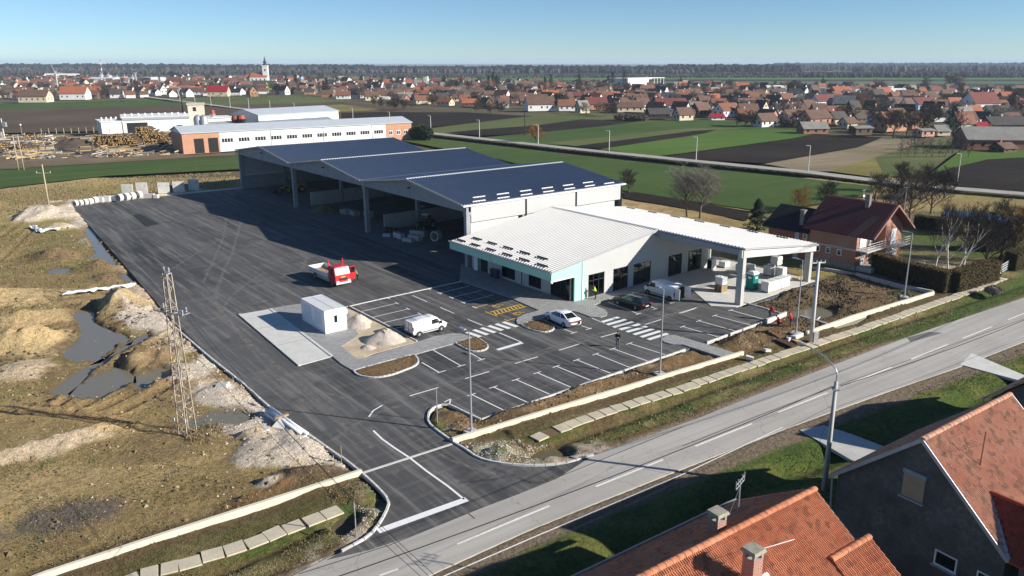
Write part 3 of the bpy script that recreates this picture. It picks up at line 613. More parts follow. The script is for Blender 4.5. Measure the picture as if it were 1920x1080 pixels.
def walk(pts, skip=()):
    m = MB(); m.strip(pts, 1.25, -.06); w = struct(m.build('slab_walk', MUD)); i = 0
    for a, b in zip(pts[:-1], pts[1:]):
        d = b-a; n = max(1, round(d.length/1.15)); L = d.length/n; ang = math.atan2(d.y,d.x)
        for k in range(n):
            c = a+d*((k+.5)/n); i += 1
            if i in skip: continue
            obj('paving_slab', SLABME, w, (c.x+rnd.uniform(-.06,.06), c.y+rnd.uniform(-.06,.06), -.07), (rnd.uniform(-.03,.03), rnd.uniform(-.03,.03), ang+rnd.uniform(-.07,.07)), (L-rnd.uniform(.03,.10), 1.15+rnd.uniform(-.05,.04), .08+rnd.random()*.03))
walk(WALK_L); walk(WALK_R, (2,))
# concrete drives over the ditch on the near side
for q in ([(1800,683),(1822,662),(1925,705),(1990,735),(1960,775),(1918,715)],[(1500,806),(1545,797),(1600,815),(1660,838),(1620,870),(1596,862)]):
    m = MB(); m.prism([(p.x,p.y) for p in PL(q)], -.25, -.004); struct(m.build('concrete_drive', CONCL if q[0][0] > 1700 else CONC))
# paved walks, planters, weighbridge slab, canopy apron
PZ = .10
def slab(name, q, mat, z0, z1, raw=False):
    m = MB(); m.prism([(p.x,p.y) for p in (q if raw else PL(q))], z0, z1); return struct(m.build(name, mat))
FWALK = PL([A(665,381),A(945,476),A(1112,549),A(1020,575),A(990,592),A(984,612),A(992,626),A(1015,627),A(1118,598)])+PL([A(1146,588),A(1300,552),A(1340,562),A(1400,585),A(1460,588),A(1492,577),A(1497,562),A(1480,543),A(1420,520),A(1540,470),A(1700,445)])+[W(13.6,-4.2), W(13.6,0.6), W(-.5,.6), W(-.5,23.5)]
slab('paved_walk', FWALK, PAV, -.1, PZ, True)
slab('paved_walk', [(507,580),(531,575),(600,566),(652,585),(660,600),(671,629),(668,634),(640,651),(671,676),(782,643),(815,632),(848,626),(865,627),(887,633),(852,645),(770,668),(663,697),(640,684),(623,669)], PAV, -.1, PZ)
slab('paved_walk', [A(1803,708),A(1830,690),A(1880,690),A(1920,702),B_(330,800),B_(232,816),B_(0,742),A(1860,740),A(1815,728)], PAV, -.1, PZ)
slab('weighbridge_slab', [(449,590),(507,580),(623,669),(562,686)], CONCL, -.2, .06)
for f in (.0, 1.0):
    a = P(449,590)+(P(507,580)-P(449,590))*f; b = P(562,686)+(P(623,669)-P(562,686))*f
    m = MB(); m.wall([a+(b-a)*.0, b], .28, .0, .12); struct(m.build('weighbridge_rail', CONCL))
for f in (.33,.66):
    m = MB(); a = P(449,590)+(P(562,686)-P(449,590))*f; b = P(507,580)+(P(623,669)-P(507,580))*f; m.strip([a,b], .05, .064); m.build('deck_joint', DARKM, bpy.data.objects['weighbridge_slab'])
slab('canopy_apron', [W(13.6,.8), W(31,.8), W(31,-13.6), W(13.4,-13.8), W(11.5,-11.5), P(1297,543), W(13.6,-4.4)], CONCL, -.2, .06, True)
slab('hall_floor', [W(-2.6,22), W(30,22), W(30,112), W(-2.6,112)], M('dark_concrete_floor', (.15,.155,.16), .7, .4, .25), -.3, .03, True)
def planter(q, lab):
    pts = curve_px(q + [q[0]], 4)[:-1]; kerb(pts + [pts[0]], .42, .16, .14, 'planter_kerb')
    m = MB(); c = sum((p for p in pts), Vector())/len(pts)
    rings = [(1.0,.06),(.8,.14),(.5,.2),(.2,.22)]; n = len(pts); vs = []; fs = []
    for k, h in rings:
        for p in pts: vs.append((c.x+(p.x-c.x)*k, c.y+(p.y-c.y)*k, h*rnd.uniform(.8,1.2)))
    for r in range(3):
        for i in range(n): fs.append((r*n+i, r*n+(i+1)%n, (r+1)*n+(i+1)%n, (r+1)*n+i))
    fs.append(tuple(range(3*n,4*n))); m.add(vs, fs); o = m.build('mulch_bed', MULCH, None, True)
    # bark chips
    m = MB()
    for i in range(420):
        a = rnd.choice(pts); b = rnd.choice(pts); t = rnd.random(); p = a+(b-a)*t; p = c+(p-c)*.93; s = rnd.uniform(.05,.13); an = rnd.random()*6.3; z = rnd.uniform(.12,.24)
        m.add([(p.x+s*math.cos(an),p.y+s*math.sin(an),z),(p.x+s*math.cos(an+2),p.y+s*math.sin(an+2),z+rnd.uniform(-.03,.06)),(p.x+s*math.cos(an+4),p.y+s*math.sin(an+4),z)],[(0,1,2)])
    stuff(m.build('bark_chips', MULCH, o)); return struct(o)
planter([A(1010,627),A(1118,600),A(1170,622),A(1197,648),A(1168,668),A(1110,668),A(1050,650)], '')
planter([E6(140,815),E6(770,645),E6(840,662),E6(868,705),E6(830,760),E6(700,815),E6(560,865),E6(400,892),E6(250,882),E6(175,855)], '')
planter([E6(1285,507),E6(1490,442),E6(1600,490),E6(1650,540),E6(1615,582),E6(1530,598),E6(1440,588)], '')
# bare sand and gravel patch beside the container
slab('sand_patch', [(648,578),(655,580),(720,612),(780,642),(700,664),(671,676),(640,651),(668,634),(672,628),(656,600)], SANDM, -.1, .05)
def heap(name, c, r, h, mat, label, n=26, seed=1, sx=1.0):
    rr = random.Random(seed); m = MB(); rings = 9; vs = []; fs = []
    ph = [rr.uniform(0,6.28) for _ in range(6)]
    for k in range(rings+1):
        f = k/rings
        for i in range(n):
            t = 2*math.pi*i/n; w = 1+.10*math.sin(2*t+ph[0])+.07*math.sin(3*t+ph[1])+.05*math.sin(5*t+ph[2]); rad = r*(1-f)*w
            z = h*(1-(1-f)**1.25)*1.0 if f < .85 else h*(1-(.15)**1.25)+h*.05*(f-.85)/.15
            vs.append((rad*math.cos(t)*sx+rr.uniform(-.05,.05)*r, rad*math.sin(t)+rr.uniform(-.05,.05)*r, z+rr.uniform(-.03,.03)*h-.05))
    for k in range(rings):
        for i in range(n): fs.append((k*n+i,k*n+(i+1)%n,(k+1)*n+(i+1)%n,(k+1)*n+i))
    m.add(vs, fs); o = m.build(name, mat, None, True); o.location = (c.x,c.y,c.z); return tag(o, label, 'heap')
heap('gravel_heap', P(722,637,.05), 2.0, 1.35, GRAVEL, 'pale gravel heap in front of the white panel van', 30, 3)
heap('gravel_heap', P(672,608,.05), 1.7, 1.3, GRAVEL, 'pale gravel heap behind the white office container', 30, 5)
heap('gravel_heap', P(690,652,.05), .9, .35, GRAVEL, 'small flattened gravel pile nearest the paved path', 20, 9)

# ================================================================== BUILDINGS
def wall_open(m, x0, x1, y0, y1, z0, ztop, ops):
    """wall along x between y0 and y1; ztop(x) gives the top; ops = (xa, xb, za, zb) openings"""
    xs = sorted({x0, x1} | {v for o in ops for v in o[:2]} | ({14.3} if x0 < 14.3 < x1 and ztop(14.3) > ztop(x0) and ztop(14.3) > ztop(x1) else set()))
    for a, b in zip(xs[:-1], xs[1:]):
        o = next((o for o in ops if o[0] <= a + 1e-6 and o[1] >= b - 1e-6), None)
        def blk(zl, za, zb): m.hexa([(a,y0,zl),(b,y0,zl),(b,y1,zl),(a,y1,zl)], [(a,y0,za),(b,y0,zb),(b,y1,zb),(a,y1,za)])
        if o:
            if o[2] > z0: blk(z0, o[2], o[2])
            blk(o[3], ztop(a), ztop(b))
        else: blk(z0, ztop(a), ztop(b))
def ribbed(m, p00, p10, p01, p11, pitch, h, th=.12, along=True):
    """ribbed sheet roof: ribs run from edge p00-p10 up to edge p01-p11"""
    p00, p10, p01, p11 = map(Vector, (p00,p10,p01,p11)); n = max(2, int((p10-p00).length/pitch)); nor = (p10-p00).cross(p01-p00).normalized()
    if nor.z < 0: nor = -nor
    prof = []
    for i in range(n):
        for f, k in ((0,0),(.55,0),(.66,1),(.89,1)): prof.append(((i+f)/n, k))
    prof.append((1.0, 0)); vs = []
    for t, k in prof: vs.append(p00+(p10-p00)*t+nor*h*k)
    for t, k in prof: vs.append(p01+(p11-p01)*t+nor*h*k)
    c = len(prof); fs = [(i,i+1,c+i+1,c+i) for i in range(c-1)]
    dn = -nor*th; q = len(vs); vs += [p00+dn,p10+dn,p11+dn,p01+dn]
    fs += [(q+3,q+2,q+1,q), (q,q+1)+tuple(range(c-1,-1,-1)), (q+2,q+3)+tuple(range(c,2*c)), (q+1,q+2,2*c-1,c-1), (q+3,q,0,c)]
    m.add(vs, fs)
ROOFBLUE = M('blue_sheet_roof', (.125,.155,.215), .42, .1, .5, .25, spec=.5); ROOFWHITE = M('white_sheet_roof', (.41,.41,.405), .5, .06, .4)
# ---------------- storage hall: three open bays
hall = thing('storage_hall', 'long three-bay hall with open front and blue ribbed roofs', 'hall', W(-.8,21.4), TH)
BW = 30.15; ZE = 9.0; ZA = 10.95; HD = 31.0; ZB = 7.95
for i in range(4):
    y = i*BW; k = {0:.3, 3:-.3}.get(i, 0)
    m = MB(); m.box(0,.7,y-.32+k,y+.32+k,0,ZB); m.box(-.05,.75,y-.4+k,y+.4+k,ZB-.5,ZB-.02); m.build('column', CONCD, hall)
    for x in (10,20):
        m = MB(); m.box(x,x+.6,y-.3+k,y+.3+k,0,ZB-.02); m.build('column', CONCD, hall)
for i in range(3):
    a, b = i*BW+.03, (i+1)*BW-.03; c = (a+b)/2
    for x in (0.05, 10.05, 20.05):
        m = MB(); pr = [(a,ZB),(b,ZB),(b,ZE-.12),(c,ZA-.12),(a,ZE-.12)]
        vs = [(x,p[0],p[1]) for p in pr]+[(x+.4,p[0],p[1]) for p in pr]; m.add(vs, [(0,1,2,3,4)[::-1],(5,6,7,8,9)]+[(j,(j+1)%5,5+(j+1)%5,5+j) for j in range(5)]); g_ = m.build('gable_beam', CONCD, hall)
        if x < 1:
            m = MB(); m.box(x-.02,x-.004,c-.03,c+.03,ZB+.1,ZA-.4); m.build('beam_joint', DARKM, g_)
            m = MB(); m.tube((x-.5,c-.6,ZA-1.3),(x,c-.6,ZA-1.2),.04,.04,6); m.box(x-.75,x-.4,c-.75,c-.45,ZA-1.4,ZA-1.2); m.build('floodlight', DARKM, g_)
    for s in (-1, 1):
        e = c+s*(BW/2-.16); m = MB(); ribbed(m, (-.5,e,ZE), (HD+.3,e,ZE), (-.5,c+s*.02,ZA), (HD+.3,c+s*.02,ZA), .5, .11); rf = m.build('roof_slope', ROOFBLUE, hall)
        m = MB(); m.hexa([(-.6,e,ZE-.18),(-.5,e,ZE-.18),(-.5,c+s*.02,ZA-.18),(-.6,c+s*.02,ZA-.18)] if s < 0 else [(-.6,c+.02,ZA-.18),(-.5,c+.02,ZA-.18),(-.5,e,ZE-.18),(-.6,e,ZE-.18)],
                         [(-.6,e,ZE+.08),(-.5,e,ZE+.08),(-.5,c+s*.02,ZA+.08),(-.6,c+s*.02,ZA+.08)] if s < 0 else [(-.6,c+.02,ZA+.08),(-.5,c+.02,ZA+.08),(-.5,e,ZE+.08),(-.6,e,ZE+.08)]); m.build('verge_trim', STEEL, hall)
        if i == 0 and s < 0:
            for row, d in ((0,.5),(1,2.2)):
                for k in range(7 - row):
                    x = 1.6+k*4.3+row*1.2; yy = e+d; z = ZE+d*(ZA-ZE)/(BW/2); m = MB(); m.box(x,x+2.2,yy-.05,yy+.05,z+.05,z+.2); m.build('snow_guard', GUTTER, hall)
    m = MB(); m.add([(-.5,c-.45,ZA+.02),(-.5,c,ZA+.12),(-.5,c+.45,ZA+.02),(HD+.3,c-.45,ZA+.02),(HD+.3,c,ZA+.12),(HD+.3,c+.45,ZA+.02)], [(0,3,4,1),(1,4,5,2),(0,1,2),(5,4,3)]); m.build('ridge_cap', GUTTER, hall)
for i in (1,2):
    y = i*BW; m = MB(); m.box(-.4,HD+.3,y-.15,y+.15,ZE-.15,ZE+.06); m.build('valley_gutter', GUTTER, hall)
m = MB(); m.box(-.6,HD+.5,-.28,.0,ZE-.25,ZE-.02); m.build('eaves_gutter', GUTTER, hall)
m = MB(); m.box(-.6,HD+.5,3*BW,3*BW+.25,ZE-.25,ZE-.02); m.build('eaves_gutter', GUTTER, hall)
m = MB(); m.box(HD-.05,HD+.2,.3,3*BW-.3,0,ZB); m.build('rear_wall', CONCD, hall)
for i in range(3):
    c = (i+.5)*BW; m = MB(); m.add([(HD-.02,i*BW+.3,ZB),(HD-.02,(i+1)*BW-.3,ZB),(HD-.02,(i+1)*BW-.3,ZE-.15),(HD-.02,c,ZA-.2),(HD-.02,i*BW+.3,ZE-.15),(HD+.15,i*BW+.3,ZB),(HD+.15,(i+1)*BW-.3,ZB),(HD+.15,(i+1)*BW-.3,ZE-.15),(HD+.15,c,ZA-.2),(HD+.15,i*BW+.3,ZE-.15)],[(4,3,2,1,0),(5,6,7,8,9)]); m.build('rear_gable', CONCD, hall)
# side wall toward the shop: white panels over concrete, with downpipes
for k in range(3):
    x0, x1 = .75+k*10.0, .75+(k+1)*10.0-.35; zz = 6.45
    m = MB(); m.box(x0,x1,-.12,.05,zz,ZE-.3); m.build('wall_panel', PANELW, hall)
    m = MB(); m.box(x0,x1-1.2,.0,.2,0,zz-.12); m.build('concrete_panel', CONCL, hall)
    for yy in (0,):
        m = MB(); m.box(x1+.05,x1+.35,-.08,.25,0,ZE-.3); m.build('side_post', CONC, hall)
    m = MB(); m.tube((x1+.2,-.2,3.9),(x1+.2,-.2,ZE-.25),.08,.08,8); m.tube((x1+.2,-.2,3.9),(x1+.75,-.75,3.6+.0),.07,.07,8); m.build('downpipe', DARKM, hall)
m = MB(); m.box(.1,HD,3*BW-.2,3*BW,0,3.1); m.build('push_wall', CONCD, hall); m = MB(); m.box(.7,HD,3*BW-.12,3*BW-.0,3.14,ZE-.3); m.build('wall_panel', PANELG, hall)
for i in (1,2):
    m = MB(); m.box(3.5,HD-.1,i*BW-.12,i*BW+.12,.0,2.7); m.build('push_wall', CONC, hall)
# ---------------- white shop building with canopy
shop = thing('shop_building', 'new pale grey shop with mint fascia, white ribbed roof and corner canopy', 'building', OB, TH)
EU, EZ, RU, RZ, CU, CZ = -4.0, 4.55, 14.3, 7.05, 30.5, 5.15
SL = (RZ-EZ)/(RU-EU); SR = (RZ-CZ)/(CU-RU)
def ztop(u): return (EZ+(u-EU)*SL if u <= RU else RZ-(u-RU)*SR) - .22
m = MB(); ribbed(m, (EU,20.7,EZ), (EU,-.35,EZ), (RU,20.7,RZ), (RU,-.35,RZ), .5, .10, .18); m.build('roof_slope', ROOFWHITE, shop)
m = MB(); ribbed(m, (CU,-13.8,CZ), (CU,20.7,CZ), (RU,-13.8,RZ), (RU,20.7,RZ), .5, .10, .18); m.build('roof_slope', ROOFWHITE, shop)
m = MB(); m.add([(RU-.35,-.36,RZ+.03),(RU,-.36,RZ+.10),(RU+.3,-.36,RZ+.03),(RU-.35,20.6,RZ+.03),(RU,20.6,RZ+.10),(RU+.3,20.6,RZ+.03)], [(0,1,4,3),(1,2,5,4),(2,1,0),(3,4,5)]); m.build('ridge_cap', STEEL, shop)
for row, d in ((0,.7),(1,2.4)):
    for k in range(6):
        v = 19.0-k*3.4-row*1.4; u = EU+d; z = EZ+d*SL
        if v < 1: continue
        m = MB()
        for q in range(5): m.box(u-.06,u+.06,v-.9+q*.42,v-.62+q*.42,z+.05,z+.24)
        m.box(u-.02,u+.02,v-.95,v+1.1,z+.2,z+.26); m.build('snow_guard', DARKM, shop)
for k in range(7):
    v = 18.5-k*4.6; u = CU-1.3; z = CZ+1.3*SR; m = MB(); m.box(u-.04,u+.04,v-.9,v+.9,z+.05,z+.2); m.build('snow_guard', DARKM, shop)
OPS = [(2.3,5.06,.12,3.0),(6.6,9.3,.12,3.0),(10.3,13.6,.12,3.0),(17.1,19.9,.12,3.0),(21.2,24.1,.12,3.0)]
def tglass(name, k=.62):
    m, t, b = nt(name); tr = N(t, 'BsdfTransparent'); tr.inputs[0].default_value = (.62,.66,.64,1); gl = N(t, 'BsdfGlossy', Roughness=.02); gl.inputs[0].default_value = (.8,.85,.85,1)
    fr = N(t, 'Fresnel', IOR=1.55); a = N(t, 'Math', operation='MULTIPLY_ADD'); t.links.new(fr.outputs[0], a.inputs[0]); a.inputs[1].default_value = 1.0; a.inputs[2].default_value = .05
    mx = N(t, 'MixShader'); t.links.new(a.outputs[0], mx.inputs[0]); t.links.new(tr.outputs[0], mx.inputs[1]); t.links.new(gl.outputs[0], mx.inputs[2]); t.links.new(mx.outputs[0], t.nodes['Material Output'].inputs[0]); MATS[name] = m; return m
SHOPGLASS = tglass('shop_glass')
m = MB(); wall_open(m, 1.8, 25.5, 0, .22, 0, ztop, OPS); m.build('front_wall', PANELG, shop)
m = MB(); wall_open(m, 0, 1.78, -.02, .22, 0, ztop, []); m.build('corner_panel', MINT, shop)
def window(par, x0, x1, z0, z1, y, nx, rows, fr=.07, mat=DARKM, gm=None, axis='x', name='window', depth=.08):
    """framed glazing in a wall; axis 'x' runs along x at y, axis 'y' along y at x = y"""
    m = MB()
    def bx(a0, a1, b0, b1, d0, d1): m.box(a0,a1,y+d0,y+d1,b0,b1) if axis == 'x' else m.box(y+d0,y+d1,a0,a1,b0,b1)
    bx(x0,x1,z0,z0+fr,0,depth); bx(x0,x1,z1-fr,z1,0,depth); bx(x0,x0+fr,z0+fr,z1-fr,0,depth); bx(x1-fr,x1,z0+fr,z1-fr,0,depth)
    for i in range(1,nx): c = x0+(x1-x0)*i/nx; bx(c-fr/2,c+fr/2,z0+fr,z1-fr,.004,depth-.004)
    for z in rows: bx(x0+fr,x1-fr,z-fr/2,z+fr/2,.008,depth-.008)
    w = m.build(name, mat, par)
    zs = [z0+fr] + [z for z in rows] + [z1-fr]
    m2 = gm or GLASS
    for i in range(nx):
        for a, b in zip(zs[:-1], zs[1:]):
            q = MB(); c0 = x0+(x1-x0)*i/nx; c1 = x0+(x1-x0)*(i+1)/nx; h = depth/2
            q.box(c0+.01,c1-.01,y+h-.006,y+h+.006,a,b) if axis == 'x' else q.box(y+h-.006,y+h+.006,c0+.01,c1-.01,a,b); q.build('pane', m2, w)
    return w
for o in OPS: window(shop, o[0], o[1], o[2], o[3], .06, 3, (2.15,), .08, DARKM, SHOPGLASS)
# entrance side wall under the overhang (runs along v at u = -0.3)
mm_ = MB(); wall_open(mm_, .45, 21.0, .0, .2, 0, lambda v: 4.35, [(.5,4.1,.05,3.2),(5.9,8.4,.3,2.9),(11.2,14.1,.3,2.9),(17.2,18.9,.05,2.6)]); mm_.v = [(-y-.1, x, z) for x, y, z in mm_.v]; mm_.build('entrance_wall', PANELG, shop)
window(shop, .5, 4.1, .05, 3.2, -.24, 4, (2.3,), .08, DARKM, SHOPGLASS, 'y', 'glazed_entrance'); window(shop, 5.9, 8.4, .3, 2.9, -.24, 3, (), .08, DARKM, SHOPGLASS, 'y'); window(shop, 11.2, 14.1, .3, 2.9, -.24, 3, (), .08, DARKM, SHOPGLASS, 'y')
m = MB(); m.box(-.24,-.2,17.2,18.9,.05,2.6); m.build('doorway', BLACK, shop); m = MB(); m.box(-.75,-.68,19.0,19.9,.1,2.5); m.build('door_panel', WHITEM, shop)
m = MB(); m.box(-.32,-.3,9.7,9.85,.1,3.5); m.build('downpipe', DARKM, shop); m = MB(); m.box(-.4,-.31,18.95,19.9,.1,3.35); m.build('mint_pilaster', MINT, shop)
m = MB(); m.box(EU,EU+.15,-.3,20.9,3.4,EZ-.15); m.build('fascia', MINT, shop); m = MB(); m.box(EU-.16,EU-.004,-.35,21.0,EZ-.18,EZ+.02); m.build('eaves_gutter', STEEL, shop)
m = MB(); m.box(EU-.05,EU+.3,11.4,11.6,3.2,EZ-.2); m.build('fascia_post', STEEL, shop)
m = MB(); m.box(EU+.16,-.3,.0,20.9,3.42,3.5); m.build('soffit', PANELG, shop)
m = MB(); wall_open(m, EU, -.02, -.3, -.1, 3.4, lambda u: ztop(u)+.04, []); m.build('gable_fascia', MINT, shop); m = MB(); m.box(EU-.1,.1,-.36,-.3,3.28,3.42); m.build('fascia_trim', WHITEM, shop)
m = MB(); m.box(EU+.1,EU+.3,-.28,-.12,3.1,3.3); m.box(1.2,1.35,-.12,-.02,.1,4.8); m.build('downpipe', WHITEM, shop)
m = MB(); m.hexa([(EU,-.42,EZ-.22),(RU,-.42,RZ-.22),(RU,-.32,RZ-.22),(EU,-.32,EZ-.22)], [(EU,-.42,EZ+.03),(RU,-.42,RZ+.03),(RU,-.32,RZ+.03),(EU,-.32,EZ+.03)]); m.build('verge_trim', STEEL, shop)
# canopy frame
for (u, v, zt) in ((14.5,-13.3,6.78),(29.9,-12.9,5.0)):
    m = MB(); m.box(u-.3,u+.3,v-.4,v+.4,0,zt); m.build('canopy_column', CONC, shop)
m = MB(); m.hexa([(14.0,-13.6,RZ-1.15),(30.3,-13.6,CZ-.95),(30.3,-13.2,CZ-.95),(14.0,-13.2,RZ-1.15)], [(14.0,-13.6,RZ-.2),(30.3,-13.6,CZ-.12),(30.3,-13.2,CZ-.12),(14.0,-13.2,RZ-.2)]); m.build('canopy_beam', CONCL, shop)
for u, z in ((14.25,RZ),(29.8,CZ+.08)):
    m = MB(); m.box(u-.05,u+.4,-13.15,.0,z-.95,z-.25); m.build('canopy_beam', CONCD, shop)
for v in (-9,-5,-1):
    m = MB(); m.hexa([(14.4,v,RZ-.5),(30.2,v,CZ-.4),(30.2,v+.2,CZ-.4),(14.4,v+.2,RZ-.5)], [(14.4,v,RZ-.24),(30.2,v,CZ-.2),(30.2,v+.2,CZ-.2),(14.4,v+.2,RZ-.24)]); m.build('purlin', CONCL, shop)
m = MB(); m.box(25.5,30.0,4.0,4.2,0,5.0); m.box(25.28,25.5,.22,4.2,0,5.4); m.box(30.0,30.2,3.0,20.7,0,4.85); m.build('recess_wall', PANELG, shop)
window(shop, 25.7, 28.2, .1, 2.9, 3.9, 2, (2.3,), .08, DARKM, GLASS)
m = MB(); m.box(-.1,29.9,.22,20.6,-.0,.08); m.build('floor', CONCL, shop)
m = MB(); m.box(-.1,29.9,8.0,8.1,.1,4.3); m.build('inner_partition', PANELW, shop)
# ---------------- office container
cont = thing('office_container', 'white office container with door and two shuttered windows', 'container', P(611,628), R(39.6))
m = MB(); m.box(0,2.45,0,5.9,.1,2.62); m.build('body', WHITEM, cont)
m = MB()
for x in (-.03,2.35):
    for y in (-.03,5.83): m.box(x,x+.13,y,y+.13,0.02,2.66)
m.box(-.02,2.47,-.02,.1,2.5,2.66); m.box(-.02,2.47,5.8,5.92,2.5,2.66); m.box(-.02,.1,.1,5.8,2.5,2.66); m.box(2.37,2.47,.1,5.8,2.5,2.66); m.box(-.02,2.47,-.02,.1,.03,.17); m.box(-.02,.1,.1,5.8,.03,.17); m.box(2.37,2.47,.1,5.8,.03,.17); m.build('frame', M('container_frame', (.62,.66,.68), .5, .06, 1), cont)
m = MB(); m.box(.1,2.37,.1,5.8,2.62,2.645); m.box(1.2,1.26,.1,5.8,2.645,2.67); m.build('roof', M('container_roof', (.62,.63,.62), .6, .1, 1), cont)
for y0 in (.75,3.4):
    m = MB(); m.box(-.035,-.005,y0,y0+1.7,.85,2.25); w = m.build('window_shutter', M('pale_blue_shutter', (.60,.68,.74), .5, .05, 2), cont)
    m = MB()
    for k in range(9): m.box(-.045,-.036,y0+.04,y0+1.66,.9+k*.15,.9+k*.15+.12)
    m.build('slats', MATS['pale_blue_shutter'], w)
m = MB(); m.box(.75,1.75,-.05,-.005,.15,2.2); d = m.build('door', WHITEM, cont); m = MB(); m.box(1.05,1.4,-.06,-.052,1.15,1.95); m.build('door_window', GLASS, d); m = MB(); m.box(.85,.95,-.10,-.052,1.05,1.1); m.build('handle', DARKM, d)
m = MB(); m.box(2.48,2.75,.25,.95,1.75,2.3); m.build('air_conditioner', WHITEM, cont)
# ---------------- brick house beyond the canopy
BR = brickm('red_brick', (.42,.15,.07), (.33,.11,.055), (.33,.29,.25)); BRD = brickm('annex_brick', (.34,.115,.06), (.26,.09,.05), (.25,.17,.13))
DKT = tile_far('dark_red_tile', (.085,.022,.026), (.13,.036,.038), .36)
bh = thing('brick_house', 'two-storey bare brick house with dark maroon tiled roof and balcony', 'house', (45.6,101.4,0), TH)
def gable_wall(m, u0, u1, v0, v1, ze, zr, uc):
    pr = [(u0,0),(u1,0),(u1,ze if u1 > uc else zr-(uc-u1)*(zr-ze)/(uc-u0)),(uc,zr),(u0,ze)] if u0 < uc < u1 else None
    m.extrude_y(pr, v0, v1)
m = MB(); gable_wall(m, 0, 9.8, 1.5, 8.6, 5.55, 8.85, 4.9); bw = m.build('wall', BR, bh)
m = MB(); m.extrude_y([(4.9,0),(9.8,0),(9.8,5.55),(4.9,8.83)], 0, 1.5); m.build('wall', BR, bh)
m = MB()
for s in (-1,1):
    e = 4.9+s*5.9; ze = 5.05; zr = 9.05; n = 24
    m.hexa(*([[(e,-1.3,ze-.12),(4.9,-1.3,zr-.12),(4.9,9.3,zr-.12),(e,9.3,ze-.12)],[(e,-1.3,ze+.1),(4.9,-1.3,zr+.1),(4.9,9.3,zr+.1),(e,9.3,ze+.1)]] if s < 0 else [[(4.9,-1.3,zr-.12),(e,-1.3,ze-.12),(e,9.3,ze-.12),(4.9,9.3,zr-.12)],[(4.9,-1.3,zr+.1),(e,-1.3,ze+.1),(e,9.3,ze+.1),(4.9,9.3,zr+.1)]]))
rf = m.build('roof', DKT, bh)
m = MB()                                                              # courses of tiles as real steps
for k in range(20):
    f0, f1 = k/20, (k+1)/20; u0 = -1.0+5.9*f0; u1 = -1.0+5.9*f1; z0 = 5.05+4*f0+.1; z1 = 5.05+4*f1+.1
    for q in range(48):
        v0 = -1.28+q*.22; m.add([(u0-.02,v0,z0+.05),(u0-.02,v0+.09,z0+.10),(u0-.02,v0+.2,z0+.05),(u1,v0,z1+.01),(u1,v0+.09,z1+.05),(u1,v0+.2,z1+.01)], [(0,3,4,1),(1,4,5,2),(0,1,2)])
stuff(m.build('tile_courses', DKT, rf))
m = MB(); m.box(3.6,4.2,2.2,2.8,8.0,10.2); m.build('chimney', M('chimney_plaster', (.2,.18,.16), .9, .3, 3), rf)
m = MB(); m.tube((4.9,3.8,9.0),(4.9,3.8,10.6),.03,.03,6); m.box(4.4,5.4,3.78,3.82,10.5,10.54); m.lathe([(.02,0),(.28,.1)],(4.9,3.6,9.6),10,'y'); m.build('aerial', STEEL, rf)
m = MB(); m.hexa([(-1.02,-1.42,4.93),(4.9,-1.42,8.93),(4.9,-1.3,8.93),(-1.02,-1.3,4.93)],[(-1.02,-1.42,5.17),(4.9,-1.42,9.17),(4.9,-1.3,9.17),(-1.02,-1.3,5.17)]); m.hexa([(4.9,-1.42,8.93),(10.82,-1.42,4.93),(10.82,-1.3,4.93),(4.9,-1.3,8.93)],[(4.9,-1.42,9.17),(10.82,-1.42,5.17),(10.82,-1.3,5.17),(4.9,-1.3,9.17)]); m.build('bargeboard', M('pinkish_board', (.32,.17,.14), .8, .2, 2), rf)
m = MB(); m.box(-.05,9.85,1.52,8.65,2.75,3.0); m.build('floor_band', CONC, bh)
m = MB(); m.box(-.1,9.9,1.4,8.7,0,.75); m.build('stone_plinth', M('rubble_stone', (.33,.31,.29), .9, .5, 2.5, bmp=.6), bh)
m = MB(); m.box(-.2,4.9,-.2,1.5,2.78,2.95); m.box(4.9,10.4,-1.2,-.0,2.78,2.95); bal = m.build('balcony', CONC, bh)
m = MB()
for pts in ([(-.15,1.4),(-.15,-.15),(4.8,-.15)],[(5.0,-1.1),(10.3,-1.1),(10.3,1.4)]):
    for z in (3.3,3.6,3.95): m.path([Vector((x,y,z)) for x,y in pts], .025, 5)
    for a, b in zip(pts[:-1],pts[1:]):
        n = int(math.dist(a,b)/.9)+1
        for i in range(n+1): x = a[0]+(b[0]-a[0])*i/n; y = a[1]+(b[1]-a[1])*i/n; m.tube((x,y,2.95),(x,y,3.95),.022,.022,5)
m.build('railing', STEEL, bal)
for (x0,x1,z0,z1,y) in ((.8,2.6,3.0,5.1,1.46),(3.5,4.4,3.0,5.1,1.46),(6.5,8.0,3.0,5.3,-.04)):
    m = MB(); m.box(x0,x1,y-.04,y,z0,z1); m.build('blank_door', WHITEM, bh)
for (x0,x1,z0,z1,y,nx,rows) in ((1.4,2.3,.8,2.6,1.4,2,(1.4,2.0)),(3.3,4.2,1.2,2.4,1.4,2,(1.8,)),(5.6,6.3,1.0,2.4,-.08,2,(1.5,2.0)),(6.5,7.6,.7,2.5,-.08,2,(1.3,1.9)),(7.9,8.6,1.0,2.4,-.08,2,(1.5,2.0))):
    window(bh, x0, x1, z0, z1, y, nx, rows, .1, WHITEM, GLASS)
for v in (7.2,5.6,3.9): window(bh, v-.35, v+.35, 1.75, 2.65, -.06, 1, (), .1, WHITEM, GLASS, 'y')
m = MB(); m.box(.3,2.8,-.8,1.4,0,.6); m.build('porch_step', CONC, bh); m = MB(); m.box(6,10.5,-3.5,-.05,0,.45); m.build('terrace', CONCL, bh)
m = MB(); m.extrude_y([(.5,0),(8.2,0),(8.2,4.45),(4.3,6.7),(.5,4.45)], 8.7, 15.8); m.build('annex_wall', BRD, bh)
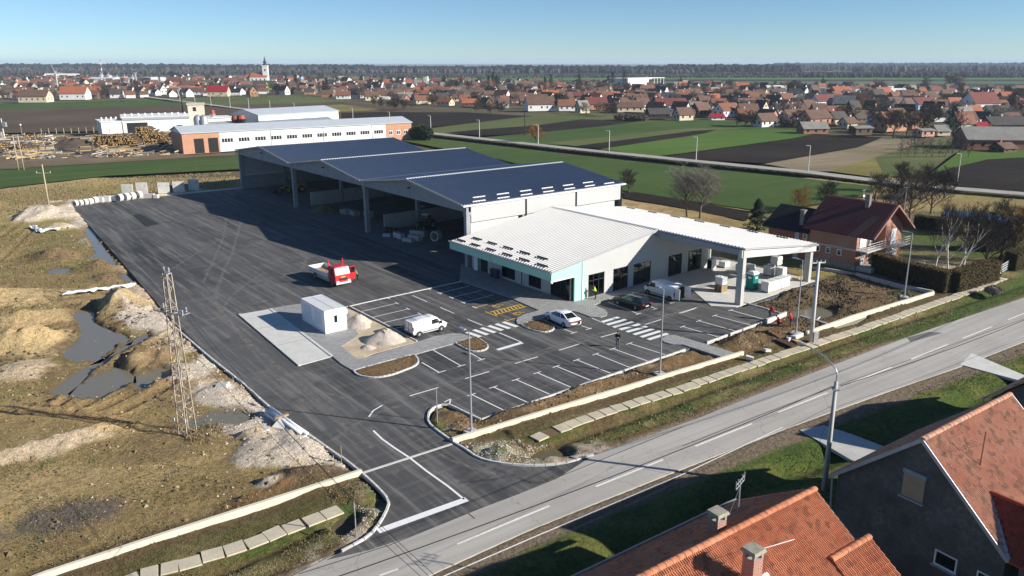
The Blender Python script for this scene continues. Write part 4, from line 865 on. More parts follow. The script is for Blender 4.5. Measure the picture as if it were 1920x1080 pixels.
m = MB(); m.box(.42,.5,10.6,11.3,0,4.4); m.build('chimney_breast', CONC, bh)
BKT = M('black_roofing', (.016,.017,.019), .85, .25, 2)
m = MB(); m.hexa([(-.3,8.75,4.0),(4.35,8.75,6.75),(4.35,16.5,6.75),(-.3,16.5,4.0)],[(-.3,8.75,4.18),(4.35,8.75,6.93),(4.35,16.5,6.93),(-.3,16.5,4.18)]); m.hexa([(4.35,8.75,6.75),(9.0,8.75,4.0),(9.0,16.5,4.0),(4.35,16.5,6.75)],[(4.35,8.75,6.93),(9.0,8.75,4.18),(9.0,16.5,4.18),(4.35,16.5,6.93)]); ar = m.build('annex_roof', BKT, bh)
m = MB(); m.box(.9,1.5,10.4,11.0,4.2,7.0); m.box(.82,1.58,10.32,11.08,7.0,7.15); m.build('chimney', MATS['chimney_plaster'], ar)
window(bh, 9.3, 10.0, 3.0, 3.9, .43, 1, (), .1, WHITEM, GLASS, 'y')
# ---------------- the two tiled houses at the bottom right
def tilem(name, c1, c2, dark):
    m, t, b = nt(name); oi = N(t, 'ObjectInfo'); v = coord(t)
    vo = N(t, 'TexVoronoi', Scale=3.6); t.links.new(v, vo.inputs['Vector']); sp = N(t, 'SeparateColor'); t.links.new(vo.outputs['Color'], sp.inputs[0])
    n1 = noise(t, v, .5, 4); n2 = noise(t, v, 14, 4, .7)
    c = mix(t, ramp(t, n1, .3, .7), c1, c2); c = mix(t, mul(t, ramp(t, sp.outputs[0], .3, 1.0), .6), c, c2); c = mix(t, mul(t, ramp(t, sp.outputs[1], .62, .95), .75), c, dark)
    c = mix(t, mul(t, ramp(t, oi.outputs['Random'], .6, 1.0), .5), c, c1)
    c = mix(t, mul(t, ramp(t, noise(t, v, .9, 6, .75), .56, .7), .6), c, dark); c = mix(t, mul(t, ramp(t, n2, .5, .8), .3), c, dark)
    t.links.new(c, b.inputs['Base Color']); b.inputs['Roughness'].default_value = .85; return m
T1 = tilem('orange_roof_tile', (.44,.145,.065), (.55,.225,.115), (.24,.09,.05)); T2 = tilem('weathered_roof_tile', (.46,.20,.12), (.55,.30,.20), (.21,.13,.09)); T3 = tilem('deep_red_roof_tile', (.30,.055,.03), (.36,.075,.04), (.17,.035,.025))
def tile_mesh(mat):
    m = MB(); w, L = .25, .42; prof = [(-.125,.0),(-.105,.028),(-.075,.032),(-.05,.006),(-.01,.006),(.015,.03),(.05,.032),(.08,.006),(.125,.004)]
    n = len(prof); vs = [(x,0,z*1.8+.085) for x,z in prof]+[(x,L,z*1.4+.012) for x,z in prof]+[(x,0,.0) for x,z in prof]
    m.add(vs, [(i,i+1,n+i+1,n+i) for i in range(n-1)]+[(2*n+i,2*n+i+1,i+1,i) for i in range(n-1)]); return m.mesh('roof_tile', mat, False)
def tiled_slope(par, e0, e1, r0, r1, mat, want=300, keep=None):
    """e0-e1 eave, r0-r1 ridge (local points): real tiles in courses; the ones nearest the camera are single parts"""
    e0, e1, r0, r1 = map(Vector, (e0,e1,r0,r1)); L = (e1-e0).length; Hh = (r0-e0).length; nc = int(Hh/.335); nx = int(L/.245)
    X = (e1-e0).normalized(); Yv = (r0-e0).normalized(); Zv = X.cross(Yv); 
    if Zv.z < 0: Zv = -Zv; 
    Mt = Matrix((X, Yv, Zv)).transposed().to_4x4(); me = tile_mesh(mat); items = []
    pm = par.matrix_basis
    for c in range(nc):
        for i in range(nx):
            p = e0+X*((i+.5)*L/nx)+Yv*(c*Hh/nc)
            if keep and not keep(p): continue
            w = pm @ p; ppx = CX+F*w.x/(w.y*_cp-(w.z-CAMH)*_sp); ppy = CY-F*((w.z-CAMH)*_cp+w.y*_sp)/(w.y*_cp-(w.z-CAMH)*_sp)
            vis = -40 < ppx < 1960 and ppy < 1120; items.append((0 if vis else 1, (w-Vector((0,0,CAMH))).length, c, i, p))
    items.sort(key=lambda q: q[:2]); m = MB(); vs0 = [Vector(v.co) for v in me.vertices]; fs0 = [tuple(f.vertices) for f in me.polygons]
    for k, (_, _, c, i, p) in enumerate(items):
        j = Matrix.Translation(p) @ Mt @ Matrix.Rotation(rnd.uniform(-.02,.02), 4, 'Z') @ Matrix.Translation((0,rnd.uniform(-.012,.012),rnd.uniform(0,.008)))
        if k < want:
            o = bpy.data.objects.new('roof_tile', me); COL.objects.link(o); o.parent = par; o.matrix_basis = j
        else: m.add([j @ v for v in vs0], fs0)
    if m.v: stuff(m.build('roof_tiles', mat, par))
def ridge_tiles(par, a, b, mat):
    a, b = Vector(a), Vector(b); d = b-a; n = int(d.length/.38); L = d.length/n; m = MB(); q = 7
    vs = [(x*(L+.04), .16*math.cos(math.pi*i/(q-1))*s, .13*math.sin(math.pi*i/(q-1))*s) for x, s in ((0,1.12),(1,1.0)) for i in range(q)]
    m.add(vs, [(i,q+i,q+i+1,i+1) for i in range(q-1)]+[tuple(range(q))]); me = m.mesh('ridge_tile', mat); an = math.atan2(d.y,d.x)
    for i in range(n): obj('ridge_tile', me, par, a+d*(i/n), (rnd.uniform(-.03,.03),0,an+rnd.uniform(-.03,.03)))
GREYR = M('grey_render', (.105,.10,.095), .95, .35, .55, bmp=.4, bscale=5, col2=(.19,.18,.165)); ZINC = M('zinc_trim', (.45,.47,.5), .5, .15, 2, .5)
def house_box(name, label, ridge_end, length, hw, ze, zr, wallm, over=.35):
    """ridge runs along the road; x = -length..0 from the given ridge end; +y is the road side"""
    h = thing(name, label, 'house', (ridge_end.x, ridge_end.y, 0), RD)
    m = MB(); x0, x1 = -length+.3, -.3
    pr = [(-hw+.35,0),(hw-.35,0),(hw-.35,ze),(0,zr-.25),(-hw+.35,ze)]; vs = [(x0,y,z) for y,z in pr]+[(x1,y,z) for y,z in pr]
    m.add(vs, [(4,3,2,1,0),(5,6,7,8,9)]+[(i,(i+1)%5,5+(i+1)%5,5+i) for i in range(5)]); m.build('wall', wallm, h); return h
# lower house: bright orange tiles
re1 = P(1527,917,7.4); h1 = house_box('tiled_house', 'house with bright orange pantile roof and square chimney at bottom edge', re1, 17, 5.2, 3.8, 7.4, GREYR)
m = MB(); zl = 7.4-5.2*.67
m.hexa([(-17,-5.2,zl-.15),(0,-5.2,zl-.15),(0,0,7.25),(-17,0,7.25)],[(-17,-5.2,zl),(0,-5.2,zl),(0,0,7.36),(-17,0,7.36)]); m.hexa([(-17,0,7.25),(0,0,7.25),(0,5.2,zl-.15),(-17,5.2,zl-.15)],[(-17,0,7.36),(0,0,7.36),(0,5.2,zl),(-17,5.2,zl)])
rf1 = m.build('roof', T1, h1)
bpy.context.view_layer.update()
tiled_slope(h1, (-17,-5.2,zl), (0,-5.2,zl), (-17,0,7.36), (0,0,7.36), T1, 300)
tiled_slope(h1, (0,5.2,zl), (-17,5.2,zl), (0,0,7.36), (-17,0,7.36), T1, 0)
ridge_tiles(h1, (-17,0,7.4), (.05,0,7.4), T1)
m = MB(); m.hexa([(0.02,-5.2,zl-.18),(.07,-5.2,zl-.18),(.07,0,7.2),(.02,0,7.2)],[(.02,-5.2,zl+.06),(.07,-5.2,zl+.06),(.07,0,7.44),(.02,0,7.44)]); m.build('verge_trim', DARKM, h1)
m = MB()
for i in range(26): m.box(-16.5+i*.65,-16.45+i*.65,4.7,4.75,zl+.25,zl+.55)
m.box(-17,0,4.69,4.76,zl+.5,zl+.56); m.box(-17,0,4.69,4.76,zl+.35,zl+.38); m.build('snow_rail', STEEL, h1)
CHB = brickm('chimney_brick', (.38,.12,.06), (.3,.09,.05), (.4,.36,.32)); CAPM = M('chimney_cap', (.33,.31,.24), .9, .35, 4, bmp=.4)
def chimney(par, x, y, zt, w=.55, hb=1.6):
    m = MB(); m.box(x-w/2,x+w/2,y-w/2,y+w/2,zt-hb,zt); c = m.build('chimney', CHB, par)
    m = MB()
    for a in (-1,1):
        for b in (-1,1): m.box(x+a*(w/2-.06)-.06,x+a*(w/2-.06)+.06,y+b*(w/2-.06)-.06,y+b*(w/2-.06)+.06,zt,zt+.28)
    m.hexa([(x-w/2-.1,y-w/2-.1,zt+.28),(x+w/2+.1,y-w/2-.1,zt+.28),(x+w/2+.1,y+w/2+.1,zt+.28),(x-w/2-.1,y+w/2+.1,zt+.28)],[(x-w/2-.04,y-w/2-.04,zt+.42),(x+w/2+.04,y-w/2-.04,zt+.42),(x+w/2+.04,y+w/2+.04,zt+.42),(x-w/2-.04,y+w/2+.04,zt+.42)]); m.build('chimney_cap', CAPM, c); return c
def inv(o, p): return o.matrix_basis.inverted() @ p
for (px, py, zt) in ((1412,1043,7.8),(1345,972,7.5)):
    q = inv(h1, P(px,py,zt)); chimney(h1, q.x, q.y, zt, .6, 1.9)
q = inv(h1, P(1432,1030,7.9)); m = MB(); m.tube((q.x,q.y,5.4),(q.x,q.y,8.0),.025,.025,6); m.tube((q.x,q.y,7.95),(q.x+1.6,q.y-.35,7.95),.02,.02,5); m.lathe([(.04,0),(.25,.05),(.42,.16)],(q.x+.1,q.y-.25,6.3),16,'y'); m.build('roof_aerial', STEEL, h1)
# roof mast with insulators on the road slope
q = inv(h1, P(1384,955,6.1)); m = MB(); m.tube((q.x,q.y,5.6),(q.x,q.y,7.8),.04,.04,8)
for k in range(2):
    z = 7.5+.25*k
    m.tube((q.x-.55,q.y-.2,z),(q.x+.55,q.y+.2,z),.02,.02,5)
    for s in (-1,1):
        for f in (.5,1.0): m.tube((q.x+s*.55*f,q.y+s*.2*f,z),(q.x+s*.55*f,q.y+s*.2*f,z+.2),.035,.03,6)
m.tube((q.x,q.y,7.4),(q.x-1.3,q.y-.4,6.2),.012,.012,4); m.build('service_mast', STEEL, h1)
# lower wing beside it
re1b = P(1630,1006,5.8); wing = thing('tiled_wing', 'low tiled wing tucked between orange roof and grey gable', 'house', (re1b.x, re1b.y, 0), RD)
m = MB(); pr = [(-3.2,0),(3.2,0),(3.2,3.4),(0,5.5),(-3.2,3.4)]; m.add([(-3.0,y,z) for y,z in pr]+[(-.25,y,z) for y,z in pr], [(4,3,2,1,0),(5,6,7,8,9)]+[(i,(i+1)%5,5+(i+1)%5,5+i) for i in range(5)]); m.build('wall', GREYR, wing)
m = MB(); z2 = 5.8-3.4*.67; m.hexa([(-3.1,-3.4,z2-.12),(0,-3.4,z2-.12),(0,0,5.68),(-3.1,0,5.68)],[(-3.1,-3.4,z2),(0,-3.4,z2),(0,0,5.77),(-3.1,0,5.77)]); m.hexa([(-3.1,0,5.68),(0,0,5.68),(0,3.4,z2-.12),(-3.1,3.4,z2-.12)],[(-3.1,0,5.77),(0,0,5.77),(0,3.4,z2),(-3.1,3.4,z2)]); m.build('roof', T1, wing)
bpy.context.view_layer.update(); tiled_slope(wing, (-3.1,-3.4,z2), (0,-3.4,z2), (-3.1,0,5.77), (0,0,5.77), T1, 200); ridge_tiles(wing, (-3.1,0,5.8), (0,0,5.8), T1)
# upper house: weathered tiles, dark grey gable toward the camera
mid = (P(1548,895,4.1)+P(1900,1045,4.1))/2; a0 = Vector((mid.x,mid.y,0)); LH2 = (P(1888,742,8.6)-P(1727,825,8.6)).length + .3
h2 = thing('grey_gable_house', 'house with dark grey rendered gable and weathered orange tiles', 'house', a0, RD); hw = 5.0
m = MB(); pr = [(-hw+.25,0),(hw-.25,0),(hw-.25,4.15),(0,8.35),(-hw+.25,4.15)]; m.add([(.35,y,z) for y,z in pr]+[(LH2-.3,y,z) for y,z in pr], [(4,3,2,1,0)[::-1][::-1],(5,6,7,8,9)]+[(i,(i+1)%5,5+(i+1)%5,5+i) for i in range(5)]); m.build('wall', GREYR, h2)
zl = 4.05; m = MB(); m.hexa([(0,-hw,zl-.12),(LH2,-hw,zl-.12),(LH2,0,8.46),(0,0,8.46)],[(0,-hw,zl),(LH2,-hw,zl),(LH2,0,8.57),(0,0,8.57)]); m.hexa([(0,0,8.46),(LH2,0,8.46),(LH2,hw,zl-.12),(0,hw,zl-.12)],[(0,0,8.57),(LH2,0,8.57),(LH2,hw,zl),(0,hw,zl)]); m.build('roof', T2, h2)
bpy.context.view_layer.update(); tiled_slope(h2, (0,-hw,zl), (LH2,-hw,zl), (0,0,8.57), (LH2,0,8.57), T2, 300); tiled_slope(h2, (LH2,hw,zl), (0,hw,zl), (LH2,0,8.57), (0,0,8.57), T2, 0); ridge_tiles(h2, (0,0,8.6), (LH2,0,8.6), T2)
m = MB()
for s in (-1,1): m = MB(); m.bar((-.04,s*hw,zl-.02),(-.04,0,8.57),.06,.2); m.build('verge_trim', ZINC, h2)
m = MB(); m.bar((LH2+.04,-hw,zl-.02),(LH2+.04,0,8.57),.06,.2); m.build('verge_trim', ZINC, h2)
m = MB(); m.tube((0,hw+.08,zl-.08),(LH2,hw+.08,zl-.08),.08,.08,8); m.tube((.2,hw+.02,zl-.1),(.2,hw-.2,0),.05,.05,6); m.build('gutter', ZINC, h2)
ROLL = M('wooden_roller_blind', (.42,.30,.19), .8, .15, 2)
def gwin(y0,y1,z0,z1,blind):
    m = MB(); m.box(.3,.345,y0,y1,z0,z1); w = m.build('window', ROLL if blind else GLASS, h2)
    m = MB(); f = .08
    if not blind:
        m.box(.26,.34,y0,y1,z0,z0+f); m.box(.26,.34,y0,y1,z1-f,z1); m.box(.26,.34,y0,y0+f,z0+f,z1-f); m.box(.26,.34,y1-f,y1,z0+f,z1-f); m.build('frame', WHITEM, w); m = MB()
    else:
        for k in range(14): m.box(.285,.299,y0+.03,y1-.03,z0+.05+k*(z1-z0-.1)/14,z0+.05+(k+.8)*(z1-z0-.1)/14)
        m.build('blind_slats', ROLL, w); m = MB(); m.box(.25,.34,y0-.05,y1+.05,z1,z1+.25); m.build('lintel', CONCD, w); m = MB()
    m.box(.14,.34,y0-.1,y1+.1,z0-.08,z0); m.build('sill', ZINC, w)
gwin(-.35,.85,4.8,6.2,True); gwin(-2.6,-1.4,1.7,2.6,False); gwin(-4.5,-3.6,1.8,2.6,False)
q = inv(h2, P(1835,888,6.5)); m = MB(); m.tube((q.x,q.y,5.8),(q.x,q.y,9.0),.03,.03,6); m.tube((q.x-1.8,q.y+.4,8.3),(q.x,q.y,8.3),.015,.015,4)
for k in range(6): m.tube((q.x-1.7+k*.3,q.y+.2,8.3),(q.x-1.7+k*.3,q.y+.6,8.3),.01,.01,4)
m.build('roof_aerial', M('rusty_steel', (.2,.09,.05), .8, .3, 4), h2)
rp = h2.matrix_basis @ Vector((2.2,-2.8,0)); ex = thing('red_roofed_extension', 'extension with deep red tiled roof against the weathered roof', 'house', (rp.x,rp.y,0), RD-math.pi/2)
zr3, ze3, w3 = 6.04, 4.05, 2.2; m = MB(); m.box(2.6,7.5,-w3+.35,w3-.35,0,ze3); m.build('wall', GREYR, ex)
m = MB(); m.hexa([(2.2,-w3,ze3-.1),(8,-w3,ze3-.1),(8,0,zr3-.1),(0,0,zr3-.1)],[(2.2,-w3,ze3),(8,-w3,ze3),(8,0,zr3),(0,0,zr3)]); m.hexa([(0,0,zr3-.1),(8,0,zr3-.1),(8,w3,ze3-.1),(0,w3,ze3-.1)],[(0,0,zr3),(8,0,zr3),(8,w3,ze3),(0,w3,ze3)]); m.build('roof', T3, ex)
bpy.context.view_layer.update(); tiled_slope(ex, (8,w3,ze3), (0,w3,ze3), (8,0,zr3), (0,0,zr3), T3, 60); tiled_slope(ex, (0,-w3,ze3), (8,-w3,ze3), (0,0,zr3), (8,0,zr3), T3, 200, lambda p: p.x > -p.y+.05); ridge_tiles(ex, (-.1,0,zr3+.03), (8,0,zr3+.03), T3)
m = MB(); m.bar((-.05,-.05,zr3+.12),(2.2,-w3-.05,ze3+.12),.22,.03); m.build('valley_flashing', ZINC, ex)
r3 = P(1850,742,3.4); h3 = thing('plastered_house', 'grey plastered house cut off by the right edge of the picture', 'house', (r3.x,r3.y,0), RD)
m = MB(); pr = [(-9.2,0),(0,0),(0,3.3),(-4.6,7.4),(-9.2,3.3)]; m.add([(.3,y-.3,z) for y,z in pr]+[(9,y-.3,z) for y,z in pr], [(4,3,2,1,0),(5,6,7,8,9)]+[(i,(i+1)%5,5+(i+1)%5,5+i) for i in range(5)]); m.build('wall', GREYR, h3)
m = MB(); m.hexa([(0,-10,3.0),(9.3,-10,3.0),(9.3,-4.9,7.6),(0,-4.9,7.6)],[(0,-10,3.2),(9.3,-10,3.2),(9.3,-4.9,7.8),(0,-4.9,7.8)]); m.hexa([(0,-4.9,7.6),(9.3,-4.9,7.6),(9.3,.2,3.0),(0,.2,3.0)],[(0,-4.9,7.8),(9.3,-4.9,7.8),(9.3,.2,3.2),(0,.2,3.2)]); m.build('roof', T2, h3)
m = MB(); m.tube((0,.3,3.0),(9.3,.3,3.0),.08,.08,8); m.tube((.1,.3,3.0),(.2,-.2,2.2),.05,.05,6); m.build('gutter', ZINC, h3)

# ================================================================== VEHICLES
CARW = M('white_car_paint', (.76,.77,.78), .25, .03, .5, 0, spec=.6); CARD = M('dark_blue_car_paint', (.02,.026,.034), .25, .08, .5, .3, spec=.6); REDP = M('red_truck_paint', (.50,.018,.022), .35, .08, 1, spec=.5)
LAMPW = M('headlamp_glass', (.6,.62,.64), .2, .05, 2); LAMPR = M('tail_lamp', (.35,.012,.01), .3, .1, 2); PLASTIC = M('black_plastic', (.022,.022,.024), .6, .1, 2); RIM = M('alloy_rim', (.5,.5,.52), .35, .1, 3, .7)
PLATE = M('number_plate', (.7,.7,.68), .5, .05, 3)
def loft(m, secs):
    """secs: list of closed half sections [(x, y, z)...] from bottom centre to top centre; mirrored"""
    n = len(secs[0]); ring = []
    for s in secs:
        full = [Vector(p) for p in s] + [Vector((p[0],-p[1],p[2])) for p in s[-2:0:-1]]; ring.append(full)
    k = len(ring[0]); vs = [v for r in ring for v in r]; fs = []
    for i in range(len(ring)-1):
        for j in range(k): fs.append((i*k+j, i*k+(j+1)%k, (i+1)*k+(j+1)%k, (i+1)*k+j))
    fs.append(tuple(range(k))); fs.append(tuple(range((len(ring)-1)*k, len(ring)*k))[::-1]); m.add(vs, fs)
def body_sec(x, zb, zs, hw, crown=.04):
    return [(x,0,zb),(x,hw*.9,zb),(x,hw,zb+.12),(x,hw*1.0,(zb+zs)/2),(x,hw*.985,zs-.12),(x,hw*.93,zs-.01),(x,hw*.5,zs+crown*.8),(x,0,zs+crown)]
_wc = {}
def wheel(par, x, y, r=.32, w=.2, rim=RIM):
    key = (r, w, rim.name)
    if key not in _wc:
        m = MB(); m.lathe([(r*.6,-w/2),(r*.92,-w/2),(r,-w/2+.03),(r,w/2-.03),(r*.92,w/2),(r*.6,w/2)], (0,0,0), 20, 'y'); a = m.mesh('tyre', BLACK, True)
        m = MB(); m.lathe([(.01,-w/2+.03),(r*.62,-w/2+.02),(r*.62,w/2-.02),(.01,w/2-.03)], (0,0,0), 20, 'y')
        for i in range(5): t = i*2*math.pi/5; m.bar((.03*math.cos(t), w/2-.01, .03*math.sin(t)), (r*.55*math.cos(t), w/2-.01, r*.55*math.sin(t)), .05, .03)
        b = m.mesh('rim', rim); _wc[key] = (a, b)
    a, b = _wc[key]; wo = obj('wheel', a, par, (x,y,r), (0,0,0 if y > 0 else math.pi)); obj('rim', b, wo); return wo
def arch(par, x, y, r, w=.05):
    m = MB(); m.lathe([(.02,-.0),(r,0),(r,w),(.02,w)], (x, y if y > 0 else y-w, r*.9), 18, 'y'); return m.build('wheel_arch', PLASTIC, par)
def quad_panel(par, name, mat, pts):
    m = MB(); n = (Vector(pts[1])-Vector(pts[0])).cross(Vector(pts[3])-Vector(pts[0])).normalized()*.012; m.add([Vector(p) for p in pts]+[Vector(p)-n for p in pts], [(0,1,2,3),(7,6,5,4),(0,4,5,1),(1,5,6,2),(2,6,7,3),(3,7,4,0)]); return m.build(name, mat, par)
def sedan(label, loc, rz, paint, wagon=False):
    c = thing('parked_car', label, 'car', loc, rz, None); m = MB()
    st = [(-2.42,.45,.80,.66),(-2.34,.30,.97,.84),(-2.0,.24,1.02,.90),(-1.4,.22,1.0,.92),(0,.2,.97,.93),(1.2,.2,.95,.92),(1.9,.24,.86,.89),(2.25,.28,.74,.80),(2.42,.38,.62,.62)]
    loft(m, [body_sec(*s) for s in st]); body = m.build('body', paint, c, True)
    zb, zr = .98, (1.50 if wagon else 1.44); xr0, xr1 = (-2.0, .35) if wagon else (-.95, .25); xb0, xb1 = (-2.3, 1.35) if wagon else (-2.0, 1.35)
    def ring(x0, x1, z, w0, w1): return [(x0,-w0,z),(x0+(x1-x0)*.35,-w1,z),(x1-(x1-x0)*.25,-w1,z),(x1,-w0*.92,z),(x1,w0*.92,z),(x1-(x1-x0)*.25,w1,z),(x0+(x1-x0)*.35,w1,z),(x0,w0,z)]
    a = ring(xb0,xb1,zb-.04,.72,.86); b = ring(xr0,xr1,zr-.05,.58,.64); m = MB(); m.add(a+b, [(i,(i+1)%8,8+(i+1)%8,8+i) for i in range(8)]+[tuple(range(8,16))]); gh = m.build('greenhouse_glass', CARGLASS, c)
    t0 = ring(xr0-.05,xr1+.05,zr-.055,.60,.66); t1 = ring(xr0+.15,xr1-.12,zr,.5,.56); m = MB(); m.add(t0+t1, [(i,(i+1)%8,8+(i+1)%8,8+i) for i in range(8)]+[tuple(range(8,16))]); m.build('roof', paint, c, True)
    m = MB()
    for s in (0,7): m.bar(a[s], b[s], .09, .06)
    for s in (3,4): m.bar(a[s], b[s], .07, .05)
    for s in (1,2,5,6): m.bar(Vector(a[s])*1.005, Vector(b[s])*1.005, .05, .04)
    m.build('pillars', paint, c)
    for x in (-1.42,1.4):
        for y in (.93,-.93): arch(c, x, y*.985-(.045 if y > 0 else -.045), .36)
        for y in (.86,-.86): wheel(c, x, y, .32, .2)
    for y in (.62,-.62):
        m = MB(); m.box(2.2,2.36,y-.18,y+.18,.60,.72); m.build('headlight', LAMPW, c); m = MB(); m.box(-2.42,-2.3,y-.2,y+.2,.74,.88); m.build('tail_light', LAMPR, c)
        m = MB(); m.box(.75,.92,y*1.62-.09,y*1.62+.09,.95,1.08); m.build('mirror', paint, c)
        for x in (-.75,.3): m = MB(); m.box(x-.09,x+.09,(.935 if y > 0 else -.95),(.95 if y > 0 else -.935),.80,.83); m.build('door_handle', paint, c)
    m = MB(); m.box(-2.44,-2.41,-.26,.26,.55,.66); m.build('number_plate', PLATE, c); m = MB(); m.box(2.38,2.45,-.5,.5,.34,.48); m.build('grille', PLASTIC, c)
    if wagon:
        m = MB()
        for y in (-.56,.56): m.tube((-1.8,y,zr+.05),(.2,y,zr+.05),.02,.02,6)
        m.build('roof_rails', STEEL, c)
    return c
def van(label, loc, rz, L, hw, hz, open_doors=False, name='parked_van'):
    c = thing(name, label, 'van', loc, rz); h = L/2; m = MB(); s = hz/1.84
    st = [(-h+.02,.42,hz-.12,hw*.94),(-h+.12,.3,hz-.02,hw*.985),(-.2,.26,hz,hw),(h-1.55,.26,hz-.04,hw),(h-1.30,.26,hz-.10,hw*.995),(h-.80,.26,1.18*s,hw*.98),(h-.25,.3,.98*s,hw*.93),(h-.06,.34,.82*s,hw*.8),(h,.42,.62*s,hw*.66)]
    loft(m, [body_sec(x,zb,zs,w,.03) for x,zb,zs,w in st]); m.build('body', CARW, c, True)
    x0, x1 = h-1.26, h-.83; quad_panel(c, 'windscreen', CARGLASS, [(x0,-hw*.78,hz-.13),(x1,-hw*.84,1.22*s+.035),(x1,hw*.84,1.22*s+.035),(x0,hw*.78,hz-.13)][::-1])
    for sg in (1,-1):
        y = sg*(hw+.004); pts = [(h-2.05,y,1.12*s),(h-.98,y*.995,1.12*s),(h-1.32,y*.985,hz-.2),(h-2.05,y*.985,hz-.2)]
        quad_panel(c, 'side_window', CARGLASS, pts if sg < 0 else pts[::-1])
        m = MB(); m.box(-h+.4,h-1.0,min(y,y+sg*.015),max(y,y+sg*.015),.46,.54); m.build('side_moulding', PLASTIC, c)
        m = MB(); yy = y+sg*.12; m.box(h-1.0,h-.85,yy-.1,yy+.1,1.05*s,1.3*s); m.build('mirror', PLASTIC, c)
        m = MB(); yy = sg*hw*.8; m.box(h-.28,h-.05,yy-.14,yy+.14,.72*s,.86*s); m.build('headlight', LAMPW, c)
        m = MB(); m.box(-h-.01,-h+.1,sg*hw*.93-.06,sg*hw*.93+.06,.85,1.25); m.build('tail_light', LAMPR, c)
        for x in (-h+.75,h-.85): arch(c, x, sg*(hw-.03), .37, .045); wheel(c, x, sg*(hw-.08), .33, .2, WHITEM if not open_doors else RIM)
        m = MB(); m.box(-.1,.6,min(y,y+sg*.012),max(y,y+sg*.012),1.18*s,1.21*s); m.build('door_rail', PLASTIC, c)
    m = MB(); m.box(-h-.03,-h+.15,-hw*.95,hw*.95,.3,.52); m.build('bumper', PLASTIC, c); m = MB(); m.box(h-.1,h+.03,-hw*.75,hw*.75,.34,.55); m.build('bumper', PLASTIC, c)
    if open_doors:
        m = MB(); m.box(-h-.004,-h+.04,-hw*.86,hw*.86,.5,hz-.2); m.build('load_bay', BLACK, c)
        for sg in (1,-1):
            d = MB(); d.box(-.04,.0,0,hw*.92,.0,hz-.62); o = d.build('rear_door', CARW, c); o.location = (-h,sg*hw*.9,.5); o.rotation_euler = (0,0,R(82) if sg > 0 else R(98)+0)
            w = MB(); w.box(-.05,-.041,.1,hw*.8,.8,hz-.75); w.build('door_window', CARGLASS, o)
    else:
        m = MB(); m.box(-h-.008,-h+.02,-.012,.012,.5,hz-.15); m.build('door_gap', PLASTIC, c); m = MB(); m.box(-h-.02,-h+.0,.1,.62,.72,.84); m.build('number_plate', PLATE, c)
        for x in (-1.6,.05):
            m = MB(); m.tube((x,-hw*.72,hz+.10),(x,hw*.72,hz+.10),.022,.022,6)
            for y in (-hw*.72,hw*.72): m.tube((x,y,hz-.0),(x,y,hz+.1),.02,.02,6)
            m.build('roof_bar', PLASTIC, c)
    return c
def from_wheels(rear, front, half):
    """ground place and heading from the two near-side wheel contacts; half = distance to the car's centre line (signed, left +)"""
    a, b = P(*rear), P(*front); d = (b-a).normalized(); n = Vector((-d.y,d.x,0)); return (a+b)/2+n*half, math.atan2(d.y,d.x)
l, a = from_wheels((1060.7,616),(1025,599.5),-.86); sedan('white liftback saloon parked beside the small mulch island', l, a, CARW)
l, a = from_wheels((1192,582),(1158,571.5),-.86); sedan('dark blue estate car parked by the paved walk', l, a, CARD, True)
l, a = from_wheels((786.7,632),(827.5,621),.8); van('small white panel van with black roof bars near gravel heap', l, a, 4.4, .9, 1.8)
l, a = from_wheels((1253,564),(1216.7,552.5),-.86); tv = van('large white van with both rear doors open near the canopy', l, a, 5.2, .96, 1.95, True)
m = MB(); m.box(-1.0,.3,-.985,-.972,1.15,1.35); m.build('side_lettering', M('blue_lettering', (.08,.2,.5), .5, .1, 2), tv); m = MB(); m.box(-1.4,.9,-.985,-.972,.72,.8); m.build('side_lettering', DARKM, tv)
# ---------------- red drop-side lorry
l, a = from_wheels((592.5,523),(624,537),.95); tr = thing('dropside_lorry', 'red cab lorry with white drop-side bed and open right door', 'lorry', l, a)
wb = (P(592.5,523)-P(624,537)).length
m = MB(); m.box(-wb/2-1.4,wb/2+.9,-.4,.4,.55,.8); m.build('chassis', DARKM, tr)
cx = wb/2-.55; m = MB(); loft(m, [[(x,0,.55),(x,w*.95,.55),(x,w,.7),(x,w,1.55),(x,w*.97,z-.2),(x,w*.85,z),(x,0,z+.04)] for x,z,w in ((cx,2.65,1.1),(cx+.9,2.68,1.1),(cx+1.35,2.6,1.1))]+[[(cx+1.75,0,.5),(cx+1.75,1.0,.5),(cx+1.75,1.08,.7),(cx+1.72,1.08,1.5),(cx+1.66,1.05,1.65),(cx+1.6,.95,1.72),(cx+1.6,0,1.75)]]); m.build('cab', REDP, tr)
quad_panel(tr, 'windscreen', M('bright_windscreen', (.35,.38,.42), .08, .1, 1, spec=.8), [(cx+1.36,-.98,2.52),(cx+1.70,-1.0,1.66),(cx+1.70,1.0,1.66),(cx+1.36,.98,2.52)][::-1])
for sg in (1,-1):
    y = sg*1.112; pts = [(cx+.35,y,1.6),(cx+1.4,y,1.6),(cx+1.2,y*.985,2.4),(cx+.35,y*.985,2.4)]; quad_panel(tr, 'side_window', CARGLASS, pts if sg < 0 else pts[::-1])
    m = MB(); yy = sg*.8; m.box(cx+1.73,cx+1.80,yy-.18,yy+.18,.72,.92); m.build('headlight', LAMPW, tr)
    m = MB(); m.box(cx+1.3,cx+1.4,sg*1.15-.02+sg*.1,sg*1.15+.02+sg*.1,1.75,2.25); m.build('mirror', PLASTIC, tr)
    m = MB(); m.box(cx-.18,cx-.06,sg*1.0-.06,sg*1.0+.06,1.0,3.35); m.build('stake_post', REDP, tr)
    for x in (-wb/2,wb/2): wheel(tr, x, sg*.92, .45, .3, CONC); arch(tr, x, sg*1.05-(.04 if sg > 0 else -.04), .5, .04)
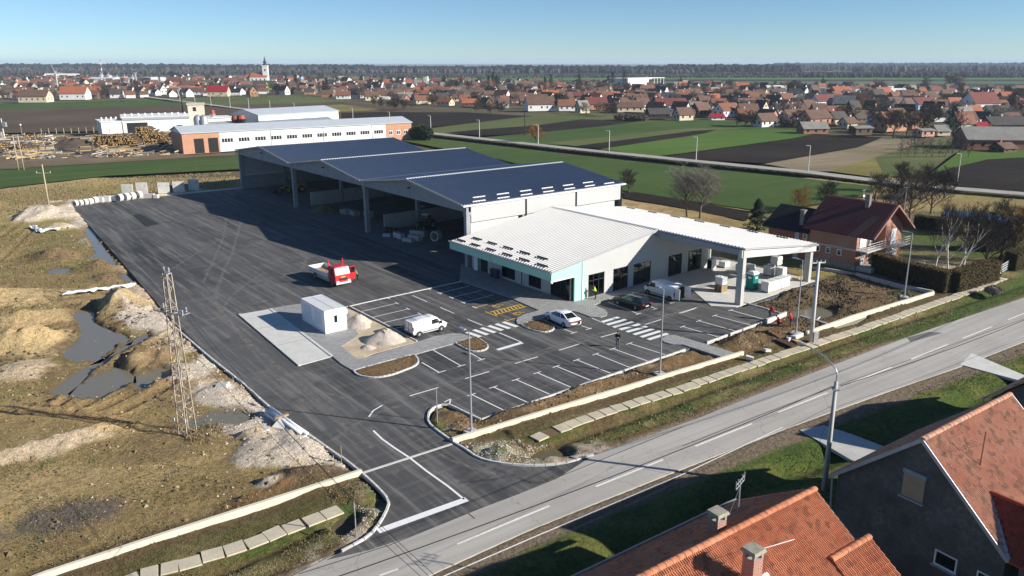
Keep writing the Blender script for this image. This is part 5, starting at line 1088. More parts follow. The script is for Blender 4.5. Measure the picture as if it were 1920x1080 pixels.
m = MB(); m.box(cx+1.72,cx+1.82,-1.05,1.05,.45,.72); m.build('bumper', CONCL, tr); m = MB(); m.box(cx+1.76,cx+1.79,-.55,.55,.95,1.2); m.build('grille', PLASTIC, tr); m = MB(); m.box(cx+1.83,cx+1.84,-.26,.26,.52,.64); m.build('number_plate', PLATE, tr)
m = MB(); m.box(cx+1.70,cx+1.735,-.3,.3,1.3,1.42); m.build('badge', YELLOWP, tr)
bx0, bx1 = -wb/2-1.6, cx-.22; BEDW = M('dropside_white', (.66,.67,.64), .5, .12, 1); m = MB(); m.box(bx0,bx1,-1.2,1.2,.98,1.08); m.build('bed_floor', WOOD, tr)
for nm, q in (('side_board',(bx0,bx1,1.17,1.22,1.08,1.6)),('side_board',(bx0,bx1,-1.22,-1.17,1.08,1.6)),('tail_board',(bx0,bx0+.05,-1.165,1.165,1.08,1.6)),('head_board',(bx1-.05,bx1,-1.165,1.165,1.08,1.75))):
    m = MB(); m.box(*q); m.build(nm, BEDW, tr)
m = MB()
for sg in (1,-1):
    for z in (.55,.8): m.box(-wb/2+.6,wb/2-.6,sg*1.1-.02,sg*1.1+.02,z,z+.12)
m.build('side_guard', CONCL, tr)
m = MB(); m.box(0,.95,-.03,.03,.7,1.6); m.box(0,.06,-.025,.025,1.6,2.4); m.box(0,.95,-.025,.025,2.34,2.42); m.box(.89,.95,-.025,.025,1.6,2.34); dr = m.build('open_door', REDP, tr); dr.location = (cx+1.42,1.12,0); dr.rotation_euler = (0,0,R(105))
m = MB(); m.box(.06,.89,-.008,.008,1.6,2.34); m.build('door_window', CARGLASS, dr)
# ================================================================== PEOPLE
SKIN = M('skin', (.45,.27,.19), .6, .08, 4); HAIR = M('dark_hair', (.03,.022,.016), .8, .2, 6)
def skinned(name, mat, joints, edges, par, sub=2, root=0):
    me = bpy.data.meshes.new(name); me.from_pydata([j[0] for j in joints], edges, []); me.materials.append(mat); o = obj(name, me, par)
    md = o.modifiers.new('Skin', 'SKIN'); md.use_smooth_shade = True
    for i, j in enumerate(joints): me.skin_vertices[0].data[i].radius = (j[1], j[1] if len(j) < 3 else j[2]); me.skin_vertices[0].data[i].use_root = (i == root)
    s = o.modifiers.new('Subdivision', 'SUBSURF'); s.levels = sub; s.render_levels = sub; return o
def person(label, loc, rz, jacket, trousers, legs='stand', arms='down', hood=False, h=1.78):
    c = thing('person', label, 'person', loc, rz); k = h/1.78; V = lambda x,y,z: (x*k,y*k,z*k); cr = legs == 'crouch'; lean = .18 if arms in ('front','work') else .03
    dz = -.48 if cr else 0; pel = (0,0,.95+dz); ch = (lean*.7+(.12 if cr else 0),0,1.30+dz); nk = (lean+(.2 if cr else 0),0,1.50+dz); hd = (lean*1.2+.03+(.26 if cr else 0),0,1.66+dz)
    hips, knees, feet = {}, {}, {}
    for s in (1,-1):
        hips[s] = (0,s*.10,.92+dz)
        if cr: knees[s] = (.38,s*.14,.50); feet[s] = (.08,s*.14,.09)
        elif legs == 'stride': knees[s] = (.10 if s > 0 else .0,s*.11,.50); feet[s] = (.20 if s > 0 else -.22,s*.11,.09)
        else: knees[s] = (.03,s*.12,.50); feet[s] = (0,s*.13,.09)
    sh, el, ha = {}, {}, {}
    for s in (1,-1):
        sh[s] = (ch[0]+.04,s*.19,1.42+dz)
        if arms == 'down': el[s] = (ch[0]-.03,s*.27,1.14+dz); ha[s] = (ch[0]+.06,s*.27,.90+dz)
        elif arms == 'front': el[s] = (ch[0]+.05,s*.25,1.16+dz); ha[s] = (ch[0]+.30,s*.07,1.20+dz)
        else: el[s] = (ch[0]+.14,s*.25,1.14+dz); ha[s] = (ch[0]+.40,s*.16,.98+dz)
    # one continuous body: trunk, head, arms with hands and five fingers, legs
    J = []; Eg = []
    def jt(p, r, par=None, r2=None): J.append((V(*p), r*k, (r2 or r)*k)); (Eg.append((par, len(J)-1)) if par is not None else None); return len(J)-1
    p0 = jt(pel,.13,None,.10); p1 = jt(ch,.13,p0,.10); p2 = jt(nk,.055,p1); p3 = jt((hd[0],0,hd[2]-.07),.075,p2); p4 = jt((hd[0]+.01,0,hd[2]+.05),.088,p3); jt((hd[0]+.115,0,hd[2]-.01),.014,p4)
    for s in (1,-1):
        a = jt(sh[s],.06,p1); b = jt(el[s],.045,a); d = jt(ha[s],.03,b); dv = Vector(ha[s])-Vector(el[s]); dv.normalize(); side = dv.cross(Vector((0,0,1)) if abs(dv.z) < .9 else Vector((1,0,0))).normalized(); pm = Vector(ha[s])+dv*.07; e = jt(pm,.036,d,.02)
        for q, (o_, L_) in enumerate(((-.03,.07),(-.01,.085),(.01,.08),(.028,.065))):
            f = jt(pm+dv*.03+side*o_,.010,e); jt(pm+dv*(.03+L_)+side*o_*1.1+Vector((.015,0,-.01)),.008,f)
        f = jt(Vector(ha[s])+dv*.03+side*-.05,.011,d); jt(Vector(ha[s])+dv*.08+side*-.065,.009,f)
        a = jt(hips[s],.085,p0); b = jt(knees[s],.06,a); d = jt(feet[s],.04,b); jt((feet[s][0]+.16,feet[s][1]+s*.03,.045),.04,d)
    skinned('body', SKIN, J, Eg, c)
    J = []; Eg = []; p0 = jt((pel[0],0,pel[2]-.06),.155,None,.125); p1 = jt((ch[0]*.5,0,(pel[2]+ch[2])/2),.155,p0,.12); p2 = jt((ch[0],0,ch[2]+.03),.17,p1,.125); jt((nk[0],0,nk[2]-.02),.085 if not hood else .12,p2)
    for s in (1,-1): a = jt(sh[s],.085,p2); b = jt(el[s],.066,a); jt(tuple(Vector(el[s])+(Vector(ha[s])-Vector(el[s]))*.93),.05,b)
    skinned('jacket', jacket, J, Eg, c)
    J = []; Eg = []; p0 = jt((pel[0],0,pel[2]-.02),.14,None,.115)
    for s in (1,-1): a = jt(hips[s],.10,p0); b = jt(knees[s],.078,a); jt((feet[s][0],feet[s][1],feet[s][2]+.04),.062,b)
    skinned('trousers', trousers, J, Eg, c)
    for s in (1,-1): m = MB(); m.ball((feet[s][0]*k+.07*k,feet[s][1]*k,.05*k),.15*k,.055*k,.05*k,10,6); m.build('shoe', BLACK, c, True)
    m = MB(); m.ball((hd[0]*k-.015,0,(hd[2]+.045)*k),.105*k,.10*k,.105*k,12,8); m.v = [v if not (v[0] > hd[0]*k+.05 and v[2] < (hd[2]+.06)*k) else (hd[0]*k+.05,v[1],v[2]) for v in m.v]; m.build('hood' if hood else 'hair', jacket if hood else HAIR, c, True)
    for s in (1,-1): m = MB(); m.ball((hd[0]*k+.088,s*.032,(hd[2]+.02)*k),.012,.012,.01,6,4); m.build('eye', BLACK, c)
    return c
BLKC = M('black_cloth', (.016,.016,.018), .9, .15, 5); REDC = M('red_cloth', (.55,.02,.035), .85, .12, 5); HIVIS = M('hivis_cloth', (.62,.85,.05), .8, .08, 5); JEAN = M('blue_denim', (.07,.10,.17), .9, .15, 5); GREYC = M('grey_cloth', (.07,.075,.08), .9, .15, 5)
person('person in black jacket and jeans standing on the parking lane', P(1158,651), R(-100), BLKC, JEAN, 'stand', 'front')
person('person in yellow hi-vis vest standing at the shop window', P(1117,561,.10), R(175), HIVIS, BLKC, 'stand', 'front')
person('person in red jacket bending forward on the asphalt edge', P(1443,600), R(20), REDC, GREYC, 'stand', 'work')
person('person in red hooded jacket standing beside the lamp footing', P(1483,614), R(150), REDC, GREYC, 'stand', 'work', True)
person('person in red jacket crouching in the dug-out trench', P(1463,612,-.1), R(160), REDC, BLKC, 'crouch', 'work')
person('person in dark clothes standing behind the open lorry door', P(671,528), R(190), M('beige_cloth', (.25,.2,.15), .9, .15, 5), BLKC, 'stand', 'front')
# ================================================================== POLES, LAMPS, WIRES
def lamp_post(base, h, label, arm, footing=True, armlen=.9):
    c = thing('lamp_post', label, 'street lamp', base, arm); m = MB(); m.tube((0,0,0),(0,0,h),.095,.05,10); m.tube((0,0,h-.02),(armlen*.6,0,h+.06),.04,.035,8); m.build('pole', STEEL, c)
    m = MB(); m.hexa([(armlen*.5,-.14,h+.02),(armlen*1.25,-.16,h+.06),(armlen*1.25,.16,h+.06),(armlen*.5,.14,h+.02)],[(armlen*.5,-.10,h+.12),(armlen*1.2,-.12,h+.14),(armlen*1.2,.12,h+.14),(armlen*.5,.10,h+.12)]); m.build('lamp_head', STEEL, c)
    m = MB(); m.box(.02,.14,-.06,.06,.9,1.3); m.build('hatch', CONC, c)
    if footing: m = MB(); m.box(-.45,.45,-.45,.45,-.4,.22); m.build('footing', CONC, c); m = MB(); m.box(-.18,.18,-.18,.18,.22,.25); m.build('base_plate', STEEL, c)
    return c
lamp_post(P(884,812), 8.4, 'steel lamp post on concrete footing beside the entrance curve', R(135)); lamp_post(P(1237,703), 8.3, 'steel lamp post in the soil strip behind the long parking row', R(120))
lamp_post(P(1492,627), 8.2, 'steel lamp post standing beside the workers in red', R(150)); lamp_post(P(1695,559), 8.2, 'steel lamp post in front of the long dark hedge', R(150))
for px, py, tx, ty, lab in ((668,1004,667,940,'thin grey sign post at the left side of the entrance'),(820,790,817,730,'thin grey sign post on the mud island beside the entrance')):
    b = P(px,py); m = MB(); m.tube((0,0,-.2),(0,0,zat(tx,ty,b)),.04,.04,8); o = m.build('sign_post', STEEL); o.location = b; tag(o, lab, 'post')
b = P(640,866); m = MB(); m.bar((0,0,-.2),(.05,0,1.3),.07,.05); o = m.build('wooden_stake', WOOD); o.location = b; tag(o, 'wooden survey stake beside the yard kerb', 'stake')
def sag(a, b, s, n=14): return [a.lerp(b, i/n) - Vector((0,0,s*4*(i/n)*(1-i/n))) for i in range(n+1)]
def wire(a, b, s, label, r=.022, group=None):
    m = MB(); m.path(sag(Vector(a),Vector(b),s), r, 4); tag(m.build('overhead_wire', DARKM), label, 'wire', group)
# concrete pole with cross arm
pb = P(1520,641); pole = thing('concrete_pole', 'pale concrete pole with four insulators beside the workers', 'pole', pb); hp = 8.6
m = MB(); m.tube((0,0,-.3),(0,0,hp),.24,.14,12); m.build('shaft', CONCL, pole, True); m = MB(); m.box(.2,.65,-.3,.3,-.3,1.15); m.build('stub_footing', CONCL, pole)
ad = Vector((.98,.2,0)); m = MB(); m.bar(Vector((0,0,hp-.1))-ad*.75, Vector((0,0,hp-.1))+ad*.75, .1, .1); m.build('cross_arm', CONCL, pole)
far = P(1690,432); far.z = 0; fz = zat(1687,350,far); ins = []
for k in range(4):
    p = Vector((0,0,hp))+ad*(-.7+1.4*k/3); m = MB(); m.tube(p-Vector((0,0,.06)), p+Vector((0,0,.16)), .05, .04, 8); m.build('insulator', M('porcelain', (.6,.58,.55), .3, .1, 3), pole); ins.append(pb+p+Vector((0,0,.14)))
fp = thing('service_pole', 'slim steel pole behind the brick house where four wires end', 'pole', far); m = MB(); m.tube((0,0,-.3),(0,0,fz),.11,.07,8); m.build('shaft', STEEL, fp); m = MB(); m.bar(Vector((0,0,fz-.1))-ad*.6, Vector((0,0,fz-.1))+ad*.6, .07, .07); m.build('cross_arm', STEEL, fp)
for k in range(4): wire(ins[k], far+Vector((0,0,fz-.03))+ad*(-.5+1.0*k/3), .6, 'overhead wire rising over the brick house roof, %s of four' % ordn(k+1), .022, 'four wires over the brick house')
e2 = P(1990,440); e2.z = 7.4
for k in range(2): wire(far+Vector((0,0,fz-.05-.25*k)), e2+Vector((0,0,-.3*k)), .9, ('upper' if k == 0 else 'lower')+' wire crossing above the garden trees at the right', .02, 'wires at the right')
# foreground concrete lamp pole with swan neck
fb = P(1545,918); fp2 = thing('roadside_pole', 'tall foreground concrete pole with swan-neck street lamp', 'street lamp', fb); hp2 = 7.9
lx = P(1500,645,9.3)-fb; m = MB(); m.tube((0,0,-.3),(0,0,hp2),.19,.12,12); m.build('shaft', CONC, fp2, True)
dn = Vector((lx.x,lx.y,0)); ln = dn.length; dn.normalize(); nk = [Vector((0,0,hp2-.9)),Vector((0,0,hp2+.5))]+[dn*(ln*.85*(1-math.cos(t)))+Vector((0,0,hp2+.5+1.0*math.sin(t))) for t in [R(k) for k in range(10,91,10)]]
m = MB(); m.path(nk, .045, 8); m.build('swan_neck', STEEL, fp2); e = nk[-1]; s_ = Vector((-dn.y,dn.x,0)); m = MB(); m.hexa([e-s_*.08+Vector((0,0,-.06)),e+dn*.75-s_*.13+Vector((0,0,-.06)),e+dn*.75+s_*.13+Vector((0,0,-.06)),e+s_*.08+Vector((0,0,-.06))],[e-s_*.07+Vector((0,0,.05)),e+dn*.7-s_*.11+Vector((0,0,.05)),e+dn*.7+s_*.11+Vector((0,0,.05)),e+s_*.07+Vector((0,0,.05))]); m.build('lamp_head', ZINC, fp2)
m = MB(); m.box(-.2,.2,-.2,.2,hp2-.55,hp2-.45); m.tube((-.35,0,hp2-.35),(.35,.15,hp2-.35),.03,.03,6); m.tube((-.3,.05,6.1),(.3,.1,6.1),.02,.02,5); m.build('bracket', STEEL, fp2)
L_ = P(560,1085,7.6); Rr_ = P(1960,548,7.4); cs_ = fb+Vector((-.3,0,hp2-.35)); wire(cs_, cs_+(P(640,1067,6.6)-cs_)*1.25, .5, 'thick black cable running along the road to the left', .024); wire(fb+Vector((.3,.1,hp2-.35)), fb+rdir*55+rnor*.5+Vector((0,0,7.3)), .8, 'thick black cable running along the road to the right', .026)
cs_ = fb+Vector((-.3,0,6.1)); wire(cs_, cs_+(P(900,1060,5.0)-cs_)*1.2, .4, 'thin telephone wire below the thick cable at left', .01); wire(fb+Vector((.3,.1,6.1)), fb+rdir*55+rnor*-.4+Vector((0,0,5.7)), .6, 'thin telephone wire below the thick cable at right', .01)
wire(fb+Vector((0,0,6.0)), fb+Vector((-2.6,-1.6,.0)), .05, 'steel guy wire slanting down from the foreground pole', .014)
# lattice mast on the mud
mb = P(352,812); RUST = M('weathered_steel', (.42,.36,.29), .7, .45, 2, .4); mast = thing('lattice_mast', 'rusty steel lattice power mast standing on the mud', 'mast', mb, R(-25)); hm = 13.0
def mleg(i, z): w = .46*(1-z/hm)+.21*z/hm; sx, sy = ((-1,-1),(1,-1),(1,1),(-1,1))[i]; return Vector((sx*w,sy*w,z))
for i in range(4): m = MB(); m.bar(mleg(i,-.2), mleg(i,hm), .07, .07); m.build('mast_leg', RUST, mast)
m = MB(); n = 15
for f in range(4):
    for k in range(n):
        z0, z1 = hm*k/n, hm*(k+1)/n; a_, b_ = (f, (f+1)%4) if k % 2 else ((f+1)%4, f); m.bar(mleg(a_,z0), mleg(b_,z1), .03, .03)
        if k % 3 == 0: m.bar(mleg(f,z0+.02), mleg((f+1)%4,z0+.02), .04, .04)
stuff(m.build('mast_bracing', RUST, mast))
m = MB(); za = hm*.77
for y in (-.32,.32): m.bar((-1.5,y,za),(1.5,y,za),.08,.1)
for x in (-1.45,-.5,.5,1.45): m.bar((x,-.32,za+.002),(x,.32,za+.002),.06,.06)
m.bar((-.3,0,hm),(.3,0,hm),.3,.08); m.build('cross_arm', STEEL, mast)
for p in ((-1.5,-.3,za),(-1.2,.3,za),(1.5,-.3,za),(1.2,.3,za),(-.25,0,hm+.05),(.25,0,hm+.05)):
    m = MB(); m.lathe([(.03,0),(.10,.08),(.04,.12),(.11,.2),(.04,.26),(.09,.34),(.02,.42)],p,8); m.build('insulator', STEEL, mast)
m = MB(); m.box(-.75,-.45,-.66,-.62,1.2,1.5); m.build('warning_plate', WHITEM, mast); m = MB(); m.box(.45,.75,-.66,-.62,1.3,1.6); m.build('warning_plate', WHITEM, mast)
Mw = Matrix.Translation(mb) @ Matrix.Rotation(R(-25),4,'Z'); off = Vector((0,0,0))
for k, p in enumerate(((1.5,-.3,za+.3),(1.2,.3,za+.3),(-1.5,-.3,za+.3))):
    q = Mw @ Vector(p); wire(q, q+(P(835-14*k,1090,6.5)-q)*1.06, .9, 'bare wire hanging from the lattice mast toward the road, %s of three' % ordn(k+1), .012, 'wires from the lattice mast')
# left edge: wooden pole, ladder-shaped pole, transformer pole, lamps
def post_thing(name, label, px, py, tx, ty, r=.13, mat=WOOD, arm=None):
    b = P(px,py); h = zat(tx,ty,b); c = thing(name, label, 'pole', b); m = MB(); lean = P(tx,ty,h)-b; m.tube((0,0,-.3),(lean.x*.0,0,h),r,r*.7,8); m.build('shaft', mat, c, True)
    if arm: m = MB(); m.bar((-arm/2,0,h*.82),(arm/2,.1,h*.82),.14,.14); m.build('cross_arm', mat, c); [ (lambda mm: mm.build('insulator', STEEL, c))(MB().tube((x,0,h*.82+.05),(x,0,h*.82+.4),.08,.05,6)) for x in (-arm/2,arm/2) ]
    return c, b, h
PALEW = M('pale_pole_wood', (.42,.36,.25), .85, .2, 2)
w1, b1, hh1 = post_thing('wooden_pole', 'leaning wooden power pole rising from the pale gravel heap', 94,398,81,308, .15, PALEW, 2.6)
b2 = P(40,319); c = thing('twin_pole', 'ladder-shaped twin wooden pole at the green field edge', 'pole', b2); hh = zat(30,252,b2)
for s in (-1,1): m = MB(); m.tube((s*.75,0,-.3),(s*.65,0,hh),.15,.11,8); m.build('shaft', PALEW, c, True)
for k in range(1,6): m = MB(); m.bar((-.74,0,hh*k/5.1),(.74,0,hh*k/5.1+.15),.1,.1); m.build('rung', PALEW, c)
for k in range(2): wire(b2+Vector((.6*(2*k-1),0,hh)), b1+Vector((1.3*(2*k-1),0,hh1*.84)), .7, '%s wire from the twin pole to the leaning wooden pole' % ('left' if k == 0 else 'right'), .03)
b3 = P(8,257); c = thing('transformer_pole', 'pole with grey transformer box at the far left', 'pole', b3); hh = zat(3,222,b3); m = MB(); m.tube((0,0,-.3),(0,0,hh),.25,.18,8); m.build('shaft', CONCL, c); m = MB(); m.box(.3,1.6,-.5,.5,hh*.55,hh*.8); m.build('transformer', STEEL, c); m = MB(); m.box(-2.2,-.5,-.5,.5,0,2.0); m.build('cabinet', CONC, c)
for px, py, ty, lab in ((41,251,234,'globe lamp on thin post behind the sawn timber'),(102,283,260,'globe lamp on thin post beside the muddy sawmill track')):
    b = P(px,py); hh = zat(px,ty,b); c = thing('globe_lamp', lab, 'street lamp', b); m = MB(); m.tube((0,0,-.2),(0,0,hh),.09,.07,8); m.build('pole', STEEL, c); m = MB(); m.ball((0,0,hh),.38); m.build('globe', WHITEM, c, True)
# ================================================================== LOOSE THINGS
for k, (px, py, w) in enumerate(((240,366,2.1),(267,363,2.1),(308,363,2.1),(336,361,2.1),(364,357,2.1))):
    b = P(px,py); c = thing('retaining_panel', 'upright L-shaped concrete panel at far yard edge, %s from the left' % ordn(k+1), 'concrete panel', b, R(4+3*k-20*(k == 4)), 'row of concrete panels')
    w = .92*scale_at(b)*22/2; m = MB(); m.box(-w,w,-.08,.12,0,zat(px,py-20,b)+.1); m.build('panel', CONCL, c); m = MB(); m.box(-w,w,.12,1.3,0,.16); m.build('foot', CONCL, c)
    for x in (-.6,.6): m = MB(); m.tube((x*w,-.1,zat(px,py-20,b)*.75),(x*w,-.082,zat(px,py-20,b)*.75),.08,.08,8); m.build('lifting_anchor', DARKM, c)
def ring_pipe(px, py, r, L, label, rz, mat=CONCL):
    b = P(px,py); m = MB(); m.lathe([(r*.72,-L/2),(r,-L/2),(r,L/2),(r*.72,L/2),(r*.72,-L/2)],(0,0,r),18,'y'); o = m.build('concrete_pipe', mat, None, True); o.location = b; o.rotation_euler = (0,0,rz); o.data.shade_flat(); return tag(o, label, 'pipe', 'concrete pipe rings')
for k, (px,py,r) in enumerate(((143,387,.62),(152,386,.62),(161,385,.66),(169,384,.66),(178,382,.72),(225,378,.82),(237,377,.86),(248,375,.82),(260,373,.86))):
    ring_pipe(px, py, r, 1.0, 'concrete pipe ring on the yard edge, %s from the left' % ordn(k+1), R(-20+rnd.uniform(-10,10)))
for k, (px,py) in enumerate(((190,380),(202,379),(214,377))):
    b = P(px,py); c = thing('block_pallet', 'wrapped pallet of pale blocks between pipe rings, %s from the left' % ordn(k+1), 'pallet', b, R(5), 'block pallets'); m = MB(); m.box(-.55,.55,-.5,.5,.15,1.15); m.build('wrapped_blocks', CONCL, c); m = MB(); [m.box(-.55,.55,y-.05,y+.05,0,.149) for y in (-.4,0,.4)]; m.build('pallet_base', WOOD, c)
b = P(281,371); m = MB(); m.box(-1.4,1.0,-.4,.4,0,.9); m.box(1.02,1.9,-.5,.3,0,.75); o = m.build('concrete_blocks', CONCL); o.location = b; tag(o, 'pair of concrete blocks in front of the second panel', 'block')
SHEET = M('white_plastic_sheet', (.72,.74,.76), .35, .1, 3)
def crumpled(name, px, label, mat, h=.25, cat='sheet'):
    pts = [P(*q) for q in px]; a, b = pts[0], pts[-1]; m = MB(); n = 14; vs = []; rr = random.Random(int(px[0][0]))
    line_ = []
    for i in range(n+1):
        t = i/n*(len(pts)-1); j = min(int(t), len(pts)-2); line_.append(pts[j].lerp(pts[j+1], t-j))
    for i, p in enumerate(line_):
        w = rr.uniform(.25,.7)
        for s in (-1,-.4,.2,1): vs.append((p.x+rr.uniform(-.1,.1), p.y+s*w*1.4, rr.uniform(.02,h)+.08))
    m.add(vs, [(i*4+j,(i+1)*4+j,(i+1)*4+j+1,i*4+j+1) for i in range(n) for j in range(3)]); m.add([(v[0],v[1],v[2]-.05) for v in vs], [(i*4+j,i*4+j+1,(i+1)*4+j+1,(i+1)*4+j) for i in range(n) for j in range(3)]); tag(m.build(name, mat), label, cat)
crumpled('plastic_sheet', [(62,426),(75,436),(100,433),(136,428)], 'white plastic sheeting crumpled in front of the sand heap', SHEET, .5)
crumpled('plastic_sheet', [(122,553),(165,548),(200,543),(252,538)], 'long white plastic sheeting lying across the mud', SHEET, .35)
# bundle of white pipes beside the kerb
b = P(504,775); e = P(572,822); d = (e-b); bd = thing('pipe_bundle', 'bundle of long white plastic pipes lying beside the kerb', 'pipes', b, math.atan2(d.y,d.x))
for k, (y, z) in enumerate(((-.33,.14),(-.02,.14),(.3,.14),(-.17,.4),(.14,.4))): m = MB(); m.tube((rnd.uniform(-.2,.2),y,z),(d.length+rnd.uniform(-.3,.2),y,z),.14,.14,12); m.build('pipe', SHEET, bd, True)
m = MB(); m.box(d.length*.35,d.length*.35+.25,-.6,.6,.42,.58); m.build('timber_batten', WOOD, bd)
for k, (px,py,w,h,lab) in enumerate(((418,728,1.1,.35,'square concrete manhole collar on the gravel beside the yard'),(490,815,1.2,.4,'broken concrete block on the rubble behind the gravel ring'),(528,802,1.4,.35,'slanted concrete slab lying beside the pipe bundle'),(1495,640,.9,.0,''),(1405,675,.8,.3,'pale concrete block on the mound by the long wall'),(1438,660,.7,.25,'small concrete block lying on the brown mound'))):
    if not lab: continue
    b = P(px,py); m = MB(); m.hexa([(-w/2,-w*.35,0),(w/2,-w*.35,0),(w/2,w*.35,0),(-w/2,w*.35,0)],[(-w*.46,-w*.33,h),(w*.47,-w*.34,h*1.2),(w*.46,w*.33,h*1.1),(-w*.47,w*.34,h)]); o = m.build('concrete_block', CONCL); o.location = (b.x,b.y,.05); o.rotation_euler = (.12,-.1,k*.7); tag(o, lab, 'block')
# planks and formwork at the workers
for (x0,y0,x1,y1,w,mat,lab) in ((1478,634,1512,650,.5,WOODL,'pale timber plank lying across the gap in the wall'),(1458,638,1490,652,.9,M('rusty_plate', (.10,.05,.035), .7, .3, 3),'rusty brown steel plate lying by the slab walk'),(1448,620,1458,630,.12,REDP,'red drain pipe sticking out of the trench'),(1490,524,1517,519,.8,WOODL,'orange timber board along the canopy slab edge'),(1530,604,1537,597,.1,WHITEM,'white pipe offcut leaning beside the concrete pole')):
    a_, b_ = P(x0,y0), P(x1,y1); m = MB(); m.wall([a_,b_], w, .12, .2); tag(m.build('plank' if mat is WOODL else ('steel_plate' if w > .6 else 'pipe_offcut'), mat), lab, 'plank' if mat is WOODL else ('plate' if w > .6 else 'pipe'))
# waste bins, canopy goods
for px, py, mat, lab in ((957,517,DARKM,'dark grey waste bin at the shop wall'),(964,519,M('blue_bin', (.015,.02,.16), .5, .1, 2),'blue waste bin at the shop wall')):
    b = W(-.95, 15.2 if mat is DARKM else 14.4); c = thing('waste_bin', lab, 'bin', (b.x,b.y,.1), TH); m = MB(); m.hexa([(-.25,-.25,0),(.25,-.25,0),(.25,.25,0),(-.25,.25,0)],[(-.32,-.3,1.0),(.32,-.3,1.0),(.32,.3,1.0),(-.32,.3,1.0)]); m.build('body', mat, c); m = MB(); m.hexa([(-.34,-.32,1.0),(.34,-.32,1.0),(.34,.32,1.0),(-.34,.32,1.0)],[(-.3,-.28,1.1),(.3,-.28,1.1),(.3,.28,1.12),(-.3,.28,1.12)]); m.build('lid', mat, c)
AZ = .06
b = P(1409,542,AZ); TEAL = M('teal_plastic', (.0,.20,.17), .5, .08, 2); pt = thing('portable_toilet', 'teal portable toilet with white domed roof under the canopy', 'toilet', b, TH)
m = MB(); m.box(-.56,.56,-.56,.56,.12,2.05); m.build('cabin', TEAL, pt); m = MB(); m.box(-.6,.6,-.6,.6,0,.12); m.build('base', DARKM, pt)
m = MB(); m.add([(x*s,y*s,z) for s,z in ((.6,2.05),(.58,2.2),(.40,2.36),(.2,2.42)) for x,y in ((-1,-1),(1,-1),(1,1),(-1,1))], [(k*4+i,k*4+(i+1)%4,(k+1)*4+(i+1)%4,(k+1)*4+i) for k in range(3) for i in range(4)]+[(12,13,14,15)]); m.build('roof', WHITEM, pt)
m = MB(); m.box(-.4,.4,-.6,-.562,.2,1.95); d_ = m.build('door', TEAL, pt); m = MB(); m.box(.0,.3,-.62,-.602,.75,.85); m.build('latch', WHITEM, d_); m = MB(); m.box(-.2,.2,-.615,-.602,1.5,1.75); m.build('emblem', WHITEM, d_); m = MB(); m.box(-.61,-.562,-.25,.2,1.5,1.75); m.build('emblem', WHITEM, pt)
b = P(1351,546,AZ); ib = thing('liquid_tank', 'caged white liquid tank on a stack of pallets', 'tank', b, TH)
for k in range(6):
    m = MB(); z = k*.15
    for y in (-.5,0,.5): m.box(-.58,.58,y-.06,y+.06,z,z+.1)
    for x in (-.5,-.17,.17,.5): m.box(x-.08,x+.08,-.58,.58,z+.1,z+.125)
    m.build('pallet', WOOD, ib)
m = MB(); m.box(-.5,.5,-.55,.55,.95,1.9); m.tube((0,0,1.9),(0,0,1.98),.12,.12,10); m.build('tank', WHITEM, ib)
m = MB()
for z in (1.0,1.25,1.5,1.75,1.95): m.path([Vector(p) for p in ((-.54,-.6,z),(.54,-.6,z),(.54,.6,z),(-.54,.6,z),(-.54,-.6,z))], .02, 4)
for t in (-.4,-.13,.13,.4): m.tube((t*1.2,-.6,.92),(t*1.2,-.6,1.95),.018,.018,4); m.tube((t*1.2,.6,.92),(t*1.2,.6,1.95),.018,.018,4); m.tube((-.54,t*1.3,.92),(-.54,t*1.3,1.95),.018,.018,4); m.tube((.54,t*1.3,.92),(.54,t*1.3,1.95),.018,.018,4)
m.build('cage', STEEL, ib)
BAG = M('white_bag', (.68,.68,.66), .6, .12, 2, bmp=.4)
def bag_pallet(u, v, h, label, z0=AZ, w=1.15):
    b = W(u,v,z0); c = thing('bag_pallet', label, 'pallet', b, TH, 'pallets of white bags'); m = MB(); [m.box(-w/2,w/2,y-.05,y+.05,0,.14) for y in (-.45,0,.45)]; m.build('pallet_base', WOOD, c); n = int((h-.14)/.18)
    for k in range(n):
        m = MB(); z = .145+k*.18; j = rnd.uniform(-.03,.03)
        m.hexa([(-w/2+j,-w/2,z),(w/2+j,-w/2,z),(w/2+j,w/2,z),(-w/2+j,w/2,z)],[(-w/2+j+.05,-w/2+.05,z+.165),(w/2+j-.05,-w/2+.05,z+.165),(w/2+j-.05,w/2-.05,z+.165),(-w/2+j+.05,w/2-.05,z+.165)]); m.build('bag_layer', BAG, c)
    return c
for k in range(4): bag_pallet(21.6+k*1.22, -12.4, 1.5, 'tall pallet of white bags behind the toilet at the slab front, %s from the left' % ordn(k+1))
for (u,v,h,z0,lab) in ((28.6,-8.0,1.5,AZ,'left lower pallet of white bags near the far column'),(28.9,-9.6,1.5,AZ,'right lower pallet of white bags near the far column'),(28.9,-8.8,1.4,AZ+1.56,'upper pallet of white bags stacked on two others'),(26.2,-5.2,1.5,AZ,'grey-white pallet of bags in the middle under the canopy'),(27.5,-5.6,1.4,AZ,'half-wrapped pallet of bags beside the middle stack'),(27.4,-1.5,1.0,AZ,'low pallet of bags near the recessed shop door')): bag_pallet(u, v, h, lab, z0)
b = W(24.9,-1.2,AZ); ac = thing('outdoor_unit', 'pale air conditioning unit standing under the canopy', 'unit', b, TH); m = MB(); m.box(-.5,.5,-.4,.4,.08,1.6); m.build('casing', WHITEM, ac); m = MB(); m.box(-.51,-.502,-.33,.33,.2,1.45); m.build('grille', DARKM, ac); m = MB(); m.box(-.5,.5,-.35,-.25,0,.08); m.box(-.5,.5,.25,.35,0,.08); m.build('feet', DARKM, ac)
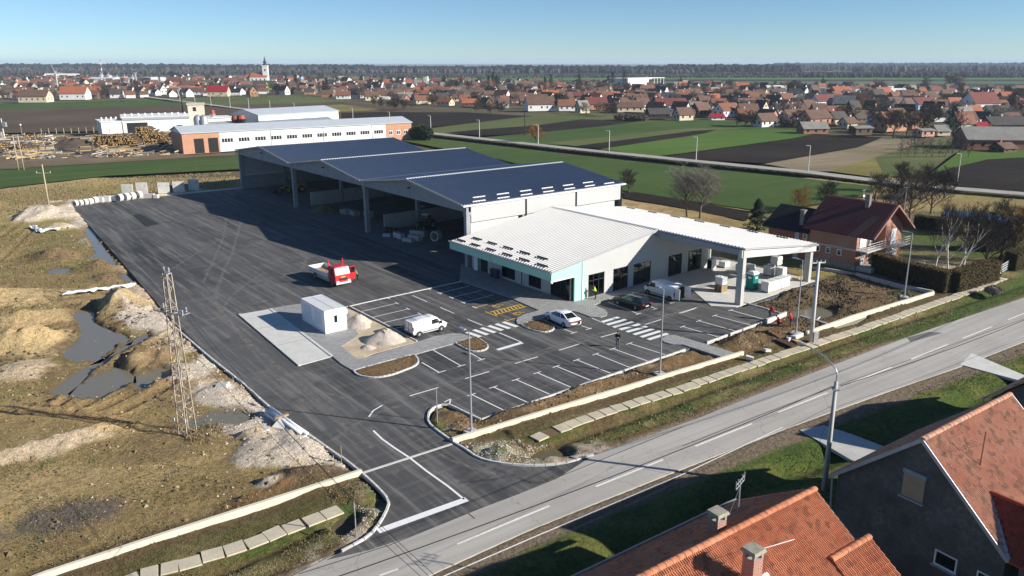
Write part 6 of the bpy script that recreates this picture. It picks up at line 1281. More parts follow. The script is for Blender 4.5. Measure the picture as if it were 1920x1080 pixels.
# ---------------- in the hall
YEL = M('dull_yellow_paint', (.36,.24,.06), .6, .25, 2); DGRN = M('dark_green_paint', (.03,.06,.03), .5, .2, 2)
b = W(6.5,99.5,.03); ld = thing('wheel_loader', 'yellow wheel loader parked inside the left bay', 'loader', b, TH+R(178))
for x in (-1.5,1.6):
    for y in (-.95,.95): wheel(ld, x, y, .78, .55, YEL)
m = MB(); m.hexa([(-2.7,-.8,.9),(-.4,-.8,.9),(-.4,.8,.9),(-2.7,.8,.9)],[(-2.6,-.7,2.0),(-.4,-.7,2.15),(-.4,.7,2.15),(-2.6,.7,2.0)]); m.build('engine_hood', YEL, ld); m = MB(); m.box(-.38,1.9,-.6,.6,.8,1.5); m.build('front_frame', YEL, ld)
m = MB(); m.hexa([(-.6,-.7,2.16),(.7,-.7,1.5),(.7,.7,1.5),(-.6,.7,2.16)],[(-.55,-.65,3.2),(.6,-.65,3.2),(.6,.65,3.2),(-.55,.65,3.2)]); m.build('cab_glass', CARGLASS, ld); m = MB(); m.box(-.7,.75,-.75,.75,3.2,3.32); m.build('cab_roof', YEL, ld)
for y in (-.5,.5): m = MB(); m.bar((1.0,y,1.6),(2.6,y,1.3),.2,.3); m.bar((2.6,y,1.3),(3.2,y,.5),.2,.25); m.build('lift_arm', YEL, ld)
m = MB(); m.add([(3.0,-1.4,.1),(4.3,-1.4,.05),(4.1,-1.4,1.0),(3.1,-1.4,1.1),(3.0,1.4,.1),(4.3,1.4,.05),(4.1,1.4,1.0),(3.1,1.4,1.1)],[(0,1,5,4),(0,4,7,3),(0,3,1),(4,5,7),(3,7,4,0)]); m.build('bucket', DARKM, ld)
b = W(8.0,47.0,.03); tc_ = thing('farm_tractor', 'dark tractor standing in the middle bay', 'tractor', b, TH+R(200))
for y in (-.85,.85): wheel(tc_, -1.0, y, .85, .45, RIM); wheel(tc_, 1.4, y*.85, .55, .32, RIM)
m = MB(); m.hexa([(-.2,-.42,.9),(2.1,-.36,.9),(2.1,.36,.9),(-.2,.42,.9)],[(-.2,-.4,1.65),(2.0,-.3,1.5),(2.0,.3,1.5),(-.2,.4,1.65)]); m.build('bonnet', DGRN, tc_); m = MB(); m.box(-1.7,.6,-.3,.3,.6,.9); m.build('frame', DARKM, tc_)
m = MB(); m.hexa([(-1.4,-.65,1.3),(-.15,-.65,1.3),(-.15,.65,1.3),(-1.4,.65,1.3)],[(-1.25,-.55,2.6),(-.25,-.55,2.6),(-.25,.55,2.6),(-1.25,.55,2.6)]); m.build('cab_glass', CARGLASS, tc_); m = MB(); m.box(-1.4,-.1,-.65,.65,2.6,2.72); m.build('cab_roof', WHITEM, tc_)
for y in (-.85,.85): m = MB(); m.box(-1.6,-.4,y-.25,y+.25,1.65,1.75); m.build('mudguard', DGRN, tc_)
heap('straw_heap', W(2.2,74.5,.03), 2.3, 1.4, M('straw', (.2,.14,.06), .95, .3, 2, bmp=.6), 'brown straw heap just inside the middle bay', 24, 31, 1.2)
rr = random.Random(5)
for k in range(7):
    b = W(3.5+rr.random()*3, 62+k*1.25, .03); s = rr.uniform(.9,1.3); c = thing('wrapped_goods', 'wrapped pallet of goods inside the middle bay, %s in its row' % ordn(k+1), 'pallet', b, TH+rr.uniform(-.3,.3), 'goods inside the hall'); m = MB(); m.box(-.6,.6,-.5,.5,.15,.15+s*.8); m.build('load', rr.choice((CONC,WOOD,WHITEM,CONCD)), c); m = MB(); [m.box(-.6,.6,y-.05,y+.05,0,.149) for y in (-.4,0,.4)]; m.build('pallet_base', WOOD, c)
for k, (u,v,w,d_,h) in enumerate(((1.5,44.5,.9,2.6,.8),(2.8,41.5,1.0,2.8,.7),(1.2,41.0,.8,2.0,.55),(4.6,43.5,1.0,3.0,.9),(.4,46.5,.6,1.4,.5))):
    b = W(u,v,.03); m = MB(); m.hexa([(-w/2,-d_/2,0),(w/2,-d_/2,0),(w/2,d_/2,0),(-w/2,d_/2,0)],[(-w*.45,-d_*.47,h),(w*.45,-d_*.47,h),(w*.45,d_*.47,h),(-w*.45,d_*.47,h)]); o = m.build('concrete_trough', CONC); o.location = b; o.rotation_euler = (0,0,TH+k*.15); tag(o, 'concrete block lying inside the right bay, %s in the group' % ordn(k+1), 'block', 'concrete pieces in the hall')
m = MB(); r = .85; m.lathe([(r*.75,-.6),(r,-.6),(r,.6),(r*.75,.6),(r*.75,-.6)],(0,0,r),18,'x'); o = m.build('concrete_pipe', CONC); o.location = W(5.0,38.5,.03); o.rotation_euler = (0,0,TH+R(20)); tag(o, 'large concrete pipe lying inside the right bay', 'pipe')
for k in range(3):
    m = MB(); m.lathe([(.02,0),(.42,0),(.42,1.1),(.36,1.15),(.02,1.15)],(0,0,0),14); o = m.build('steel_drum', DARKM); o.location = W(1.2+.5*k,48.3-.7*k,.03); tag(o, 'dark drum beside the hall column, %s from the column' % ordn(k+1), 'drum', 'drums in the hall')
# white debris and rubble scattered on the mud, uncountable
m = MB(); rr = random.Random(3)
for i in range(900):
    px, py = rr.uniform(330,640), rr.uniform(650,860)
    lo = 640+(px-395)*.78 if px > 395 else 660
    if py < lo+14 or rr.random() > math.exp(-(py-lo-14)/55): continue
    p = P(px,py); s = rr.uniform(.03,.13)
    if sdf([tuple(q)[:2] for q in YARD], np.array([p.x]), np.array([p.y]))[0] < .35: continue
    m.add([(p.x+rr.uniform(-s,s),p.y+rr.uniform(-s,s),rr.uniform(-.1,.16)+(.25 if j == 3 else .1)*s*4) for j in range(4)], [(0,1,2),(0,1,3),(1,2,3),(2,0,3)])
for i in range(260):
    px, py = rr.uniform(0,560), rr.uniform(420,960); s = rr.uniform(.02,.08); p = P(px,py)
    if sdf([tuple(q)[:2] for q in YARD], np.array([p.x]), np.array([p.y]))[0] < .35: continue
    m.add([(p.x+rr.uniform(-s,s),p.y+rr.uniform(-s,s),rr.uniform(-.02,.12)) for j in range(4)], [(0,1,2),(0,1,3),(1,2,3),(2,0,3)])
stuff(m.build('rubble', CONCL), 'small pale rubble scattered over the mud beside the yard', 'rubble')

# ================================================================== FIELDS AND FAR ROAD
GRN = fieldm('winter_wheat', (.052,.088,.022), (.085,.128,.034), R(40), 1.2, .02, .7, .3)
GRN2 = fieldm('bright_wheat', (.068,.130,.022), (.105,.170,.036), R(25), 1.2, .02, .6, .3); GRN3 = fieldm('dull_grass', (.085,.110,.035), (.145,.150,.060), R(10), 2, .02, .4, .3)
PLO = fieldm('ploughed_soil', (.020,.015,.011), (.040,.030,.022), R(30), 1.4, .03, .7, .9, (.065,.05,.036)); PLB = fieldm('brown_field', (.085,.060,.038), (.13,.095,.06), R(5), 2.0, .02, .5, .6, (.18,.14,.10))
TAN = fieldm('stubble_field', (.20,.160,.095), (.30,.245,.16), R(28), 1.5, .04, .5, .6); OLV = fieldm('olive_fallow', (.17,.150,.045), (.245,.205,.075), R(28), 1.5, .05, .4, .5)
FARG = fieldm('far_green', (.08,.14,.05), (.115,.175,.07), 0, 6, .003, .3, 0); FARD = fieldm('far_dark', (.035,.028,.024), (.06,.047,.038), 0, 6, .003, .3, 0); FARB = fieldm('far_brown', (.10,.085,.06), (.15,.125,.09), 0, 6, .003, .4, 0)
fz_ = [0.0]
def field(name, q, mat, z=None):
    fz_[0] += .006; m = MB(); zz = (z if z is not None else .04)+fz_[0]; m.poly([(p.x,p.y,zz) for p in PL(q)]); return struct(m.build(name, mat))
field('wheat_field', [(-60,324),(0,318),(200,304),(475,285),(475,316),(200,330),(0,353),(-60,360)], GRN)
field('wheat_field', [(745,262),(800,258),(1067,290),(1280,312),(1513,335),(1655,352),(1600,372),(1440,398),(1170,358),(940,300)], GRN)
field('dug_strip', [(1168,360),(1195,361),(1300,378),(1405,397),(1400,415),(1340,402),(1250,385),(1170,372)], PLO)
field('brown_field', [(-40,207),(0,204),(190,200),(360,196),(470,208),(560,222),(560,245),(300,243),(190,246),(0,250),(-40,252)], PLB)
field('wheat_field', [(-40,197),(0,195),(110,192),(215,188),(290,187),(345,194),(360,197),(190,201),(0,206),(-40,208)], GRN)
field('grass_field', [(300,186),(560,177),(640,186),(650,192),(560,195),(420,197),(350,195)], GRN3)
field('dark_field', [(400,197),(560,194),(660,193),(830,207),(960,216),(900,224),(760,240),(640,228),(533,213)], PLB)
field('tan_strip', [(560,200),(640,196),(712,204),(700,207),(600,212),(545,208)], OLV)
field('ploughed_field', [(640,212),(720,210),(860,211),(1000,218),(940,226),(800,240),(742,243),(640,228)], PLO)
field('grass_field', [(770,246),(830,238),(960,222),(1080,210),(1210,222),(1120,236),(1000,243),(900,252),(812,250)], GRN3)
field('ploughed_field', [(838,249),(900,243),(1000,236),(1090,224),(1215,228),(1140,238),(1010,250),(900,255)], PLO)
field('wheat_field', [(905,258),(1000,250),(1120,238),(1200,228),(1300,222),(1500,240),(1480,246),(1300,249),(1240,252),(1060,273),(990,269)], GRN)
field('dull_field', [(1030,268),(1240,246),(1300,240),(1400,240),(1300,249),(1080,275)], GRN3)
field('ploughed_strip', [(1074,275),(1300,246),(1345,243),(1290,257),(1125,279)], PLO)
field('bright_field', [(1125,280),(1290,256),(1345,246),(1430,242),(1505,245),(1525,252),(1480,261),(1280,288),(1230,294)], GRN2)
field('ploughed_field', [(1232,296),(1280,289),(1480,262),(1527,251),(1600,256),(1655,258),(1610,276),(1433,307),(1400,305)], PLO)
field('stubble_field', [(1433,308),(1610,277),(1655,259),(1740,262),(1700,278),(1560,322),(1515,323)], TAN)
field('olive_field', [(1555,322),(1640,297),(1720,297),(1690,315),(1655,335)], OLV)
field('grass_field', [(1640,296),(1700,277),(1770,262),(1830,275),(1800,283),(1770,300),(1700,330),(1660,334)], GRN3)
field('ploughed_field', [(1720,330),(1800,312),(1850,300),(1925,296),(1960,300),(1960,362),(1880,358),(1810,352)], PLO)
field('grass_strip', [(1745,327),(1802,283),(1865,285),(1925,283),(1930,295),(1850,300),(1800,312)], GRN2)
for (x0,x1,y0,y1,mt) in ((1000,2100,152.5,158,FARG),(1180,2100,149.5,152.5,FARD),(900,2100,146,149.5,FARG),(1000,2100,158,164,FARD),(560,1180,146,151.5,FARG),(500,1100,143,145,FARG),(640,1000,151.5,154,FARD),(1300,2100,142.5,144,FARB),(-100,620,143,147,FARB),(1500,2100,137.5,139,FARG),(820,1500,139.5,141.5,FARG),(-200,300,139,141,FARG),(1700,2200,164,172,FARB)):
    field('far_field', [(x0,y1+rnd.uniform(-.5,.5)),(x1,y1+rnd.uniform(-.5,.5)),(x1,y0),(x0+40,y0)], mt, .1)
FR = PL([(262,181),(280,183),(400,198),(533,215),(640,230),(805,251),(1067,280),(1280,302),(1513,325),(1680,346),(1800,357),(1960,370)])
m = MB(); m.strip(FR, 5.0, .42); struct(m.build('far_road', M('pale_road', (.37,.35,.31), .9, .15, .3)))
m = MB(); m.strip([p+Vector((-1.6,-3.4,0)) for p in FR[4:]], 2.2, .40); struct(m.build('road_verge', fieldm('verge_grass', (.06,.065,.025), (.11,.10,.045), 0, 1, .2, .3, .5)))
m = MB(); rr = random.Random(9)
for i in range(2600):
    t = rr.random()**.7; a = FR[5].lerp(FR[8], t) if rr.random() < .0 else None
    j = rr.randint(4,9); p = FR[j].lerp(FR[j+1], rr.random())+Vector((-1.6+rr.uniform(-.6,.6),-4.6+rr.uniform(-1.0,.6),.3)); s = rr.uniform(.25,.6); an = rr.random()*6.3
    m.add([(p.x+s*math.cos(an),p.y+s*math.sin(an),p.z),(p.x-s*math.cos(an),p.y-s*math.sin(an),p.z),(p.x+rr.uniform(-.3,.3),p.y,p.z+rr.uniform(.1,.35))],[(0,1,2)])
stuff(m.build('roadside_hedge', M('dark_verge_grass', (.045,.05,.022), .95, .4, 2)), 'low dark hedge line along the far road', 'hedge')
# street lamps along the far road
_m = MB(); _m.tube((0,0,-.3),(0,0,1),.022,.014,8); _shaft = _m.mesh('pole', CONCL)
for k, (px, by, ty) in enumerate(((338,190,177),(366,194,177),(396,198,180),(432,202,182.5),(467,205,185),(507,210,189),(553,216,193),(603,221,198),(662,224,203),(731,233,210),(808,247,217),(899,257,225),(1009,270,234),(1142,283,245),(1305,300,257),(1515,322,273),(1795,338,288))):
    b = P(px,by,.3); h = zat(px,ty,b)-.3; c = thing('road_lamp', 'pale pole with street lamp along the far road, %s from the left' % ordn(k+1), 'street lamp', b, 0, 'lamps along the far road'); obj('pole', _shaft, c, (0,0,0), None, (h,h,h)) if False else None
    m = MB(); m.tube((0,0,-.4),(0,0,h),.15,.10,8); m.build('pole', CONCL, c); m = MB(); m.box(-1.1,-.08,-.12,.12,h-.05,h+.06); m.build('lamp_head', CONCL, c)
b = P(984,255); h = zat(984,210,b); c = thing('dark_pole', 'thin dark wooden pole in the green field before the willow', 'pole', b); m = MB(); m.tube((0,0,-.3),(0,0,h),.2,.15,6); m.build('shaft', DARKM, c)
# ================================================================== SAWMILL AND FACTORY
def frame_of(pl, pr):
    a, b = P(*pl), P(*pr); d = b-a; return a, math.atan2(d.y,d.x), d.length
SHEDW = M('shed_white', (.70,.70,.68), .6, .08, .3); SHEDG = M('shed_grey', (.42,.44,.45), .6, .12, .4); SHEDR = M('pale_sheet_roof', (.46,.50,.52), .5, .08, .4); ORB = brickm('orange_block', (.50,.24,.13), (.44,.19,.10), (.46,.36,.28), .4, .24, .02); CRM = M('cream_plaster', (.60,.53,.42), .85, .15, .3)
def shed(name, label, pl, pr, depth, hw, hr, wallm, roofm, mono=False, cat='shed', over=.4):
    a, an, L = frame_of(pl, pr); c = thing(name, label, cat, a, an); m = MB(); m.box(0,L,0,depth,0,hw); m.build('wall', wallm, c); m = MB(); yr = depth if mono else depth/2; zr = hw+hr
    m.hexa([(-over,-over,hw+.02),(L+over,-over,hw+.02),(L+over,yr,zr),(-over,yr,zr)],[(-over,-over,hw+.27),(L+over,-over,hw+.27),(L+over,yr,zr+.25),(-over,yr,zr+.25)])
    if not mono:
        m.hexa([(-over,yr,zr),(L+over,yr,zr),(L+over,depth+over,hw+.02),(-over,depth+over,hw+.02)],[(-over,yr,zr+.25),(L+over,yr,zr+.25),(L+over,depth+over,hw+.27),(-over,depth+over,hw+.27)])
        for x in (0,L-.02): q = MB(); q.add([(x,0,hw),(x,depth,hw),(x,yr,zr)],[(0,1,2)]); q.build('gable', wallm, c)
    m.build('roof', roofm, c); return c, L
fa, L = shed('long_factory', 'long white factory with brick ends and window strips behind the hall', (345,289), (772,262), 16, 6.3, 1.7, SHEDW, SHEDR, False, 'factory')
s1 = L*60/427; s2 = L*372/427
m = MB(); m.box(-.06,s1,-.06,16.06,-.1,6.2); m.build('brick_end', ORB, fa); m = MB(); m.box(s2,L+.06,-.06,16.06,-.1,6.2); m.build('brick_end', ORB, fa)
for x0, x1 in ((s1*.30,s1*.56),(s1*.68,s1*.95)): m = MB(); m.box(x0,x1,-.10,-.07,0,4.6); m.build('garage_opening', BLACK, fa)
for k in range(11):
    x = s1+(s2-s1)*(k+.45)/11
    for q in range(4): m = MB(); m.box(x-1.7+q*.9,x-1.0+q*.9,-.06,-.01,3.0,4.2); m.build('window', GLASS if q % 3 else DARKM, fa)
for k in range(3):
    x = s2+(L-s2)*(k+.6)/3.4; m = MB(); m.box(x-.8,x+.8,-.14,-.07,2.2,3.8); w = m.build('window', WHITEM, fa); m = MB(); m.box(x-.65,x-.08,-.16,-.145,2.4,3.6); m.build('pane', GLASS, w); m = MB(); m.box(x+.08,x+.65,-.16,-.145,2.4,3.6); m.build('pane', GLASS, w)
for k in range(3): m = MB(); x = s1+(s2-s1)*(k+.9)/3.2; m.box(x,x+.12,-.15,-.02,0,6.2); m.build('downpipe', STEEL, fa)
k1, L = shed('drying_kiln', 'small white drying kiln at the left of the sawmill', (193,257), (231,255), 9, 5.6, .5, SHEDW, SHEDW, True)
for x in (.25,.5,.75): m = MB(); m.box(L*x-1.2,L*x+1.2,-.08,-.01,.1,4.2); m.build('door_panel', WHITEM, k1)
for x in range(4): m = MB(); m.tube((L*(x+.6)/4.2,4,6),(L*(x+.6)/4.2,4,7.3),.3,.3,8); m.build('vent', WHITEM, k1)
k2, L = shed('kiln_row', 'long white kiln building with one dark opening and roof vents', (233,255), (359,250), 12, 6.9, .6, SHEDW, SHEDW, True)
m = MB(); m.box(L*.06,L*.36,-.1,-.01,.2,5.0); m.build('opening', BLACK, k2); m = MB(); m.box(0,L,-.3,-.02,6.0,6.6); m.build('roof_edge', STEEL, k2)
for x in range(10): m = MB(); m.tube((L*(x+.5)/10,6,7),(L*(x+.5)/10,6,8.3),.3,.3,8); m.build('vent', WHITEM, k2)
tw, L = shed('plant_tower', 'cream box tower rising above the sawmill sheds', (357,247), (388,246), 7, 11.0, .3, CRM, CRM, True, 'tower')
m = MB(); m.box(L*.3,L*.5,-.06,-.01,8.4,10.0); m.build('window', DARKM, tw)
m = MB(); m.tube((-2,3,0),(-2,3,15),.25,.25,8); m.build('flue', DARKM, tw)
for (nm,lab,pl,pr,dp,hw,hr,wm,rm,mono) in (('low_shed','low white flat shed right of the cream tower',(388,247),(440,245),8,5.5,.3,SHEDW,SHEDW,True),('green_roof_shed','low shed with grey-green roof behind the factory',(392,253),(440,251),9,3.6,1.0,SHEDG,M('greenish_roof', (.30,.36,.33), .6, .1, .5),False),
    ('machine_hall','large white machine hall with pale roof behind the factory',(487,247),(636,236),22,6.6,2.0,SHEDW,SHEDR,False),('grey_hall','smaller grey-roofed hall in front of the machine hall',(500,253),(628,243),10,3.6,1.4,SHEDW,M('grey_sheet_roof', (.25,.28,.30), .5, .1, .5),False)):
    shed(nm, lab, pl, pr, dp, hw, hr, wm, rm, mono)
for k, (px,py) in enumerate(((374,252),(385,252))):
    b = P(px,py); c = thing('feed_silo', 'small steel silo beside the factory roof, %s of the pair' % ('left' if k == 0 else 'right'), 'silo', b, 0, 'pair of small silos'); m = MB(); m.lathe([(1.6,1.5),(1.7,6),(1.2,7.2),(.3,7.8),(.01,7.8)],(0,0,0),14); m.build('tank', STEEL, c, True); m = MB(); [m.tube((1.4*math.cos(t),1.4*math.sin(t),0),(1.4*math.cos(t),1.4*math.sin(t),1.6),.1,.1,5) for t in (0.8,2.4,3.9,5.5)]; m.build('legs', STEEL, c)
REDV = M('red_vent', (.33,.07,.04), .6, .2, 2)
for k, (px,py,ty,s) in enumerate(((402,246,206,1.0),(444,250,217,1.5),(455,250,216,1.6))):
    b = P(px,py); h = zat(px,ty,b); c = thing('dust_cyclone', 'dust extractor with red cap above sawmill, %s from the left' % ordn(k+1), 'extractor', b, 0, 'dust extractors'); m = MB(); m.tube((0,0,0),(0,0,h*.75),s*.35,s*.5,8); m.tube((0,0,h*.5),(0,0,h*.8),s*.5,s*1.2,10); m.build('duct', STEEL if k == 0 else DARKM, c); m = MB(); m.tube((0,0,h*.8),(0,0,h),s*1.1,s*.8,10); m.build('cap', REDV, c)
# logs, timber and mud of the sawmill yard
LOGE = M('log_ends', (.55,.34,.13), .9, .3, .9); BARK = M('log_bark', (.09,.06,.035), .95, .4, 1)
def log_pile(label, x0, x1, yb, rows, r0, L, seed, wood=LOGE):
    rr = random.Random(seed); a, an, Lw = frame_of((x0,yb),(x1,yb-1)); c = thing('log_pile', label, 'log pile', a, an); ends = MB(); bark = MB(); n = int(Lw/(r0*2.0))
    for k in range(rows):
        for i in range(n):
            env = .55+.45*math.sin((i/n*2.7+seed*.3)); 
            if k > rows*env: continue
            r = r0*rr.uniform(.6,1.15); x = (i+.5*(k%2))*r0*2.0+rr.uniform(-.15,.15); z = r+k*r0*1.72; y = rr.uniform(-.5,.5); bark.tube((x,y,z),(x,y+L,z+rr.uniform(-.2,.2)),r,r*.9,7,True); ends.tube((x,y-.03,z),(x,y+.0,z),r*.9,r*.9,7,True)
    stuff(bark.build('log_trunks', BARK, c)); stuff(ends.build('cut_ends', wood, c))
log_pile('long pile of logs with orange cut ends in front of kilns', 176, 262, 277, 7, .36, 5, 2); log_pile('tall pile of pale yellow cut logs near the brick factory end', 258, 322, 272, 10, .36, 5, 4); log_pile('dark pile of old logs beside the brick factory wall', 298, 330, 277, 5, .33, 4, 6, BARK)
log_pile('stack of short logs at the far left of the sawmill', -4, 30, 276, 4, .3, 4, 8); log_pile('heap of brown logs left of the muddy track', 30, 75, 281, 5, .34, 5, 9); log_pile('small orange timber stack behind the globe lamp', 46, 68, 258, 5, .3, 5, 11)
for k, (x0,x1,y,h) in enumerate(((74,100,283,1.6),(62,98,290,1.2),(300,326,262,3.4),(326,345,262,3.4),(285,302,264,2.8),(150,190,262,1.4),(90,120,258,1.2),(186,230,266,1.6),(230,262,262,1.2),(205,250,284,.8),(255,300,283,.8),(150,172,279,1.0))):
    a, an, L = frame_of((x0,y),(x1,y-1)); c = thing('timber_stack', 'stack of sawn timber in the sawmill yard, %s in the yard list from left' % ordn(sum(1 for q in (74,62,300,326,285,150,90,186,230,205,255,150) if q < x0)+1) if False else 'stack of sawn timber in the sawmill yard near %s' % ('the muddy track','the wheat field edge','the brick factory end','the factory roof','the kiln row','the bark heap','the fence posts','the left kiln','the dark kiln opening','the long log pile','the tall log pile','the puddled ground')[k], 'timber', a, an, 'timber stacks')
    for j in range(max(2,int(h/.4))): m = MB(); m.box(rnd.uniform(0,.4),L-rnd.uniform(0,.4),rnd.uniform(0,.2),2.2,j*.4,j*.4+.3); m.build('board_layer', (WOOD,CONC,WOODL,M('grey_boards', (.22,.18,.14), .9, .3, 1))[(j+k)%4], c)
heap('bark_heap', P(138,276), 6.0, 3.2, M('bark_waste', (.10,.075,.055), .95, .4, 1, bmp=.6), 'dark heap of bark waste beside the muddy track', 30, 41, 1.5)
field('sawmill_yard', [(-60,262),(0,256),(190,250),(340,252),(345,292),(442,286),(440,292),(200,306),(0,319),(-60,325)], fieldm('yard_earth', (.13,.095,.06), (.22,.17,.11), R(5), 2, .06, .4, .6), -.05)
field('muddy_track', [(100,272),(118,262),(172,257),(180,262),(128,270),(120,280),(150,287),(178,285),(150,292),(112,285)], M('track_mud', (.06,.048,.038), .6, .3, .3), -.03)
rr = random.Random(55); offm = [MB(), MB(), MB(), MB()]
for i in range(950):
    px, py = rr.uniform(-5,335), rr.uniform(254,300)
    if py > 303-px*.035 or (104 < px < 175 and rr.random() < .75): continue
    p = P(px,py); an = rr.gauss(.1,.5); L_ = rr.uniform(.8,4.2); k = rr.randrange(4); q = MB(); z = rr.uniform(.0,.9)*(rr.random() < .5); c_, s_ = math.cos(an)*L_/2, math.sin(an)*L_/2
    offm[k].bar((p.x-c_,p.y-s_,z+.1),(p.x+c_,p.y+s_,z+.15+rr.uniform(0,.3)),rr.uniform(.15,.5),rr.uniform(.1,.4))
for k, (mt, lab) in enumerate(((WOOD,'brown offcuts and slabs of timber littering the sawmill yard'),(WOODL,'fresh orange offcuts of timber littering the sawmill yard'),(MATS['grey_boards'],'grey weathered boards littering the sawmill yard'),(MATS['concrete'],'pale boards and blocks littering the sawmill yard'))): stuff(offm[k].build('timber_offcuts', mt), lab, 'timber')
fc = thing('post_fence', 'row of pale fence posts behind the timber yard', 'fence', P(70,252))
for k in range(13):
    p = P(78+k*14, 251-k*.45)-P(70,252); m = MB(); m.tube((p.x,p.y,-.2),(p.x,p.y,2.1),.14,.12,6); m.build('post', PALEW, fc)
# ================================================================== TREES
BARKT = M('tree_bark', (.12,.095,.07), .95, .3, 2); TWIG = M('bare_twigs', (.115,.088,.064), .95, .25, 1); TWIGD = M('dark_twigs', (.065,.052,.04), .95, .25, 1); TWIGL = M('pale_twigs', (.27,.235,.195), .95, .2, 1); TWIGY = M('willow_twigs', (.36,.20,.06), .95, .2, 1); BIRCH = M('birch_bark', (.62,.60,.56), .8, .25, 1.5)
def bare_tree(seed, h=8.0, levels=4, kids=(7,5,4,3), r=.16, twig=.03, spread=.75, clear=.25):
    """tapered trunk and limbs, and a crown of fine bare twigs"""
    rr = random.Random(seed); tr_, cr_ = MB(), MB()
    def br(p, d, L, rad, lv):
        n = 3 if lv < 2 else 2; pts = [p]; q = p
        for i in range(n): d = (d+Vector((rr.uniform(-.22,.22),rr.uniform(-.22,.22),rr.uniform(-.06,.16)))).normalized(); q = q+d*L/n; pts.append(q)
        for i in range(n):
            r0 = rad*(1-.65*i/n); r1 = rad*(1-.65*(i+1)/n)
            if lv < 2: tr_.tube(pts[i],pts[i+1],r0,r1,6 if lv == 0 else 5,False)
            else: cr_.tube(pts[i],pts[i+1],max(r0,twig),max(r1,twig*.6),3,False)
        if lv >= levels: return
        for k in range(kids[lv]):
            t = (clear if lv == 0 else .25)+(1-(clear if lv == 0 else .25))*(k+rr.random())/kids[lv]; j = min(n-1,int(t*n)); o = pts[j].lerp(pts[j+1], t*n-j); az = k*2.4+rr.uniform(-.6,.6)
            ax = Vector((math.cos(az),math.sin(az),0)); nd = (d*(.55 if lv else .5)+ax*spread+Vector((0,0,.25))).normalized(); br(o, nd, L*rr.uniform(.45,.7)*(1-.3*t if lv == 0 else 1), rad*.5, lv+1)
    br(Vector((0,0,-.2)), Vector((0,0,1)), h*.72, r, 0); return tr_, cr_
def make_tree(name, label, loc, seed, h, tw=TWIG, bk=BARKT, rz=0.0, sc=1.0, **kw):
    c = thing(name, label, 'tree', loc, rz); a, b = bare_tree(seed, h, **kw); a.build('trunk', bk, c, True); b.build('crown', tw, c); c.scale = (sc,)*3; return c
def px_tree(name, label, px, py, ty, seed, tw=TWIG, bk=BARKT, **kw):
    b = P(px,py); h = zat(px,ty,b); return make_tree(name, label, b, seed, h*.98, tw, bk, **kw)
NEAR = dict(levels=4, kids=(9,6,5,4))
px_tree('bare_tree', 'tall bare tree behind the canopy, left of two', 1288, 405, 312, 3, TWIGL, BARKT, twig=.018, r=.22, spread=.9, levels=4, kids=(12,7,5,5)); px_tree('bare_tree', 'tall bare tree behind the canopy, right of two', 1312, 408, 312, 5, TWIGL, BARKT, twig=.018, r=.2, spread=.9, levels=4, kids=(12,7,5,5))
px_tree('bare_tree', 'small bare tree at the hall corner in front of the wheat', 1180, 362, 316, 7, TWIGD, BARKT, twig=.025, **NEAR)
px_tree('bare_tree', 'bare tree growing behind the maroon roof', 1541, 395, 335, 9, TWIGD, BARKT, twig=.025, **NEAR); px_tree('bare_tree', 'yellowish bush tree behind the black annex roof', 1497, 400, 350, 10, TWIGY, BARKT, twig=.02, clear=.05, **NEAR)
for k, (px,py,ty) in enumerate(((1752,505,388),(1778,508,385),(1796,503,400),(1806,502,412))): px_tree('birch_tree', 'slender white birch inside the hedge, %s from the left' % ordn(k+1), px, py, ty, 20+k, TWIG, BIRCH, twig=.018, r=.12, spread=.45, levels=4, kids=(9,5,4,3))
for k, (px,py,ty,sd,tw) in enumerate(((1668,425,330,31,TWIGD),(1706,415,320,32,TWIG),(1745,400,318,33,TWIGD),(1640,378,318,34,TWIG),(1725,375,305,35,TWIGD),(1850,500,415,36,TWIGD),(1872,490,400,37,TWIGD),(1900,470,385,38,TWIGY),(1880,440,370,39,TWIG),(1838,470,395,30,TWIGD),(1690,360,300,29,TWIGD),(1770,372,312,28,TWIGD),(1918,440,380,27,TWIGY),(1820,440,380,26,TWIG))):
    px_tree('bare_tree', ('dark' if tw is TWIGD else 'golden-twigged' if tw is TWIGY else 'brown')+' bare garden tree beyond the brick house, %s counted from the left' % ordn(sorted((1668,1706,1745,1640,1725,1850,1872,1900,1880,1838,1690,1770,1918,1820)).index(px)+1), px, py, ty, sd, tw, BARKT, twig=.026, r=.2, clear=.12, **NEAR)
px_tree('willow_tree', 'round golden willow beside the far road', 1005, 268, 232, 50, TWIGY, BARKT, twig=.06, clear=.1, levels=4, kids=(10,6,5,3)); 
# orchard rows
_o, _c = bare_tree(61, 4.0, 3, (6,4,3), .09, .024); _om = _o.mesh('trunk', BARKT); _cm = _c.mesh('crown', TWIGD); rr = random.Random(8); ot = []
for k in range(34): ot.append((1690+rr.uniform(-4,4)+14*(k%10), 297-8*(k//10)+rr.uniform(-1.5,1.5)-.2*(k%10)))
for k in range(26): ot.append((398+7.2*k+rr.uniform(-2,2), 187.5-.12*k+rr.uniform(-2,2)))
for k, (px,py) in enumerate(ot):
    c = thing('orchard_tree', 'small bare orchard tree in the %s, %s from the left' % ('garden rows at the right' if k < 34 else 'strip below the church', ordn(1+sum(1 for q in (ot[:34] if k < 34 else ot[34:]) if q[0] < px))), 'tree', P(px,py), rr.random()*6.3, 'orchard trees right' if k < 34 else 'orchard trees below the church'); c.scale = (rr.uniform(.8,1.25),)*3; obj('trunk', _om, c); obj('crown', _cm, c)
